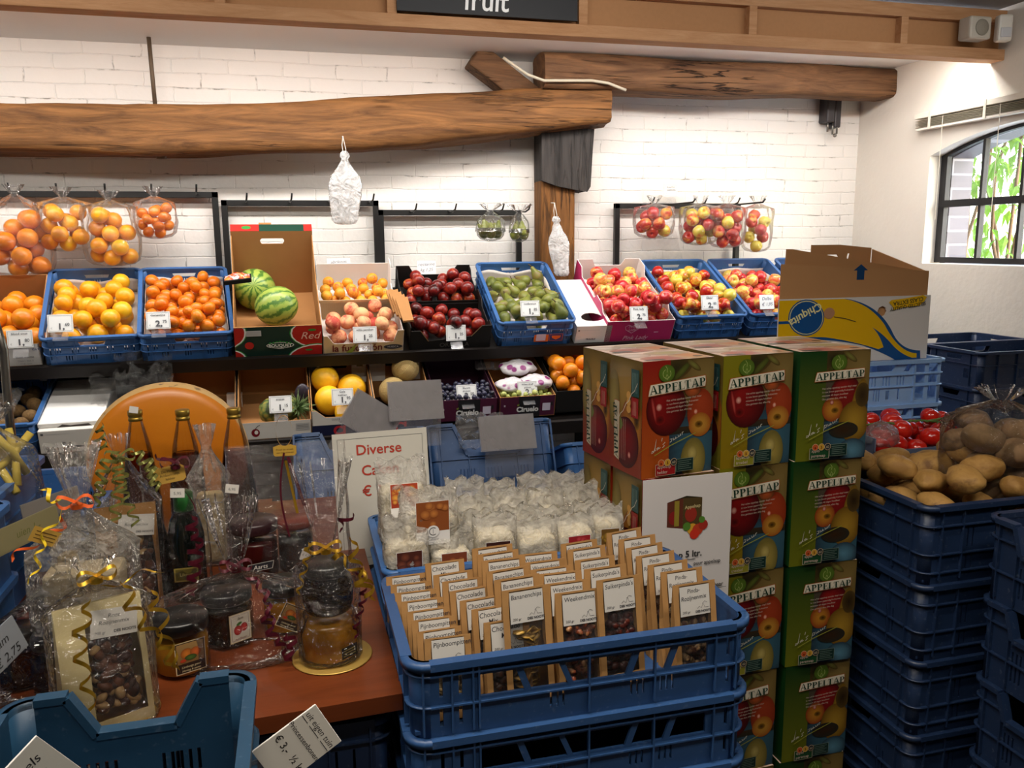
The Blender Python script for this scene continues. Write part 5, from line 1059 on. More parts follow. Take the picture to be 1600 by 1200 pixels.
m.text('CLASS EXTRA', X(825), Zc(452), .019, lin('#3a3a20'), rot=7, flip=True, bold=.02); m.text('SELECTED QUALITY', X(825), Zc(483), .0155, lin('#3a3a20'), rot=7, flip=True, bold=.02)
obj('sleeve_print', m, M_gloss, bx, M=T(0, -.0006, 0))
m = MB(); ax = X(530); m.ppoly([(ax, .318), (ax+.027, .298), (ax+.014, .298), (ax+.014, .268), (ax-.014, .268), (ax-.014, .298), (ax-.027, .298)], lin('#12406f')); obj('arrow_print', m, M_print, bx, M=T(0, .0075, 0))
# ================================================================== juice cartons
def serif(ch):
    R4 = lambda a, b, c, d: [(a, b), (c, b), (c, d), (a, d)]
    def arc(cx, cz, rx, rz, ix, iz, a0, a1, n=10):
        o = [(cx+rx*math.cos(R_(a0+(a1-a0)*k/n)), cz+rz*math.sin(R_(a0+(a1-a0)*k/n))) for k in range(n+1)]; i = [(cx+ix*math.cos(R_(a0+(a1-a0)*k/n)), cz+iz*math.sin(R_(a0+(a1-a0)*k/n))) for k in range(n, -1, -1)]; return o+i
    if ch == 'A': return .80, [[(.08, .04), (.15, .04), (.41, .72), (.36, .72)], [(.36, .72), (.46, .72), (.74, .04), (.55, .04)], R4(.17, .22, .58, .28), R4(0, 0, .25, .04), R4(.46, 0, .82, .04)]
    if ch == 'P': return .66, [R4(.09, .03, .26, .68), R4(0, 0, .36, .04), R4(0, .66, .34, .70), arc(.32, .50, .28, .20, .12, .15, 90, -90), R4(.25, .65, .33, .70), R4(.25, .30, .33, .35)]
    if ch == 'E': return .64, [R4(.09, .03, .26, .68), R4(0, 0, .58, .045), R4(0, .655, .56, .70), R4(.25, .33, .46, .38), R4(.44, .26, .47, .46), [(.54, 0), (.60, 0), (.62, .20), (.59, .20)], [(.53, .70), (.57, .70), (.58, .52), (.55, .52)]]
    if ch == 'L': return .60, [R4(.09, .03, .26, .68), R4(0, 0, .56, .045), R4(0, .66, .36, .70), [(.52, 0), (.58, 0), (.61, .22), (.58, .22)]]
    if ch == 'T': return .66, [R4(.245, .03, .415, .68), R4(.13, 0, .53, .04), R4(.02, .655, .64, .70), [(.02, .70), (.06, .70), (.05, .50), (.02, .50)], [(.60, .70), (.64, .70), (.64, .50), (.61, .50)]]
def wordmark(m, x0, z0, wid, rot, col, out, edge, vert=False):
    tot = sum(serif(c)[0] for c in 'APPELTAP'); s = wid/tot; ca, sa = math.cos(R_(rot)), math.sin(R_(rot)); tr = lambda p: (x0+p[0]*ca-p[1]*sa, z0+p[0]*sa+p[1]*ca)
    h = .70*s
    for g, c in ((.16*s, edge), (.10*s, out)): m.ppoly([tr(p) for p in ((-g-.02*s, -g), (wid+g*.5, -g), (wid+g*1.2, h*.5), (wid+g, h+g), (.25*s-g, h+g), (.1*s-g, h*.5))], c)
    x = 0
    for ch in 'APPELTAP':
        wch, ps = serif(ch)
        for p in ps: m.ppoly([tr((x+a*s, b*s)) for a, b in p], col)
        x += wch*s
CW, CD, CH = .188, .142, .266
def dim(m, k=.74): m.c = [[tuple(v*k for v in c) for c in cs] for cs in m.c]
def handwriting(m, x, z, s, col):
    c = lambda pts: m.line([(x+a*s, z+(b+a*.45)*s) for a, b in pts], .0016, col)
    c([(.05, .02), (0, .05), (-.02, 0), (.04, 0), (.07, .05), (.12, .3), (.08, .05), (.1, 0)]); c([(.18, .06), (.13, .04), (.14, 0), (.19, .03), (.2, .06), (.2, 0), (.24, .02)]); c([(.27, .16), (.29, .24)]); c([(.38, .08), (.31, .06), (.36, 0), (.30, -.02)])
    c([(.52, .08), (.48, -.14), (.52, .08), (.58, .06), (.57, 0), (.52, 0)]); c([(.62, .06), (.62, 0), (.68, .01), (.69, .06), (.70, 0), (.74, .01)]); c([(.76, .06), (.77, 0), (.82, .01), (.83, .06), (.84, 0)]); c([(.88, .0), (.88, .06), (.92, .06)])
def juice_front(kind):
    m = MB(); m.eps = .00012; w, h = CW/2, CH; clip = (-w, .0005, w, h-.0005); s = CW/685.0
    X = lambda px: -w + (px-145)*s*1.0; Z = lambda py: h*(1-(py-120)/1070.0)
    bands = {'red': ('#8E1A14', '#B4561A'), 'yellow': ('#7E7A16', '#8F7410'), 'green': ('#123A16', '#6E7216')}[kind]; bx = X(405)
    m.rect(-w, 0, bx, h, lin(bands[1]), lin(bands[0])); m.rect(bx, 0, w, h, lin('#3A4A55'), lin('#54401C'))
    m.ell(w*.75, h*.80, .075, .085, lin('#8A7440'), lin('#54401C'), clip=(bx, .001, w, h)); m.ell(bx+.012, h*.93, .05, .028, lin('#2A2A14'), lin('#54401C'), rot=20, clip=(bx, .001, w, h)); m.ell(bx+.03, h*.90, .032, .008, lin('#5A6424'), lin('#3A3A18'), rot=42, clip=(bx, .001, w, h)); m.ell(bx+.062, h*.945, .022, .007, lin('#7A7A3A'), lin('#54401C'), rot=-35, clip=(bx, .001, w, h))
    m.ell(w*.55, h*.22, .085, .095, lin('#3A6476'), lin('#2A3C4A'), clip=(bx, .001, w, h*.5)); m.rect(bx, h*.36, w, h*.42, lin('#2A2A22'), lin('#3c2a18'))
    if kind != 'green':
        m.ell(X(372), Z(560), .053, .061, lin('#8E1414'), lin('#3E0A0C'), off=(-.35, .3), clip=clip); m.ell(X(300), Z(540), .008, .009, lin('#E8B0A0'), lin('#8E1414')); m.ell(X(312), Z(655), .014, .012, lin('#3a0808'), lin('#861414')); m.ell(X(250), Z(560), .004, .03, lin('#C05048'), lin('#7E1414'), rot=12)
        m.ell(X(705), Z(615), .036, .054, lin('#A8401F'), lin('#8A3014'), off=(-.1, .4), clip=clip); m.ell(X(700), Z(735), .030, .028, lin('#C8963A'), lin('#A0561A'), clip=clip); m.ell(X(690), Z(730), .011, .008, lin('#2a1606'), lin('#9A6A1A')); m.ell(X(655), Z(610), .005, .006, lin('#F0C0A8'), lin('#C24A2A')); m.ell(X(620), Z(400), .022, .018, lin('#C25A2A'), lin('#6a3a1c'), clip=clip)
        m.ell(X(640), Z(1060), .034, .052, lin('#B09A4A'), lin('#6E6430'), clip=clip); m.ell(X(630), Z(1000), .014, .018, lin('#C8B468'), lin('#8E7E40'))
    else:
        m.ell(X(600), Z(560), .043, .050, lin('#9A1E1A'), lin('#4E0E10'), off=(-.3, .3), clip=clip); m.ell(X(480), Z(690), .028, .03, lin('#C88A2A'), lin('#8E3A18'), clip=clip); m.ell(X(505), Z(700), .010, .007, lin('#2a1606'), lin('#9A6A1A')); m.ell(X(470), Z(620), .005, .006, lin('#E8B0A0'), lin('#9A1E1A'))
        m.ell(X(735), Z(640), .018, .06, lin('#A8842A'), lin('#7A5A1A'), rot=-10, clip=clip); m.ell(X(700), Z(820), .042, .05, lin('#B08A2C'), lin('#6E4E16'), clip=clip); m.ell(X(770), Z(560), .02, .03, lin('#2a1c0a'), lin('#54401C'), clip=clip); m.ell(X(600), Z(900), .04, .02, lin('#3A2410'), lin('#2A2A22'), clip=clip); m.ell(w*.6, .02, .04, .03, lin('#5A8AA0'), lin('#2A3C4A'), clip=clip)
    m.ell(X(520 if kind == 'green' else 365), Z(235), .021, .0195, lin('#5E7A26'), lin('#4A641E'))
    c = lin('#A8B86A'); cx, cz = X(520 if kind == 'green' else 365), Z(235); m.ring(cx, cz-.001, .0095, .0108, c, 110, 400); m.line([(cx-.004, cz+.017), (cx+.001, cz+.01), (cx, cz+.002)], .0012, c); m.line([(cx, cz-.002), (cx-.004, cz-.012), (cx+.002, cz-.015), (cx+.004, cz-.009), (cx, cz-.002)], .0011, c)
    wordmark(m, X(205) if kind != 'green' else X(300), Z(418) if kind != 'green' else Z(400), .146 if kind != 'green' else .128, 5 if kind != 'green' else 3, lin('#16382A'), lin('#E8DEC8'), lin('#A85A2A'))
    for k, t in enumerate(('Het echte appelsap zonder dop! maar', 'in ruw linnen gepersdig fruitsamen', 'minstens 60 dagen houdbaar', 'Ons genieten dus, elke dag')):
        m.text(t, X(355), Z(487)-.0085*k, .0064, lin('#C9B8A8'), 'l', rot=3, sx=.95)
    handwriting(m, X(225), Z(945), .088, lin('#D8D2C2')); m.line([(X(245), Z(970)), (X(400), Z(890)), (X(640), Z(800))], .002, lin('#9A9A3A'))
    bx2 = X(260); tagc = {'red': '#A01A1E', 'yellow': '#8E8A2A', 'green': '#1E4A2A'}[kind]
    m.rect(bx2-.001, Z(1160)-.001, bx2+.052, Z(1060)+.001, lin('#C8B8A0')); m.rect(bx2, Z(1160), bx2+.051, Z(1060), lin(tagc)); m.rect(bx2+.053, Z(1140)-.001, bx2+.100, Z(1030)+.001, lin('#7A8A7A')); m.rect(bx2+.054, Z(1140), bx2+.099, Z(1030), lin('#14302A'))
    for a, b_ in zip((('appelsap', 'helder') if kind == 'red' else ('appelsap', 'troebel') if kind == 'yellow' else ('appel', 'perensap')), (1095, 1145)): m.text(a, bx2+.004, Z(b_), .0105, lin('#E0C8B8'), 'l')
    for k in range(5): m.line([(bx2+.058, Z(1048)-.0045*k), (bx2+.094-.006*(k % 2), Z(1048)-.0045*k+.0004)], .0014, lin('#6a7e74'))
    for k, (cc, t) in enumerate((('#C85A2A', ''), ('#D0A038', '5'), ('#202a30', ''))): m.ell(bx2+.013+.0165*k, Z(1045), .0085, .0085, lin('#D8B890')); m.ell(bx2+.013+.0165*k, Z(1045), .0075, .0075, lin(cc)); m.text(t or ('60' if k == 2 else 'a'), bx2+.013+.0165*k, Z(1045)-.0035, .009, lin('#5a1410') if k < 2 else lin('#A89A80'), bold=.03)
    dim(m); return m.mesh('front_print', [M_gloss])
def juice_side(kind):
    m = MB(); m.eps = .00012; w, h = CD/2, CH; clip = (-w, .0005, w, h-.0005)
    m.rect(-w, 0, w, h, lin('#8A2A16') if kind == 'red' else lin('#6E6A1A'), lin('#6E5A26')); m.ell(.0, h*.72, w*1.1, h*.3, lin('#A8823A'), lin('#6E5A26'), clip=clip); m.ell(.03, h*.42, .05, .07, lin('#C88A2C'), lin('#8A4A1A'), clip=clip); m.ell(.05, h*.47, .012, .016, lin('#2a1606'), lin('#9A6A1A'), clip=clip); m.ell(.005, h*.27, .055, .06, lin('#8E1A16'), lin('#3E0A0C'), off=(-.2, .3), clip=clip); m.ell(.02, h*.17, .006, .008, lin('#E8B0A0'), lin('#8E1414')); m.ell(-w*.7, h*.62, .025, .07, lin('#9A8A4A'), lin('#6E5A26'), clip=clip); m.ell(-.03, h*.42, .02, .016, lin('#5E7A26'))
    wordmark(m, -.028, h*.10, .134, 90, lin('#16382A'), lin('#CFC4AC'), lin('#A85A2A'))
    for k in range(4): m.line([(-.012+.008*k, h*.12), (-.012+.008*k, h*.48)], .0012, lin('#B89A88'))
    m.rect(.035, h*.70, .068, h*.93, lin('#1E4A4A')); m.rect(.037, h*.52, .066, h*.69, lin('#A01A1E'))
    for k in range(4): m.line([(.042+.006*k, h*.73), (.042+.006*k, h*.90)], .0014, lin('#7a9a96')); 
    for k in range(3): m.line([(.046+.006*k, h*.54), (.046+.006*k, h*.66)], .0018, lin('#D09A8A')); m.ell(.027, h*(.58+.06*k), .009, .009, lin('#D8A050'))
    m.line([(-.02+.012*k, h*(.45+.05*k+.02*(k % 2))) for k in range(8)], .0018, lin('#D8D2C2'))
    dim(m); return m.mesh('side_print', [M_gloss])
def juice_top(kind):
    m = MB(); m.eps = .00012; w, d = CW/2, CD; clip = (-w, .0005, w, d-.0005); m.rect(-w, 0, w, d, lin('#D8BCAA'), lin('#E4CEC2'))  # pale pink ground: light washing over the tops is painted into the print
    m.ell(-.02, .03, .06, .035, lin('#A03A34'), lin('#B08070'), clip=clip); m.ell(.06, .05, .05, .05, lin('#C87A3A'), lin('#B89A7A'), clip=clip); m.ell(.07, .03, .012, .01, lin('#3a2210'), clip=clip); m.ell(-.07, .09, .05, .03, lin('#D8C8C0'), lin('#B8A08E'), clip=clip); m.rect(-.08, .006, -.03, .022, lin('#4a4a4a')); m.ell(.03, .1, .06, .03, lin('#A89A5A'), lin('#B8A08E'), clip=clip)
    return m.mesh('washed_top_print', [M_gloss])
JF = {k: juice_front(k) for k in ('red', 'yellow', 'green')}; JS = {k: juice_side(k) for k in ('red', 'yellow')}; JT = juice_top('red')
M_jb = {'red': plain('red_carton', '#7A2416', .5), 'yellow': plain('olive_carton', '#6A6420', .5), 'green': plain('green_carton', '#123E18', .45)}
def jbox(kind):
    mb = MB(); w = CW/2; mb.box(-w, w, 0, CD, 0, CH-.003); mb.box(-w, w, 0, CD*.49, CH-.003, CH); mb.box(-w, w, CD*.51, CD, CH-.003, CH-.001); return mb.mesh('juice_carton', [M_jb[kind]])
JB = {k: jbox(k) for k in M_jb}
def juice(kind, M, label, group=None):
    o = obj('juice_carton', JB[kind]); o.matrix_world = M; tag(o, label, 'juice carton', group)
    obj('front_print', JF[kind], parent=o, M=T(0, -.0004, 0)); obj('washed_top_print', JT, parent=o, M=T(0, 0, CH+.0004) @ RX(-90) @ S(1, 1, 1))
    if kind in JS: obj('side_print', JS[kind], parent=o, M=T(-CW/2-.0004, CD/2, 0) @ RZ(-90))
    return o
cols = [('red', .726, 1.655, 7), ('yellow', .935, 1.682, 3), ('green', 1.140, 1.690, 0)]
lv = ['top', 'second', 'third', 'fourth', 'bottom']
for kind, x, y, rz in cols:
    for k in range(5):
        z = 1.338-CH*(k+1); jx, jr = RNG.uniform(-.004, .004), RNG.uniform(-1.5, 1.5)
        M0 = T(x + (.0 if k else 0)+jx, y, z) @ RZ(rz+jr) @ T(CW/2, 0, 0)
        juice(kind, M0, f'{kind if kind != "yellow" else "olive yellow"} apple juice carton, {lv[k]} of the front stack')
        Mb = T(x+jx, y, z) @ RZ(rz) @ T(CW/2, CD+.006, 0)
        if k < 2: juice('red' if kind == 'red' else kind, Mb, f'apple juice carton standing behind the {lv[k]} {"olive" if kind == "yellow" else kind} front carton')
        else: juice(kind, Mb, 'apple juice carton hidden low in the rear stack', 'lower cartons of the rear juice stack')
# product notice taped on the cartons
q0 = P(1003, 750, Y=1.648); wn, hn = .225, .31
nt_ = thing('product_notice', 'white notice with a carton picture hung on the juice cartons', 'sign', T(q0.x+wn/2, 1.645, q0.z-hn) @ RZ(2))
mb = MB(); mb.box(-wn/2, wn/2, 0, .0015, 0, hn); sht = obj('sheet', mb, plain('notice_paper', '#CFCAC8', .6), nt_)
m = MB(); m.eps = .0001
c0 = (-.01, hn-.06); m.ppoly([(-.052, hn-.115), (-.012, hn-.122), (-.012, hn-.05), (-.052, hn-.057)], lin('#5A2A1C')); m.ppoly([(-.012, hn-.122), (.036, hn-.115), (.036, hn-.052), (-.012, hn-.05)], lin('#4A3A1C')); m.ppoly([(-.052, hn-.057), (-.012, hn-.05), (.036, hn-.052), (-.004, hn-.045)], lin('#2a2412'))
m.ell(-.036, hn-.095, .012, .016, lin('#7E1A18')); m.ell(.008, hn-.09, .015, .018, lin('#8E2A1C')); m.text('Appeltap', .012, hn-.075, .011, lin('#B8A878'), rot=4, bold=.02); m.rect(-.034, hn-.115, -.022, hn-.055, lin('#8A7A2A'))
for cx, cz, r, c in ((.012, hn-.125, .013, '#C8942A'), (.026, hn-.128, .0135, '#B03A1E'), (.040, hn-.118, .012, '#9A2A1C'), (.018, hn-.138, .012, '#C0301E'), (-.002, hn-.118, .010, '#4E7A2A'), (.036, hn-.105, .008, '#4E7A2A')): m.ell(cx, cz, r, r, lin(c))
g = (.02, .02, .02); m.text('appeltap 5 ltr.', -wn/2+.028, hn-.192, .022, g, 'l', .02); m.line([(-wn/2+.028, hn-.198), (-wn/2+.135, hn-.198)], .0014, g)
for k, t in enumerate(('Appel-perensap', 'appelsap –helder', 'appelsap –troebel')): m.text(t, -wn/2+.028, hn-.216-.019*k, .0125, g, 'l', .015)
m.text('puur appelsap', wn/2-.025, hn-.213, .0125, g, 'r', .015); m.text('60 dagen houdbaar', .045, hn-.272, .0135, g, 'c', .02); m.line([(-.03, hn-.276), (.105, hn-.276)], .001, g)
obj('print', m, M_print, sht, M=T(0, -.0003, 0))

# ================================================================== crate of snack bags
def ppts(*a): return [(x/1330*.6-.3-.0902, z) for x, z in a]
def win_holes():
    z0, z1 = .062, .100; o = []
    for a, b_, c, d_ in ((-.187, -.187, -.118, -.132), (-.108, -.122, -.040, -.055), (-.034, -.048, .086, .070), (.094, .078, .146, .146-.016), (.155, .139, .222, .222)):
        pass
    o = [[(-.187, z0), (-.112, z0), (-.126, z1), (-.187, z1)], [(-.100, z0), (-.036, z0), (-.052, z1), (-.114, z1)], [(-.026, z0), (.068, z0), (.082, z1), (-.042, z1)], [(.080, z0), (.140, z0), (.154, z1), (.094, z1)], [(.152, z0), (.222, z0), (.222, z1), (.166, z1)]]
    h = list(o)
    for c in (-.055, .09, .145): h += slits(c-.011, c+.011, .022, .05, 3, .004)
    for c in (-.252, -.22, .262): h += slits(c, c, .018, .05, 1, .006) + slits(c, c, .07, .105, 1, .006)
    return h
ME_snack = crate_mb(.60, .365, .134, win_holes(), slot_rows(.365, .134, [(.03, .09)], 4, .34, 3), bands=(.056, .110), ribx=(-.282, -.235, -.200, .0, .235, .275, .12, -.19), riby=(-.14, -.07, .07, .14), lip=.013, ribd=.008, rad=.03).mesh('snack_crate', [M_blue2])
SX, SYY = .446, 1.222
stack('plastic_crate', ME_snack, SX, SYY, 0, 0, .134, 7, lambda k: 'blue crate filled with paper snack bags' if k == 0 else f'empty blue crate under the snack bags, {ORD[k]} of its stack')
M_bagk = plain('snack_bag_kraft', '#AD8250', .75, .2, nscale=25, namp=.14, bscale=30, bstr=.35, bdist=.004); M_nut = {}
for k, a, b_ in (('pijn', '#C9AE78', '#B89860'), ('choc', '#2A1610', '#4A2A1A'), ('ban', '#C9A04A', '#A87E30'), ('week', '#B08A58', '#7A3A22'), ('suik', '#3A1410', '#5A2418'), ('pinda', '#6A3A24', '#C0A070')):
    M_nut[k] = fruit_mat('nuts_'+k, [(.35, a), (.6, b_)], 60, .4, 0, 0, .1)
def nuts_mesh(kind, w, h, d, seed, n=46):
    rg = random.Random(seed); mb = MB()
    for i in range(n):
        r = {'ban': .013, 'week': .0085, 'suik': .009, 'choc': .008, 'pijn': .005, 'pinda': .008}[kind]; x, z, y = rg.uniform(-w/2+r, w/2-r), rg.uniform(r, h-r), rg.uniform(r*.6, d)
        mb.M = T(x, y, z) @ RZ(rg.uniform(0, 360)) @ RX(rg.uniform(0, 360)); s = (1, .22, .9) if kind == 'ban' else ((.75, .75, 1.5) if kind in ('week', 'pijn') else (1, .9, 1.1)); mb.ball((0, 0, 0), tuple(r*q for q in s), 8, 6)
    return mb.mesh('contents', [M_nut[kind]])
def snack_bag_mesh(w, h, d, seed=0):
    mb = MB(); a = w/2; hh = h*.80; sd = Vector((seed*3.1, 2, 1)); k = .0015
    # front sheet (slopes back to the seal) with a window, back sheet, gussets, folded seal
    ang = math.degrees(math.atan2(d*.45, h)); mb.M = RX(-ang)
    L = h/math.cos(R_(ang)); mb.prism([(-a, 0), (a, 0), (a, L), (-a, L)], .0006, [[(-a*.74, h*.10), (a*.74, h*.10), (a*.74, h*.985), (-a*.74, h*.985)]])
    mb.M = I4.copy()
    y0 = lambda z: d*.45*z/h; y1 = lambda z: d - d*.53*z/h
    mb.add([(-a, y1(0), 0), (a, y1(0), 0), (a, y1(h), h), (-a, y1(h), h)], [(0, 1, 2, 3)])
    for s in (-1, 1):
        g = s*(a-.014); mb.add([(s*a, y0(0), 0), (s*a, y1(0), 0), (s*a, y0(h*.5), h*.5), (s*a, y1(h*.5), h*.5), (s*a, y0(h), h), (s*a, y1(h), h), (g, (y0(h*.55)+y1(h*.55))/2, h*.55), (s*a-.001*s, (y0(0)+y1(0))/2, 0), (g, (y0(h)+y1(h))/2, h)], [(0, 7, 6, 2), (7, 1, 3, 6), (2, 6, 8, 4), (6, 3, 5, 8)])
    mb.add([(-a, 0, 0), (a, 0, 0), (a, d, 0), (-a, d, 0)], [(0, 3, 2, 1)])
    return mb, ang, L
NAMES = {'pijn': ['Pijnboompitten'], 'choc': ['Chocolade', 'Mix'], 'ban': ['Bananenchips'], 'week': ['Weekendmix'], 'suik': ["Suikerpinda's"], 'pinda': ['Pinda-', 'Rozijnenmix']}
ENG = {'pijn': 'pine nut', 'choc': 'chocolate mix', 'ban': 'banana chip', 'week': 'weekend mix', 'suik': 'sugared peanut', 'pinda': 'peanut raisin'}
def snack_label(kind, w, z):
    m = MB(); m.eps = .00012; lw, lh = w*.70, w*.62; g = (.03, .03, .04); m.rect(-lw/2, z-lh, lw/2, z, lin('#CFCBC4')); nm = NAMES[kind]; sz = .0125 if max(len(t) for t in nm) < 10 else .0112
    for i, t in enumerate(nm): m.text(t, -.002 if len(nm) > 1 else -lw/2+.003, z-.0125-.0125*i, sz, g, 'c' if len(nm) > 1 else 'l', .004, .12, 1.5, .92)
    m.text('200 gr', -lw/2+.004, z-lh+.005, .006, g, 'l', 0, .15); x = lw/2-.014; m.text('DES NOOTS', x, z-lh+.004, .0058, g, 'c', .035); m.line([(x-.012, z-lh+.011), (x-.008, z-lh+.015), (x-.004, z-lh+.011), (x, z-lh+.020), (x+.003, z-lh+.012), (x+.011, z-lh+.012)], .0007, g); m.line([(x-.002, z-lh+.019), (x+.003, z-lh+.023), (x+.008, z-lh+.021)], .0006, g)
    return m.mesh('label', [M_print])
FILM_W = film('bag_window', haze=.03, gloss=.25, scale=30, strength=.5, dist=.01)
rows = {  # kind: (n, x back, x front, top z back, top z front, width, rz back, rz front)
 'pijn': (8, .180, .215, .958, .953, .078, 2, 2), 'choc': (7, .262, .315, .972, .972, .080, 6, 4), 'ban': (6, .362, .352, .995, 1.028, .086, 4, 6), 'week': (6, .452, .444, .972, 1.006, .086, 2, 2), 'suik': (5, .545, .520, .988, 1.02, .084, 6, 4), 'pinda': (7, .652, .668, 1.005, .998, .086, 10, 3)}
OR2 = ['front', 'second', 'third', 'fourth', 'fifth', 'sixth', 'seventh', 'eighth']
for kind, (n, xb, xf, zb_, zf_, w, rb, rf) in rows.items():
    H0 = (zb_+zf_)/2-.818; protos = None
    for i in range(n):     # i = 0 is the front bag
        u = i/(n-1); x = xf+(xb-xf)*u+RNG.uniform(-.003, .003); y = 1.243+(1.515-1.243)*u; zt = zf_+(zb_-zf_)*u+RNG.uniform(-.004, .004); lean = -6 if i else -4
        M0 = T(x, y, zt-H0) @ RZ((rf+(rb-rf)*u)+RNG.uniform(-3, 3)) @ RX(lean)
        lab = f'paper bag of {ENG[kind]}, {OR2[i]} in its row'
        if protos is None:
            d = .036 if n < 8 else .030; geo, ang, L = snack_bag_mesh(w, H0, d); protos = obj('snack_bag', geo, M_bagk); protos.matrix_world = M0; tag(protos, lab, 'snack bag', 'snack bags in the blue crate')
            mb = MB(); mb.box(-w*.365, w*.365, .0007, .0012, H0*.10, H0*.98); obj('window', mb, FILM_W, protos, M=RX(-ang))
            obj('label', snack_label(kind, w, L*.972), parent=protos, M=RX(-ang) @ T(0, -.0004, 0)); obj('contents', nuts_mesh(kind, w*.74, H0*.60, d*.42, n, 75), parent=protos, M=RX(-ang*.8) @ T(0, .0035, H0*.08))
        else: copy_tree(protos, M0, lab, 'snack bags in the blue crate')
# ================================================================== cake packs behind
ME_cakec = crate_mb(.535, .36, .134, slot_rows(.535, .134, [(.03, .09)], 5, .36, 3), (), bands=(.056, .11), ribx=(-.2, 0, .2), lip=.010).mesh('cake_crate', [M_blue])
stack('plastic_crate', ME_cakec, .418, 1.612, 0, 0, .134, 7, lambda k: 'blue crate full of white cake packs' if k == 0 else f'blue crate under the cake packs, {ORD[k]} of its stack')
M_cake = plain('white_cake_mix', '#DDD2B8', .8, .2, nscale=22, namp=.08, bscale=30, bstr=.4, bdist=.006); M_filmc = film('cake_pack_film', haze=.42, gloss=.24, scale=30, strength=1.0, dist=.03, hazecol=(.93, .91, .86))
def cake_pack(M, lab, w, d, h, top, seed, pic=None, grp='cake packs in the blue crate', lz=.02, lh=.06):
    t = thing('cake_pack', lab, 'cake pack', M, grp); sd = Vector((seed*3.3, seed, 1)); 
    def blk(e, hh):
        def fn(u, v):
            a = 2*math.pi*u; b = math.pi*(v*.996+.002); p = 6.0
            c, s_, cb, sb = math.cos(a), math.sin(a), -math.cos(b), math.sin(b); k = (abs(c)**p+abs(s_)**p)**(-1/p); kb = (abs(cb)**p+abs(sb)**p)**(-1/p)
            q = Vector((c*k*sb*kb*w/2, s_*k*sb*kb*d/2, hh/2+cb*kb*hh/2)); return q*(1+e*noise.noise(q*25+sd))
        return fn
    mb = MB(); mb.grid(blk(.04, h), 24, 14, wrap=True); obj('cake', mb, M_cake, t)
    mb = MB(); seg = 30; prof = [(0, .98), (.3, 1.05), (.7, 1.05), (.95, 1.03), (1.0, 1.0)] + [(1+.12*k, 1-.10*k) for k in range(1, 5)]
    def fn(u, v):
        a = 2*math.pi*u; c, s_ = math.cos(a), math.sin(a); p = 5.0; k = (abs(c)**p+abs(s_)**p)**(-1/p)
        if v <= .55: z = h*1.03*v/.55; f = 1.05; fy = 1.07
        else: q = (v-.55)/.45; z = h*1.03+(top-h)*q; f = 1.05+.02*q; fy = 1.07*(1-q)+.05*q
        n_ = noise.noise(Vector((c*2, s_*2, z*30))+sd); cr = .006*n_*(1+2*max(0, v-.5))
        return (c*k*w/2*f+cr, s_*k*d/2*fy+cr+.012*max(0, v-.6)*math.sin(6*u*6.28+seed), z+(.006*math.sin(9*c+seed) if v > .97 else 0))
    mb.grid(fn, 36, 16, wrap=True); obj('film_bag', mb, M_filmc, t)
    if pic:
        m = MB(); m.eps = .0001; lw = w*.62; m.rect(-lw/2, lz, lw/2, lz+lh*1.25, (.8, .78, .75)); z0, z1 = lz+lh*.38, lz+lh*1.25; c1, c2 = pic; m.rect(-lw/2+.001, z0, lw/2-.001, z1-.001, lin(c1)); rg = random.Random(seed)
        for k in range(9): r = rg.uniform(.006, .012); m.ell(rg.uniform(-lw/2+r, lw/2-r), rg.uniform(z0+r, z1-r), r, r*.9, lin(c2), lin(c1))
        m.ell(0, z0, .013, .013, (.8, .78, .75)); m.ring(0, z0, .007, .009, (.12, .12, .12), 50, 310); m.line([(0, z0-.005), (0, z0+.005)], .0012, (.3, .3, .3)); m.text('Cakery', 0, z0-.019, .008, (.2, .2, .2)); m.line([(-.02, z0-.024), (.02, z0-.024)], .0012, (.4, .4, .4)); m.line([(-.016, z0-.028), (.016, z0-.028)], .0012, (.4, .4, .4))
        obj('label', m, M_print, t, M=T(0, -d/2*1.10-.001, 0))
    return t
BR, RD, OG, YL = ('#4A2014', '#7A4028'), ('#9A1E22', '#C8484A'), ('#7A3A1E', '#B86A34'), ('#6A4A1A', '#B89030')
for k, (x, y, z, w, h, top, rz, pic, lab) in enumerate((
  (.196, 1.655, .822, .088, .165, .215, 4, BR, 'cake pack with a brown caramel picture at the front left of the crate'), (.292, 1.66, .822, .09, .135, .175, 2, OG, 'cake pack with an orange brown picture at the front of the crate'),
  (.388, 1.66, .822, .088, .165, .195, 0, ('#3A1A12', '#8A5A42'), 'cake pack with a picture of round chocolates'), (.482, 1.66, .822, .088, .150, .18, -3, None, 'plain white cake pack in the front row, between chocolates and strawberries'),
  (.568, 1.66, .822, .085, .155, .18, 3, RD, 'cake pack with a red strawberry picture'), (.648, 1.67, .822, .07, .165, .19, -4, YL, 'cake pack with a yellow picture beside the juice cartons'))):
    cake_pack(T(x, y, z) @ RZ(rz), lab, w, .065, h, top, k+1, pic, None, lz=h*.48, lh=.058)
kk = 10
for r in range(1, 4):
    for c in range(6):
        x = .20+.088*c+RNG.uniform(-.006, .006); y = 1.655+.088*r; zt = (.96 if c < 2 else .985)+.012*r
        if c < 2 and r == 3: continue
        cake_pack(T(x, y, .82) @ RZ(RNG.uniform(-6, 6)), 'white cake pack standing in the back rows of the crate', .084, .078, .128+.010*r, zt-.82+RNG.uniform(-.006, .012), kk, None, 'cake packs in the back rows'); kk += 1
cake_pack(T(.250, 1.69, .955) @ RZ(3), 'cake pack with a fanned cinnamon label lying high on the others', .115, .085, .075, .13, 51, ('#8A4A20', '#C07A3A'), None, lz=.02, lh=.075)
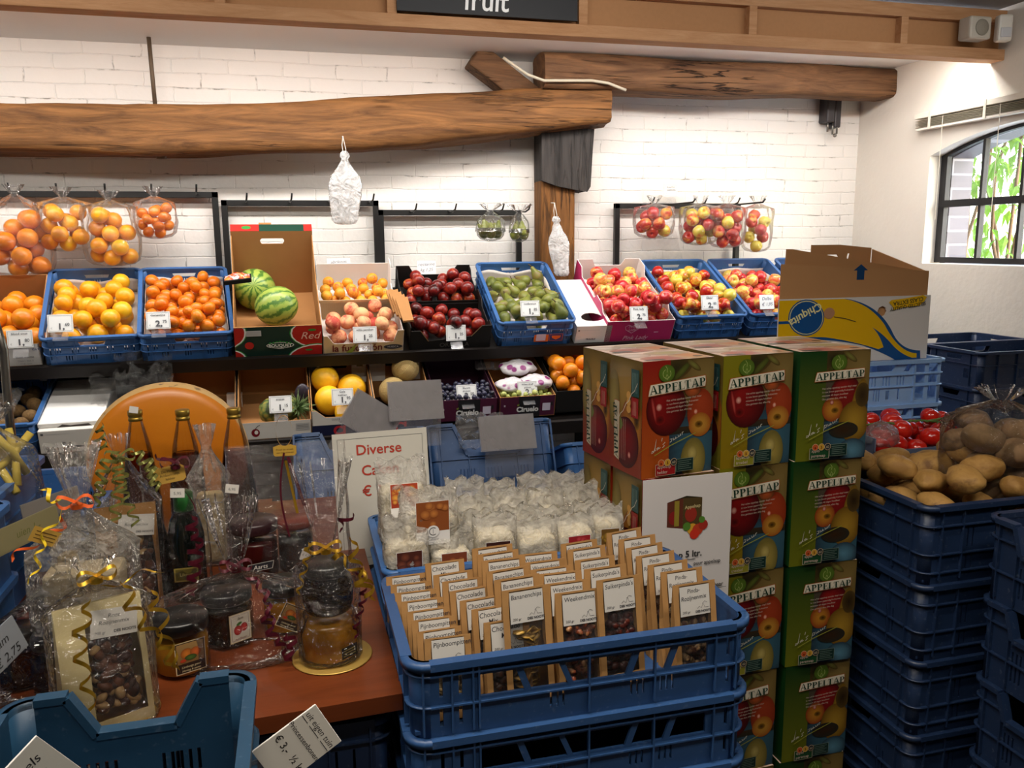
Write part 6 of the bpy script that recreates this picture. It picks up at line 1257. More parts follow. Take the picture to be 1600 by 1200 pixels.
cake_pack(T(.205, 1.755, .955) @ RZ(3) @ RX(-8), 'tall cake pack with a mango picture leaning behind the cinnamon pack', .10, .06, .12, .175, 52, ('#A03A1E', '#D8A040'), None, lz=.05, lh=.06)
# the A4 cake sign
q = P(523, 681, Y=1.985); ws, hsn = .232, .335
sg = thing('cake_sign', 'white framed sign with red words standing behind the cake packs', 'sign', T(q.x+ws/2, 1.985, q.z-hsn) @ RZ(-1) @ RX(-4) @ RY(-1.2))
mb = MB(); mb.box(-ws/2, ws/2, 0, .0025, 0, hsn); bd = obj('board', mb, plain('sign_paper', '#C9C6BC', .45), sg)
m = MB(); m.eps = .0001; k = (.12, .12, .12); a, z0, z1 = ws/2-.012, .02, hsn-.014
for p in (((-a, z0), (-a, z1)), ((-a, z1), (a, z1)), ((a, z1), (a, z0)), ((-a, z0), (a, z0))): m.line(p, .0009, k)
rc = lin('#B03A2C')
for i, t in enumerate(('Diverse', 'Caken', '€ 3,25')): m.text(t, -.004, hsn-.055-.052*i, .036, rc, 'c', .012)
obj('lettering', m, M_print, bd, M=T(0, -.0003, 0))
# ================================================================== the gift table
TZ = .85
gt = thing('gift_table', 'cherry wood table carrying the wrapped gifts and the cheese wheel', 'table')
mb = MB(); mb.prism([(-1.45, 1.255), (-.456, 1.262), (.140, 1.292), (.128, 2.45), (-.10, 2.45), (-.10, 2.48), (-1.45, 2.48)], .03); 
top = obj('table_top', mb, M_table, gt, M=Matrix(((1, 0, 0, 0), (0, 0, 1, 0), (0, -1, 0, TZ), (0, 0, 0, 1))), bevel=.002, recalc=True)
for x, y in ((-1.38, 1.34), (.06, 2.38), (-1.38, 2.38)): mb = MB(); mb.box(x-.025, x+.025, y-.025, y+.025, 0, TZ-.03); obj('leg', mb, M_black, gt)
ME_ut = crate_mb(.46, .40, .265, slot_rows(.46, .265, [(.14, .21), (.03, .09)], 4, .34, 2, .03), slot_rows(.4, .265, [(.05, .15)], 3, .3, 3), bands=(.11, .225), ribx=(-.2, -.13, -.05, .05, .13, .2), lip=.010, ribd=.008).mesh('table_crate', [M_navy])
for k in range(3): o = obj('plastic_crate', ME_ut); o.matrix_world = T(-.115, 1.325, .265*k); tag(o, f'navy crate standing under the gift table, {ORD[2-k]} of its stack', 'crate')

# ------------------------------------------------------------------ small builders
M_gold = plain('gold_ribbon', '#B8902A', .3, .6, .7); M_burg = plain('burgundy_ribbon', '#4E1020', .32, .6, .2); M_glod = plain('gold_cap', '#A88A3A', .3, .6, .8)
M_lid = plain('black_jar_lid', '#0D0C0D', .28, .5); M_gcard = plain('gold_card', '#C8A456', .3, .5, .6)
def glassy(name, tint, gloss=.25, rough=.04): return film(name, tint=tint, haze=0.0, gloss=gloss, rough=rough, scale=2, strength=.02)
M_glass = glassy('jar_glass', (.96, .97, .95)); M_honey = plain('golden_honey', '#C98A22', .15, .5, coat=.6); M_jam = plain('dark_jam', '#1C0A0A', .2, .5, coat=.5); M_redj = plain('red_preserve', '#4E1212', .25, .5, coat=.4)
def coil(p0, dirv, L, R, turns, w, seed=0, taper=.6):
    """a curled gift ribbon"""
    d = Vector(dirv).normalized(); a = d.cross(Vector((.3, .9, .2))).normalized(); b_ = d.cross(a); n = int(turns*14); pts = []; ws = []; rg = random.Random(seed); sway = Vector((rg.uniform(-1, 1), rg.uniform(-1, 1), rg.uniform(-.4, .4)))*.012
    for i in range(n+1):
        u = i/n; an = 2*math.pi*turns*u+seed; r = R*(1-(1-taper)*u)*min(1, u*6+.15); pts.append(Vector(p0)+d*(L*u)+a*(r*math.cos(an))+b_*(r*math.sin(an))+sway*math.sin(u*5)); ws.append(d*(w/2)+(-a*math.sin(an)+b_*math.cos(an))*(w*.12))
    return pts, ws
def ribbon(parent, M, mat, coils, bow=True, name='ribbon'):
    mb = MB()
    for c in coils: p, w = coil(*c); mb.band(p, w)
    rbn = obj(name, mb, mat, parent, M=M); mb = MB()
    if bow:
        for s in (-1, 1):
            pts = [(s*.022*math.sin(math.pi*k/10)*1.3, -.008-.012*math.sin(2*math.pi*k/10), .010+.014*math.sin(2*math.pi*k/10)) for k in range(11)]; mb.band(pts, [(0, .003, .002)]*11)
        mb.band([(.010*math.cos(k*.7), .010*math.sin(k*.7), 0) for k in range(10)], [(0, 0, .004)]*10)
    if bow: obj('bow', mb, mat, rbn)
    return rbn
def cello(M, label, rx, ry, bh, kz, fh, fr, seed, mat=None, kdx=0, kdy=0, pleats=11, group=None, p=3.0, fdx=0):
    """cellophane wrap: a body of half size rx, ry up to bh, gathered at kz, fanning out above"""
    mb = MB(); nu, nv = 66, 30; sd = Vector((seed*4.1, seed*1.7, 3))
    def fn(u, v):
        a = 2*math.pi*u; c, s_ = math.cos(a), math.sin(a); k = (abs(c)**p+abs(s_)**p)**(-1/p)
        n1 = noise.noise(Vector((c*2.2, s_*2.2, v*5))+sd); n2 = noise.noise(Vector((c*6, s_*6, v*14))+sd); pl = math.sin(pleats*a+2.5*math.sin(2*a+seed))
        if v < .06: q = v/.06; X, Y_, Z_ = c*k*rx*q, s_*k*ry*q, 0.0
        elif v < .45:
            q = (v-.06)/.39; f = 1+.03*n1+.02*n2; X, Y_, Z_ = c*k*rx*f, s_*k*ry*f, bh*q
        elif v < .75:
            q = (v-.45)/.30; e = (1-q)**1.25; r0 = .010; kk = k*(1-q)+q; X = c*kk*(rx*e+r0)*(1+.16*(1-2*abs(math.sin((pleats/2+.5)*a+1.3*math.sin(2*a+seed))))*q*(1-q)*3.4+.06*n2)+kdx*q; Y_ = s_*kk*(ry*e+r0)*(1+.16*(1-2*abs(math.sin((pleats/2+.5)*a+1.3*math.sin(2*a+seed))))*q*(1-q)*3.4+.06*n2)+kdy*q; Z_ = bh+(kz-bh)*q
        else:
            q = (v-.75)/.25; r = .010+(fr-.010)*q**.75; X = c*r*(1+.22*pl*q)+kdx+fdx*q; Y_ = s_*r*(.55+.3*pl*q)+kdy; Z_ = kz+fh*q*(1+.10*n1*q)
        return (X, Y_, Z_)
    mb.grid(fn, nu, nv, wrap=True); o = obj('gift_wrap', mb, mat or M_film2); o.matrix_world = M; return tag(o, label, 'gift wrap', group)
def jar(M, label, r, h, content, lid=None, lidh=.018, sides=24, name='jar', cat='jar', neck=.86, fill=.92):
    t = thing(name, label, cat, M); sm = sides > 10; f = h-lidh; mb = MB()
    mb.lathe([(r*.9, 0), (r, .006), (r, f*.80), (r*.97, f*.86), (r*neck, f*.95), (r*neck, f)], sides, sm); obj('glass', mb, M_glass, t)
    mb = MB(); mb.lathe([(r*.86, .004), (r*.96, .009), (r*.96, f*.80*fill), (r*.90, f*.86*fill)], sides, sm); obj('contents', mb, content, t)
    mb = MB(); q = r*(neck+.05); mb.lathe([(q, f-.003), (q*1.03, f), (q*1.03, h-.004), (q*.97, h)], 28, True); obj('lid', mb, lid or M_lid, t); return t
def sticker(t, fn, M, name='label'):
    m = MB(); m.eps = .0001; fn(m); return obj(name, m, M_print, t, M=M)
def fruit_label(m, w, h, kind):
    m.rect(-w/2, 0, w/2, h, lin('#C9B48A')); m.rect(-w/2+.0015, .0015, w/2-.0015, h-.0015, lin('#2a1a12') if kind == 'pot' else lin('#CFC8B8'))
    if kind == 'pot':
        m.rect(-w/2+.003, h*.32, w/2-.003, h-.003, lin('#7A5A32'), lin('#9A7A4A')); m.ell(-w*.12, h*.62, w*.2, h*.17, lin('#D07A2A'), lin('#8A4A1A')); m.ell(w*.17, h*.62, w*.18, h*.15, lin('#C8602A'), lin('#8A4A1A')); m.ell(0, h*.48, w*.2, h*.09, lin('#4E6A2A'), lin('#2e3a1a')); m.ell(-w*.25, h*.42, w*.1, h*.05, lin('#B03A1E'))
        m.text('Limburgs goud', 0, h*.18, h*.095, lin('#D8C89A'), shear=.2); m.text('Honing & noten', 0, h*.07, h*.085, lin('#D8C89A'), shear=.2)
    else:
        m.line([(-w/2+.004, .004), (w/2-.004, .004), (w/2-.004, h-.004), (-w/2+.004, h-.004), (-w/2+.004, .004)], .0008, (.2, .1, .1)); m.ell(-w*.12, h*.42, w*.19, h*.17, lin('#C8281E'), lin('#8E1412')); m.ell(w*.17, h*.48, w*.17, h*.15, lin('#C8281E'), lin('#8E1412')); m.ell(-w*.05, h*.64, w*.14, h*.05, lin('#3E6A2A'), rot=20); m.text('Jam', 0, h*.78, h*.14, lin('#4a3a30'), shear=.3); m.text('Aardbeien', 0, h*.09, h*.1, lin('#7a2a20'), shear=.1)

# ------------------------------------------------------------------ cheese wheel
mch, nt, b, L = mat_new('cheese_wax'); v = coords(nt); n1 = tnoise(nt, v, 6, 4); L.new(mixc(nt, n1, lin('#BC6408'), lin('#D8861A')), b.inputs['Base Color']); b.inputs['Roughness'].default_value = .38; b.inputs['Coat Weight'].default_value = .2; b.inputs['Coat Roughness'].default_value = .2; bump(nt, b, tnoise(nt, v, 14, 3), .15, .01)
mcr, nt, b, L = mat_new('cheese_rind'); v = coords(nt); n1 = tnoise(nt, v, 9, 5, .7); n2 = tnoise(nt, v, 26, 3); c = mixc(nt, n1, lin('#C89448'), lin('#E2C690')); L.new(mixc(nt, ramp(nt, n2, [(.60, 0.0), (.68, .8)]), c, lin('#4A3038')), b.inputs['Base Color']); b.inputs['Roughness'].default_value = .55
q = P(266, 712, Y=2.27); ch = thing('cheese_wheel', 'big orange cheese wheel standing on edge behind the bottles', 'cheese', T(q.x, 2.27, TZ+.199) @ RZ(6) @ RX(89.5))
R0, h0 = .199, .055; mb = MB(); mb.lathe([(.0001, h0), (R0*.62, h0*.99), (R0*.84, h0*.93), (R0*.93, h0*.80), (R0*.965, h0*.66)], 72, True, cap=False); obj('face', mb, mch, ch)
mb = MB(); mb.lathe([(R0*.965, h0*.66), (R0*.99, h0*.35), (R0, 0), (R0*.99, -h0*.4), (R0*.95, -h0*.75), (R0*.85, -h0*.95), (.0001, -h0)], 72, True, cap=False); obj('rind', mb, mcr, ch)
# ------------------------------------------------------------------ three syrup bottles
M_bg = glassy('clear_bottle_glass', (.93, .92, .88), .3); M_syr = film('amber_syrup', tint=(.42, .22, .07), haze=.0, gloss=.12, scale=2, strength=.02)
for (px, Yb, zt), lab, tint in zip(((211, 2.12, 1.208), (285, 2.12, 1.203), (365, 2.12, 1.20)), ('gold capped bottle on the left in front of the cheese', 'gold capped bottle in the middle in front of the cheese', 'gold capped bottle at the right edge of the cheese'), (0, 1, 2)):
    x = P(px, 645, Y=Yb).x; t = thing('bottle', lab, 'bottle', T(x, Yb, TZ)); H = zt-TZ
    pr = [(.036, 0), (.043, .006), (.045, .02), (.045, .12), (.041, .17), (.029, H-.09), (.0165, H-.035), (.0135, H-.022), (.0135, H-.004)]
    mb = MB(); mb.lathe(pr, 28); obj('glass', mb, M_bg, t)
    mb = MB(); mb.lathe([(.034, .004), (.0415, .010), (.0425, .12), (.0385, .17), (.0305, H-.11), (.0305*.98, H-.109), (.0001, H-.109)], 26); obj('syrup', mb, M_syr, t)
    mb = MB(); mb.lathe([(.0165, H-.026), (.0168, H-.019), (.0155, H-.018), (.0155, H-.015), (.0170, H-.013), (.0170, H-.002), (.015, H)], 24); cp = obj('cap', mb, M_glod, t)
    mb = MB(); mb.box(-.002, .002, -.0335, -.0325, .19, H-.05) ; 
    if tint == 0: mb = MB(); mb.rect(-.010, -.004, .010, .012, (.7, .7, .68)); obj('price_sticker', mb, M_print, cp, M=T(0, -.017, H) @ RY(12))
# bag of sweets tied beside the middle bottle
cello(T(P(313, 720, Y=2.0).x+.015, 2.0, TZ), 'slim cellophane bag with a shiny twisted top between the bottles', .045, .035, .20, .283, .055, .022, 61, M_film3)
mb = MB(); mb.box(-.03, .03, -.02, .02, 0, .17); tag(obj('biscuit_box', mb, plain('cream_biscuit_card', '#B8A070', .6), M=T(P(313, 720, Y=2.0).x+.015, 2.0, TZ+.004), bevel=.01), 'cream coloured biscuit packet inside the slim bag between the bottles', 'packet')
# ------------------------------------------------------------------ A: front bag of nuts
def nut_bag(M, lab, w, h, d, seed, board='#C8B88A', gusset='#B89A5A', lfun=None, n=110):
    t = thing('nut_bag', lab, 'nut bag', M); fr = plain('pale_paper_bag', board, .7, .2, nscale=12, namp=.06, bscale=16, bstr=.35, bdist=.006); mb = MB(); a = w/2
    ang = math.degrees(math.atan2(d*.42, h)); L = h/math.cos(R_(ang)); mb.M = RX(-ang); mb.prism([(-a, 0), (a, 0), (a, L), (-a, L)], .0008, [[(-a*.35, h*.10), (a*.86, h*.10), (a*.86, h*.86), (-a*.35, h*.86)]]); mb.M = I4.copy()
    yb = lambda z: d-d*.5*z/h; yf = lambda z: d*.42*z/h; mb.add([(-a, d, 0), (a, d, 0), (a, yb(h), h), (-a, yb(h), h)], [(0, 1, 2, 3)])
    for s in (-1, 1):
        g = s*(a-.016); mb.add([(s*a, 0, 0), (s*a, d, 0), (s*a, yf(h), h), (s*a, yb(h), h), (g, (yf(h)+yb(h))/2, h), (s*a, d/2, 0), (s*(a-.006), (yf(h*.5)+yb(h*.5))/2, h*.5)], [(0, 5, 6), (5, 1, 6), (0, 6, 4, 2), (6, 1, 3, 4)])
    mb.box(-a, a, 0, d, 0, .001); obj('paper', mb, fr, t)
    mb = MB(); mb.box(-a*.34, a*.85, .001, .0014, h*.11, h*.85); obj('window', mb, FILM_W, t, M=RX(-ang))
    rg = random.Random(seed); mb = MB()
    for i in range(n):
        r = rg.uniform(.008, .011); x, z, y = rg.uniform(-a*.34+r, a*.84-r), rg.uniform(h*.1+r, h*.72-r), rg.uniform(.008, d*.4); mb.M = T(x, y+d*.42*z/h+.004, z) @ RZ(rg.uniform(0, 360)) @ RX(rg.uniform(0, 360)); mb.ball((0, 0, 0), (r, r*.8, r*1.25), 10, 7, mat=0 if rg.random() < .55 else (1 if rg.random() < .6 else 2))
    obj('nuts', mb, [plain('brown_nut', '#6E4026', .45), plain('raisin', '#3E2018', .5), plain('pale_nut', '#C9A26C', .5)], t)
    def lf(m):
        m.rect(-.034, 0, .034, .044, lin('#C4C0B8')); m.text('Roze', 0, .030, .009, (.1, .1, .1), shear=.2); m.text('Rozijnenmix', 0, .020, .009, (.1, .1, .1), shear=.2); m.text('DES NOOTS', .016, .006, .006, (.1, .1, .1), bold=.03); m.text('200 gr', -.02, .006, .006, (.2, .2, .2))
    sticker(t, lf, RX(-ang) @ T(a*.28, -.0004, h*.72) @ RY(6)); return t
MA = T(-.325, 1.335, TZ) @ RZ(24); nut_bag(MA @ T(0, -.035, 0), 'pale paper bag of mixed nuts wrapped at the front of the table', .125, .205, .075, 71)
mb = MB(); mb.lathe([(.075, 0), (.078, .0015), (.075, .003)], 36); o = obj('gold_disc', mb, M_gcard, M=MA @ T(0, .01, .0005) @ S(1.05, .8, 1)); tag(o, 'gold card disc under the front nut bag', 'card disc')
gw = cello(MA, 'cellophane around the front nut bag tied with yellow ribbon', .076, .052, .19, .245, .03, .03, 72, None)
ribbon(gw, T(0, -.012, .243), M_gold, [((-.02, -.05, -.01), (-.16, -.1, -1), .19, .013, 5, .008, 1), ((.03, -.035, .0), (.30, -.15, -.8), .16, .014, 4, .008, 3), ((.07, -.03, -.03), (.15, -.2, -1), .13, .015, 3.2, .008, 5), ((.0, -.05, .01), (1, -.1, .05), .09, .010, 1.0, .007, 2)])
# B: tall crinkled gift behind it, with an orange ribbon and fan top
MBb = T(-.378, 1.50, TZ); cello(MBb, 'tall crinkled cellophane gift with fan top behind the nut bag', .088, .06, .23, .315, .105, .038, 73, M_film3)
o = [c for c in COL.objects if c.name.startswith('gift_wrap')][-1]; ribbon(o, T(0, -.012, .315), plain('orange_ribbon', '#C8541A', .35), [((-.02, -.01, -.01), (-.6, -.4, -.6), .09, .010, 2.5, .007, 2)]); ribbon(o, T(.0, -.014, .312), plain('yellow_ribbon', '#D8B820', .35), [((-.02, -.01, .0), (-.5, -.5, -1), .13, .009, 3, .007, 4), ((-.01, -.01, .02), (-1, -.1, .5), .05, .009, 1.5, .007, 4)], False)
sticker(o, lambda m: (m.rect(-.022, -.013, .022, .013, lin('#A88438')), [m.line([(-.016, z), (.016, z)], .0015, lin('#5a431a')) for z in (-.006, 0, .006)]), T(-.045, -.04, .275) @ RZ(20) @ RY(30), 'gold_tag')
mb = MB(); mb.box(-.06, .06, -.035, .035, 0, .20); tag(obj('gift_box', mb, plain('cream_gift_card', '#A89878', .6, nscale=8, namp=.1), M=MBb @ T(0, 0, .003), bevel=.006), 'cream gift packet inside the tall crinkled wrap', 'packet')
# J: dark jam jars, front left
for k, (x, y, lb) in enumerate(((-.428, 1.462, 'dark jam jar with a strawberry label at the front left of the table'), (-.490, 1.50, 'dark jam jar, the leftmost on the table front'))):
    t = jar(T(x, y, TZ) @ RZ(18), lb, .037, .105, M_jam, sides=6)
    if k == 0: sticker(t, lambda m: fruit_label(m, .034, .05, 'jam'), RZ(30) @ T(0, -.0335, .02) if False else T(.012, -.0335, .02) @ RZ(30))
cello(T(-.455, 1.478, TZ), 'cellophane drawn up over the two dark jam jars', .085, .058, .10, .215, .02, .02, 74, None, kdx=.055, kdy=-.02)
# C: three jars with burgundy ribbon
t = jar(T(-.230, 1.482, TZ), 'honey jar with a black lid at the front of the three jar gift', .047, .102, M_honey, lidh=.02, neck=.95); sticker(t, lambda m: fruit_label(m, .052, .058, 'pot'), RZ(24) @ T(0, -.0485, .014))
t = jar(T(-.158, 1.572, TZ) @ RZ(30-8), 'dark six sided strawberry jam jar in the middle of the three jar gift', .050, .106, M_jam, lidh=.018, sides=6); sticker(t, lambda m: fruit_label(m, .042, .056, 'jam'), RZ(8) @ T(0, -.0505, .016))
t = jar(T(-.052, 1.60, TZ), 'amber jar at the right rear of the three jar gift', .041, .098, M_honey, lidh=.018, neck=.95); sticker(t, lambda m: fruit_label(m, .046, .05, 'pot'), T(0, -.043, .016) @ RY(28))
gw = cello(T(-.142, 1.515, TZ), 'cellophane around the three jars tied with burgundy ribbon', .142, .075, .106, .172, .13, .045, 75, None, kdx=.01, kdy=-.01, fdx=-.005, p=2.6)
ribbon(gw, T(.012, -.022, .172), M_burg, [((.015, -.02, -.005), (.55, -.35, -.75), .11, .010, 4, .008, 2), ((.05, -.04, -.06), (.25, -.25, -1), .10, .012, 4, .008, 4), ((.08, -.06, -.11), (.1, -.1, -.4), .045, .012, 3, .008, 6), ((.01, -.02, .01), (-.3, -.5, .3), .04, .012, 1.5, .007, 1)])
# D: black jar stacked on a honey jar, right front
MD = T(.028, 1.456, TZ); mb = MB(); mb.lathe([(.071, 0), (.073, .0012), (.071, .0024)], 40); tag(obj('gold_disc', mb, M_gcard, M=MD @ T(.003, 0, .0003)), 'round gold card under the two stacked jars', 'card disc')
t = thing('jar', 'clear honey jar at the bottom of the two jar gift', 'jar', MD @ T(0, 0, .003)); mb = MB(); mb.lathe([(.046, 0), (.052, .005), (.052, .05), (.046, .06), (.043, .07), (.046, .078), (.046, .086), (.03, .088)], 32); obj('glass', mb, M_glass, t)
mb = MB(); mb.lathe([(.044, .004), (.0495, .008), (.0495, .048), (.042, .06), (.040, .068), (.0001, .069)], 30); obj('contents', mb, M_honey, t)
sticker(t, lambda m: (m.rect(-.018, 0, .018, .022, lin('#2A2416')), [m.line([(-.014, z), (.014, z)], .0015, lin('#8A7A3A')) for z in (.005, .010, .015)]), RZ(38) @ T(0, -.0525, .012)); 
t = thing('jar', 'black jar standing on the clear honey jar', 'jar', MD @ T(0, 0, .0915)); mb = MB(); mb.lathe([(.036, 0), (.041, .004), (.0455, .02), (.0465, .045), (.043, .062), (.036, .070), (.036, .074)], 32); obj('glass', mb, plain('black_glazed_jar', '#0B0809', .12, .5, coat=.6), t)
mb = MB(); mb.lathe([(.039, .072), (.040, .076), (.040, .088), (.037, .092)], 32); obj('lid', mb, M_lid, t)
gw = cello(MD @ T(0, 0, .003), 'cellophane around the two stacked jars tied with gold ribbon', .058, .056, .165, .205, .165, .046, 76, None, pleats=9, p=2.2)
ribbon(gw, T(0, -.012, .205), M_gold, [((.02, -.02, 0), (.5, -.2, -.5), .05, .012, 2, .008, 1), ((.045, -.03, .03), (.25, -.1, -1), .12, .012, 3.2, .009, 3), ((.06, -.03, -.03), (.05, -.1, -.5), .05, .016, 2, .009, 3), ((-.03, -.01, .02), (-.2, -.1, -.9), .085, .008, 4, .006, 5)])
ribbon(gw, T(.0, .0, .205), M_burg, [((.03, 0, .03), (.2, .0, 1), .035, .012, 1.5, .007, 1), ((.05, -.02, -.04), (.05, -.1, -1), .12, .009, 6, .006, 2)], False)
# E: tall bag with bottle and burgundy ribbon
ME_ = T(-.258, 1.80, TZ); t = thing('gift_bottle', 'dark bottle with a green top in the flat clear bag', 'bottle', ME_ @ T(.005, .0, .002)); mb = MB(); mb.lathe([(.034, 0), (.037, .01), (.037, .14), (.03, .175), (.016, .20), (.015, .215)], 26); obj('glass', mb, plain('dark_bottle_glass', '#0e1210', .12, .5, coat=.5), t)
mb = MB(); mb.lathe([(.018, .19), (.02, .2), (.02, .232), (.016, .236)], 22); obj('cap', mb, plain('green_foil', '#1E5A24', .4), t)
sticker(t, lambda m: (m.rect(-.024, 0, .024, .03, lin('#8A7A3A')), m.rect(-.021, .003, .021, .027, lin('#5A5020')), m.text('Likeur', 0, .012, .010, lin('#C8B870'))), T(0, -.0375, .05))
t = thing('gift_bottle', 'second dark bottle beside the green topped one in the flat clear bag', 'bottle', ME_ @ T(-.058, .012, .002)); mb = MB(); mb.lathe([(.026, 0), (.029, .01), (.029, .12), (.02, .16), (.012, .18), (.012, .19)], 22); obj('glass', mb, plain('dark_bottle_glass', '#0e1210', .12, .5, coat=.5), t)
def pouch(M, lab, w, h, d, seed, mat):
    mb = MB(); sd = Vector((seed, 3, 1))
    def fn(u, v):
        a = 2*math.pi*u; c, s_ = math.cos(a), math.sin(a); p = 5; k = (abs(c)**p+abs(s_)**p)**(-1/p); dd = d*(1-v**1.4)+.002; n = noise.noise(Vector((c*3, s_*3, v*5))+sd); return (c*k*w/2*(1-.03*v)+.004*n, s_*k*dd/2+.010*n*(.3+v*.4), h*v)
    mb.grid(fn, 48, 24, wrap=True); o = obj('gift_pouch', mb, mat); o.matrix_world = M; return tag(o, lab, 'gift bag')
o = pouch(ME_ @ T(-.012, 0, .0), 'flat clear bag with burgundy ribbon and gold tag around the dark bottles', .125, .315, .085, 81, M_film2)
mb = MB(); mb.box(-.002, .002, -.001, .001, 0, .12); ribbon(o, T(.012, -.03, .30), M_burg, [((0, 0, 0), (.28, -.1, -1), .10, .003, 1, .010, 1), ((.03, -.03, -.10), (.05, -.1, -1), .07, .014, 3, .010, 3), ((.03, -.04, -.16), (-.1, -.1, -1), .10, .018, 4, .010, 5), ((-.01, 0, .0), (-.3, -.1, .7), .03, .01, 1, .009, 2)], True)
sticker(o, lambda m: (m.ppoly([(-.03, -.012), (-.024, -.017), (.024, -.017), (.03, -.012), (.03, .012), (.024, .017), (-.024, .017), (-.03, .012)], lin('#A88438')), [m.text(tt, 0, z, .0075, lin('#3a2a10')) for tt, z in (('De Hoeve', .005), ('Ambachtelijk', -.003), ('lekker', -.011))]), T(.0, -.034, .285) @ RX(-8) @ RY(-8), 'gold_tag')
sticker(o, lambda m: (m.rect(-.014, -.010, .014, .010, lin('#D8D4CC')), m.text('5,95', 0, -.004, .009, (.1, .1, .1))), T(.012, -.036, .245) @ RY(4), 'price_sticker')
# F: kraft nut bag behind
MF = T(-.362, 1.775, TZ) @ RZ(10); nut_bag(MF @ T(0, -.03, 0), 'brown paper nut bag with a white label in front of the left bottle', .115, .225, .065, 82, '#9A7040', '#8A6030'); gw = cello(MF, 'cellophane around the brown nut bag with green and gold curls', .068, .05, .215, .335, .04, .02, 83, None)
ribbon(gw, T(0, -.015, .325), plain('green_gold_ribbon', '#8A8A4A', .25, .6, .6), [((0, -.02, .02), (-.4, -.2, -.6), .11, .016, 5, .007, 1), ((.02, -.02, .02), (.5, -.2, -.7), .10, .016, 5, .007, 2), ((0, -.03, .0), (.1, -.3, -1), .13, .014, 5, .006, 3), ((-.02, -.02, .03), (-.2, -.1, .5), .05, .014, 3, .006, 4), ((.0, -.03, .0), (-.15, -.3, -1), .12, .018, 5, .006, 5)])
# G: preserve jars and the wide clear pouch with the gold bow
t = jar(T(-.120, 1.885, TZ), 'wide jar of red preserve with a dark lid behind the three jar gift', .050, .135, M_redj, plain('dark_red_lid', '#2A1418', .35), lidh=.022, neck=.97); sticker(t, lambda m: (m.ppoly([(-.030, .0), (.026, .004), (.030, .022), (-.026, .018)], lin('#B8B4AC')), m.ppoly([(-.029, .001), (.025, .005), (.029, .021), (-.025, .017)], (.015, .015, .02)), m.text('Aarts', 0, .006, .014, lin('#D8D4CC'), shear=.2, rot=4)), T(.012, -.0535, .030) @ RZ(6))
t = jar(T(-.030, 1.90, TZ), 'tall dark cherry jar with a red lid left of the cake sign', .040, .125, plain('dark_cherries', '#180A0A', .25, .5, coat=.4), plain('red_lid', '#6A2A1E', .35), lidh=.014, neck=1.0); sticker(t, lambda m: (m.rect(-.014, -.012, .014, .012, lin('#C4C0B8')), m.text('€ 4,25', 0, -.003, .008, (.1, .1, .1))), T(.022, -.036, .045) @ RZ(25) @ RY(25), 'price_sticker')
o = pouch(T(-.040, 1.895, TZ), 'wide clear pouch with a gold bow around the preserve jars', .27, .305, .12, 84, M_film)
mb = MB(); mb.band([(.018*math.sin(2*math.pi*k/20), -.004*math.cos(k), .035-.035*math.cos(2*math.pi*k/20)*1.0) for k in range(21)], [(0, .005, 0)]*21); mb.band([(.000+.02*k/10-.0, -.01-.02*k/10, -.03-.12*k/10) for k in range(11)], [(.003, 0, 0)]*11)
rb = obj('gold_bow', mb, M_gold, o, M=T(-.002, -.012, .30)); mb = MB(); mb.band([(-.002-.012*math.sin(k/3), -.02-.02*k/10, -.01-.19*k/10) for k in range(11)], [(.002, 0, 0)]*11); mb.band([(.006+.03*(k/10), -.02-.02*k/10, -.02-.11*k/10) for k in range(11)], [(.0035, 0, 0)]*11); obj('ribbon_tail', mb, M_burg, o, M=T(-.002, -.012, .30))
sticker(o, lambda m: (m.ppoly([(-.025, -.012), (-.021, -.016), (.021, -.016), (.025, -.012), (.025, .006), (.012, .010), (0, .007), (-.012, .010), (-.025, .006)], lin('#B8923A')), m.text('Proef de smaak', 0, -.003, .006, lin('#3a2a10')), m.text('van het seizoen', 0, -.010, .006, lin('#3a2a10'))), T(-.002, -.03, .298), 'gold_tag')
sticker(o, lambda m: (m.rect(-.014, -.010, .014, .010, lin('#D8D4CC')), m.text('6,95', 0, -.004, .009, (.1, .1, .1))), T(-.118, -.045, .22) @ RY(10), 'price_sticker')
# ------------------------------------------------------------------ crates and odds and ends at the left of the table
for x, y, z, lb in ((-.705, 2.045, TZ, 'open blue crate on the table left of the cheese wheel'), (-.825, 1.60, TZ, 'lower blue crate at the left table edge'), (-.80, 1.62, TZ+.14, 'upper blue crate at the left table edge'), (-.765, 1.18, TZ, 'blue crate at the near left table corner, below another'), (-.765, 1.18, TZ+.14, 'blue crate on top at the near left table corner')):
    o = obj('plastic_crate', flat); o.matrix_world = T(x, y+(.08 if y < 1.3 else 0), z); tag(o, lb, 'crate')
def side_card(px, py, Y, rz, ry, lab, w, h, txt, col, tc):
    q = P(px, py, Y=Y); t = thing('card_sign', lab, 'sign', T(*q) @ RZ(rz) @ RY(ry) @ RX(-10)); mb = MB(); mb.box(-w/2, w/2, 0, .0025, -h/2, h/2); bd = obj('board', mb, plain('sign_board', col, .5), t)
    m = MB(); m.rect(-w/2+.002, -h/2+.002, w/2-.002, h/2-.002, lin(col)); [m.text(s_, 0, h/2-.028-.026*i, .02, tc, shear=.2) for i, s_ in enumerate(txt)]; obj('lettering', m, M_print, bd, M=T(0, -.0003, 0))
side_card(44, 828, 1.62, 66, 0, 'yellowish handwritten card slanting on the left crates', .16, .045, ['uien 1,-'], '#7A7250', lin('#5a5a2a'))
side_card(82, 790, 1.80, 58, 0, 'grey card holder slanting behind the yellowish card', .14, .045, [], '#6E6862', lin('#222222'))
side_card(4, 1012, 1.36, 66, -14, 'grey price card at the lower left edge before the jam jars', .08, .06, ['Jam', '€ 2,75'], '#7E8288', lin('#222222'))
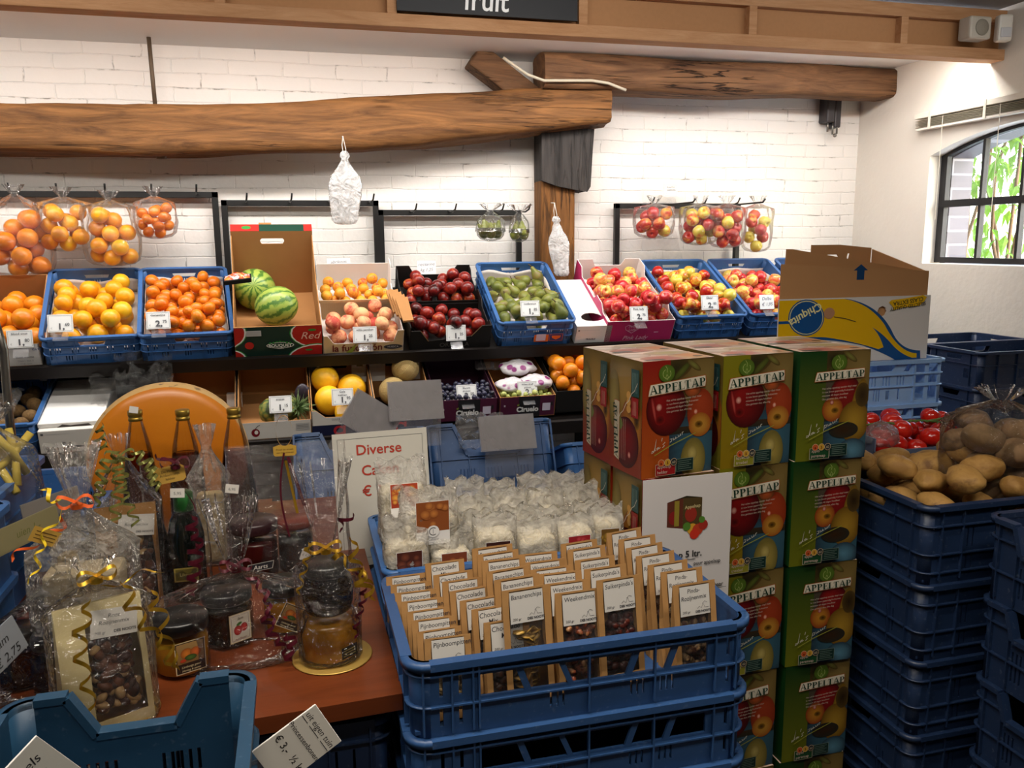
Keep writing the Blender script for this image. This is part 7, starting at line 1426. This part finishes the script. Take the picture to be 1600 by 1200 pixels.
for k in range(8):
    mb = MB(); mb.box(-.045, .045, -.03, .03, 0, .008, 0); mb.box(-.044, .046, -.031, -.030, .001, .003, 1); o = obj('dark_packet', mb, [plain('dark_wrapper', '#1d1a1c', .4), plain('pale_edge', '#5a5650', .5)], M=T(-.50+.004*k, 1.79-.006*k, TZ+.0085*k) @ RZ(24+3*k)); tag(o, 'flat dark packet in the pile at the left of the table', 'packet', 'flat dark packets')
for k in range(7):
    mb = MB(); mb.tube([(.045*math.cos(a), .045*math.sin(a), 0) for a in [6.2832*j/20 for j in range(21)]], .0075, 8, cap=False); o = obj('licorice_ring', mb, plain('licorice', '#141213', .35), M=T(-.455+.003*k, 1.905, TZ+.0085+.0155*k)); tag(o, 'black ring in the striped black pile left of the tall gifts', 'ring', 'black rings in a pile')
# bag of yellow sticks at the left edge
q = P(-8, 765, Y=1.82); rg = random.Random(4); Mq = T(q.x, 1.82, TZ+.28)
for k in range(9):
    mb = MB(); a = rg.uniform(-50, 50); mb.tube([(0, 0, -.06), (.004, .002, 0), (.0, 0, .06)], .008, 7); o = obj('yellow_stick', mb, plain('pale_yellow_stick', '#B8A040', .6), M=Mq @ T(rg.uniform(-.04, .04), rg.uniform(-.03, .03), rg.uniform(-.03, .07)) @ RY(a) @ RX(rg.uniform(-40, 40))); tag(o, 'pale yellow stick in the clear bag at the left edge', 'snack stick', 'yellow sticks in the clear bag')
b_ = obj('snack_bag', bag_mesh('snack_sack', .085, .16, .21, .04, 9, M_film)); b_.matrix_world = Mq @ T(0, 0, -.09); tag(b_, 'clear bag of pale yellow sticks at the left edge', 'bag')
mb = MB(); q = P(4, 560, Y=2.0); mb.tube([(q.x, 2.0, TZ), (q.x, 2.0, 1.25), (q.x+.004, 2.0, 1.38), (q.x-.012, 2.0, 1.47)], .009, 10); tag(obj('steel_pole', mb, M_steel), 'bent steel pole standing at the far left of the table', 'pole')
# a few wrapped sweets glinting behind
for k, (px, py, Yb, c) in enumerate(((160, 735, 1.95, '#B89A5A'), (105, 770, 1.9, '#C8A03A'))):
    q = P(px, py, Y=Yb); cello(T(q.x, Yb, TZ), ('small wrapped gift glinting between the left bottle and the crates', 'small wrapped gift with a yellow inside behind the tall crinkled gift')[k], .04, .035, .10, .15, .04, .022, 90+k, M_film3); mb = MB(); mb.box(-.03, .03, -.025, .025, .002, .09); tag(obj('sweet_box', mb, plain('sweet_card_%s' % 'ab'[k], c, .5), M=T(q.x, Yb, TZ), bevel=.008), ('tan sweet packet inside the small glinting gift', 'yellow sweet packet inside the small rear gift')[k], 'packet')

# ================================================================== crate in the foreground
ME_fg = crate_mb(.30, .40, .16, [[(-.05, .03), (-.045, .03), (-.045, .06), (-.05, .06)]] + slits(-.075, -.03, .025, .06, 5) + slits(.03, .075, .025, .06, 5), slot_rows(.4, .16, [(.04, .10)], 4, .34, 3), bands=(.08,), ribx=(), notch=(.082, .050, .058), lip=.008, lipz=.010, rad=.03, t=.007, foot=0).mesh('front_crate', [M_fblue])
fgM = T(-.236, 1.115, .860) @ RZ(180) 
o = obj('plastic_crate', ME_fg); o.matrix_world = fgM; tag(o, 'teal blue crate with a notched end in the near left foreground', 'crate')
stack('plastic_crate', crate_mb(.30, .40, .215, slot_rows(.3, .2, [(.05, .1)], 3, .3, 3), (), bands=(.1,), ribx=(-.1, .1)).mesh('base_crate', [M_fblue]), -.236, 1.115, 180, 0, .215, 4, lambda k: f'teal blue crate under the notched one in the foreground, {ORD[k]} of the stack')
q = P(462, 1158, Y=1.02); hc = thing('price_card', 'handwritten bean price card hanging askew at the foreground crate', 'price card', T(q.x+.002, 1.02, q.z-.008) @ RY(62) @ RX(-10)); w, h = .066, .094
mb = MB(); mb.box(-w/2, w/2, 0, .003, -h/2, h/2); obj('card', mb, M_white, hc, bevel=.0008)
m = MB(); m.eps = .0001; k = lin('#2a2626'); m.rect(-w/2+.0005, -h/2+.0005, w/2-.0005, h/2-.0005, lin('#C9C4BA'))
m.text('uit eigen tuin', 0, h/2-.017, .0115, k, shear=.1); [m.line([(a, h/2-.021), (b2, h/2-.021)], .0009, k) for a, b2 in ((-.031, -.018), (-.014, .008), (.013, .031))]; m.text('Princessenbonen', -.001, h/2-.040, .0098, k); m.text('€ 3,-  ½ kg', .002, h/2-.064, .014, k, bold=.004)
obj('lettering', m, M_print, hc, M=T(0, -.0003, 0)); mb = MB(); mb.box(-.022, .022, .004, .006, -.09, .0); obj('clip', mb, M_greypl, hc, M=RY(-70) @ T(-.04, 0, .0))
q = P(48, 1178, Y=1.0); side = thing('price_card', 'handwritten card standing in the lower left corner of the foreground crate', 'price card', T(q.x-.012, 1.0, q.z-.035) @ RZ(35) @ RY(-34)); mb = MB(); mb.box(-.045, .045, 0, .003, -.05, .03); obj('card', mb, M_white, side)
m = MB(); m.rect(-.0445, -.0495, .0445, .0295, lin('#C0BBAF')); m.text('Appels', .005, .004, .018, k, shear=.2); m.text('€ 1,95', 0, -.022, .018, k, shear=.2); obj('lettering', m, M_print, side, M=T(0, -.0003, 0))
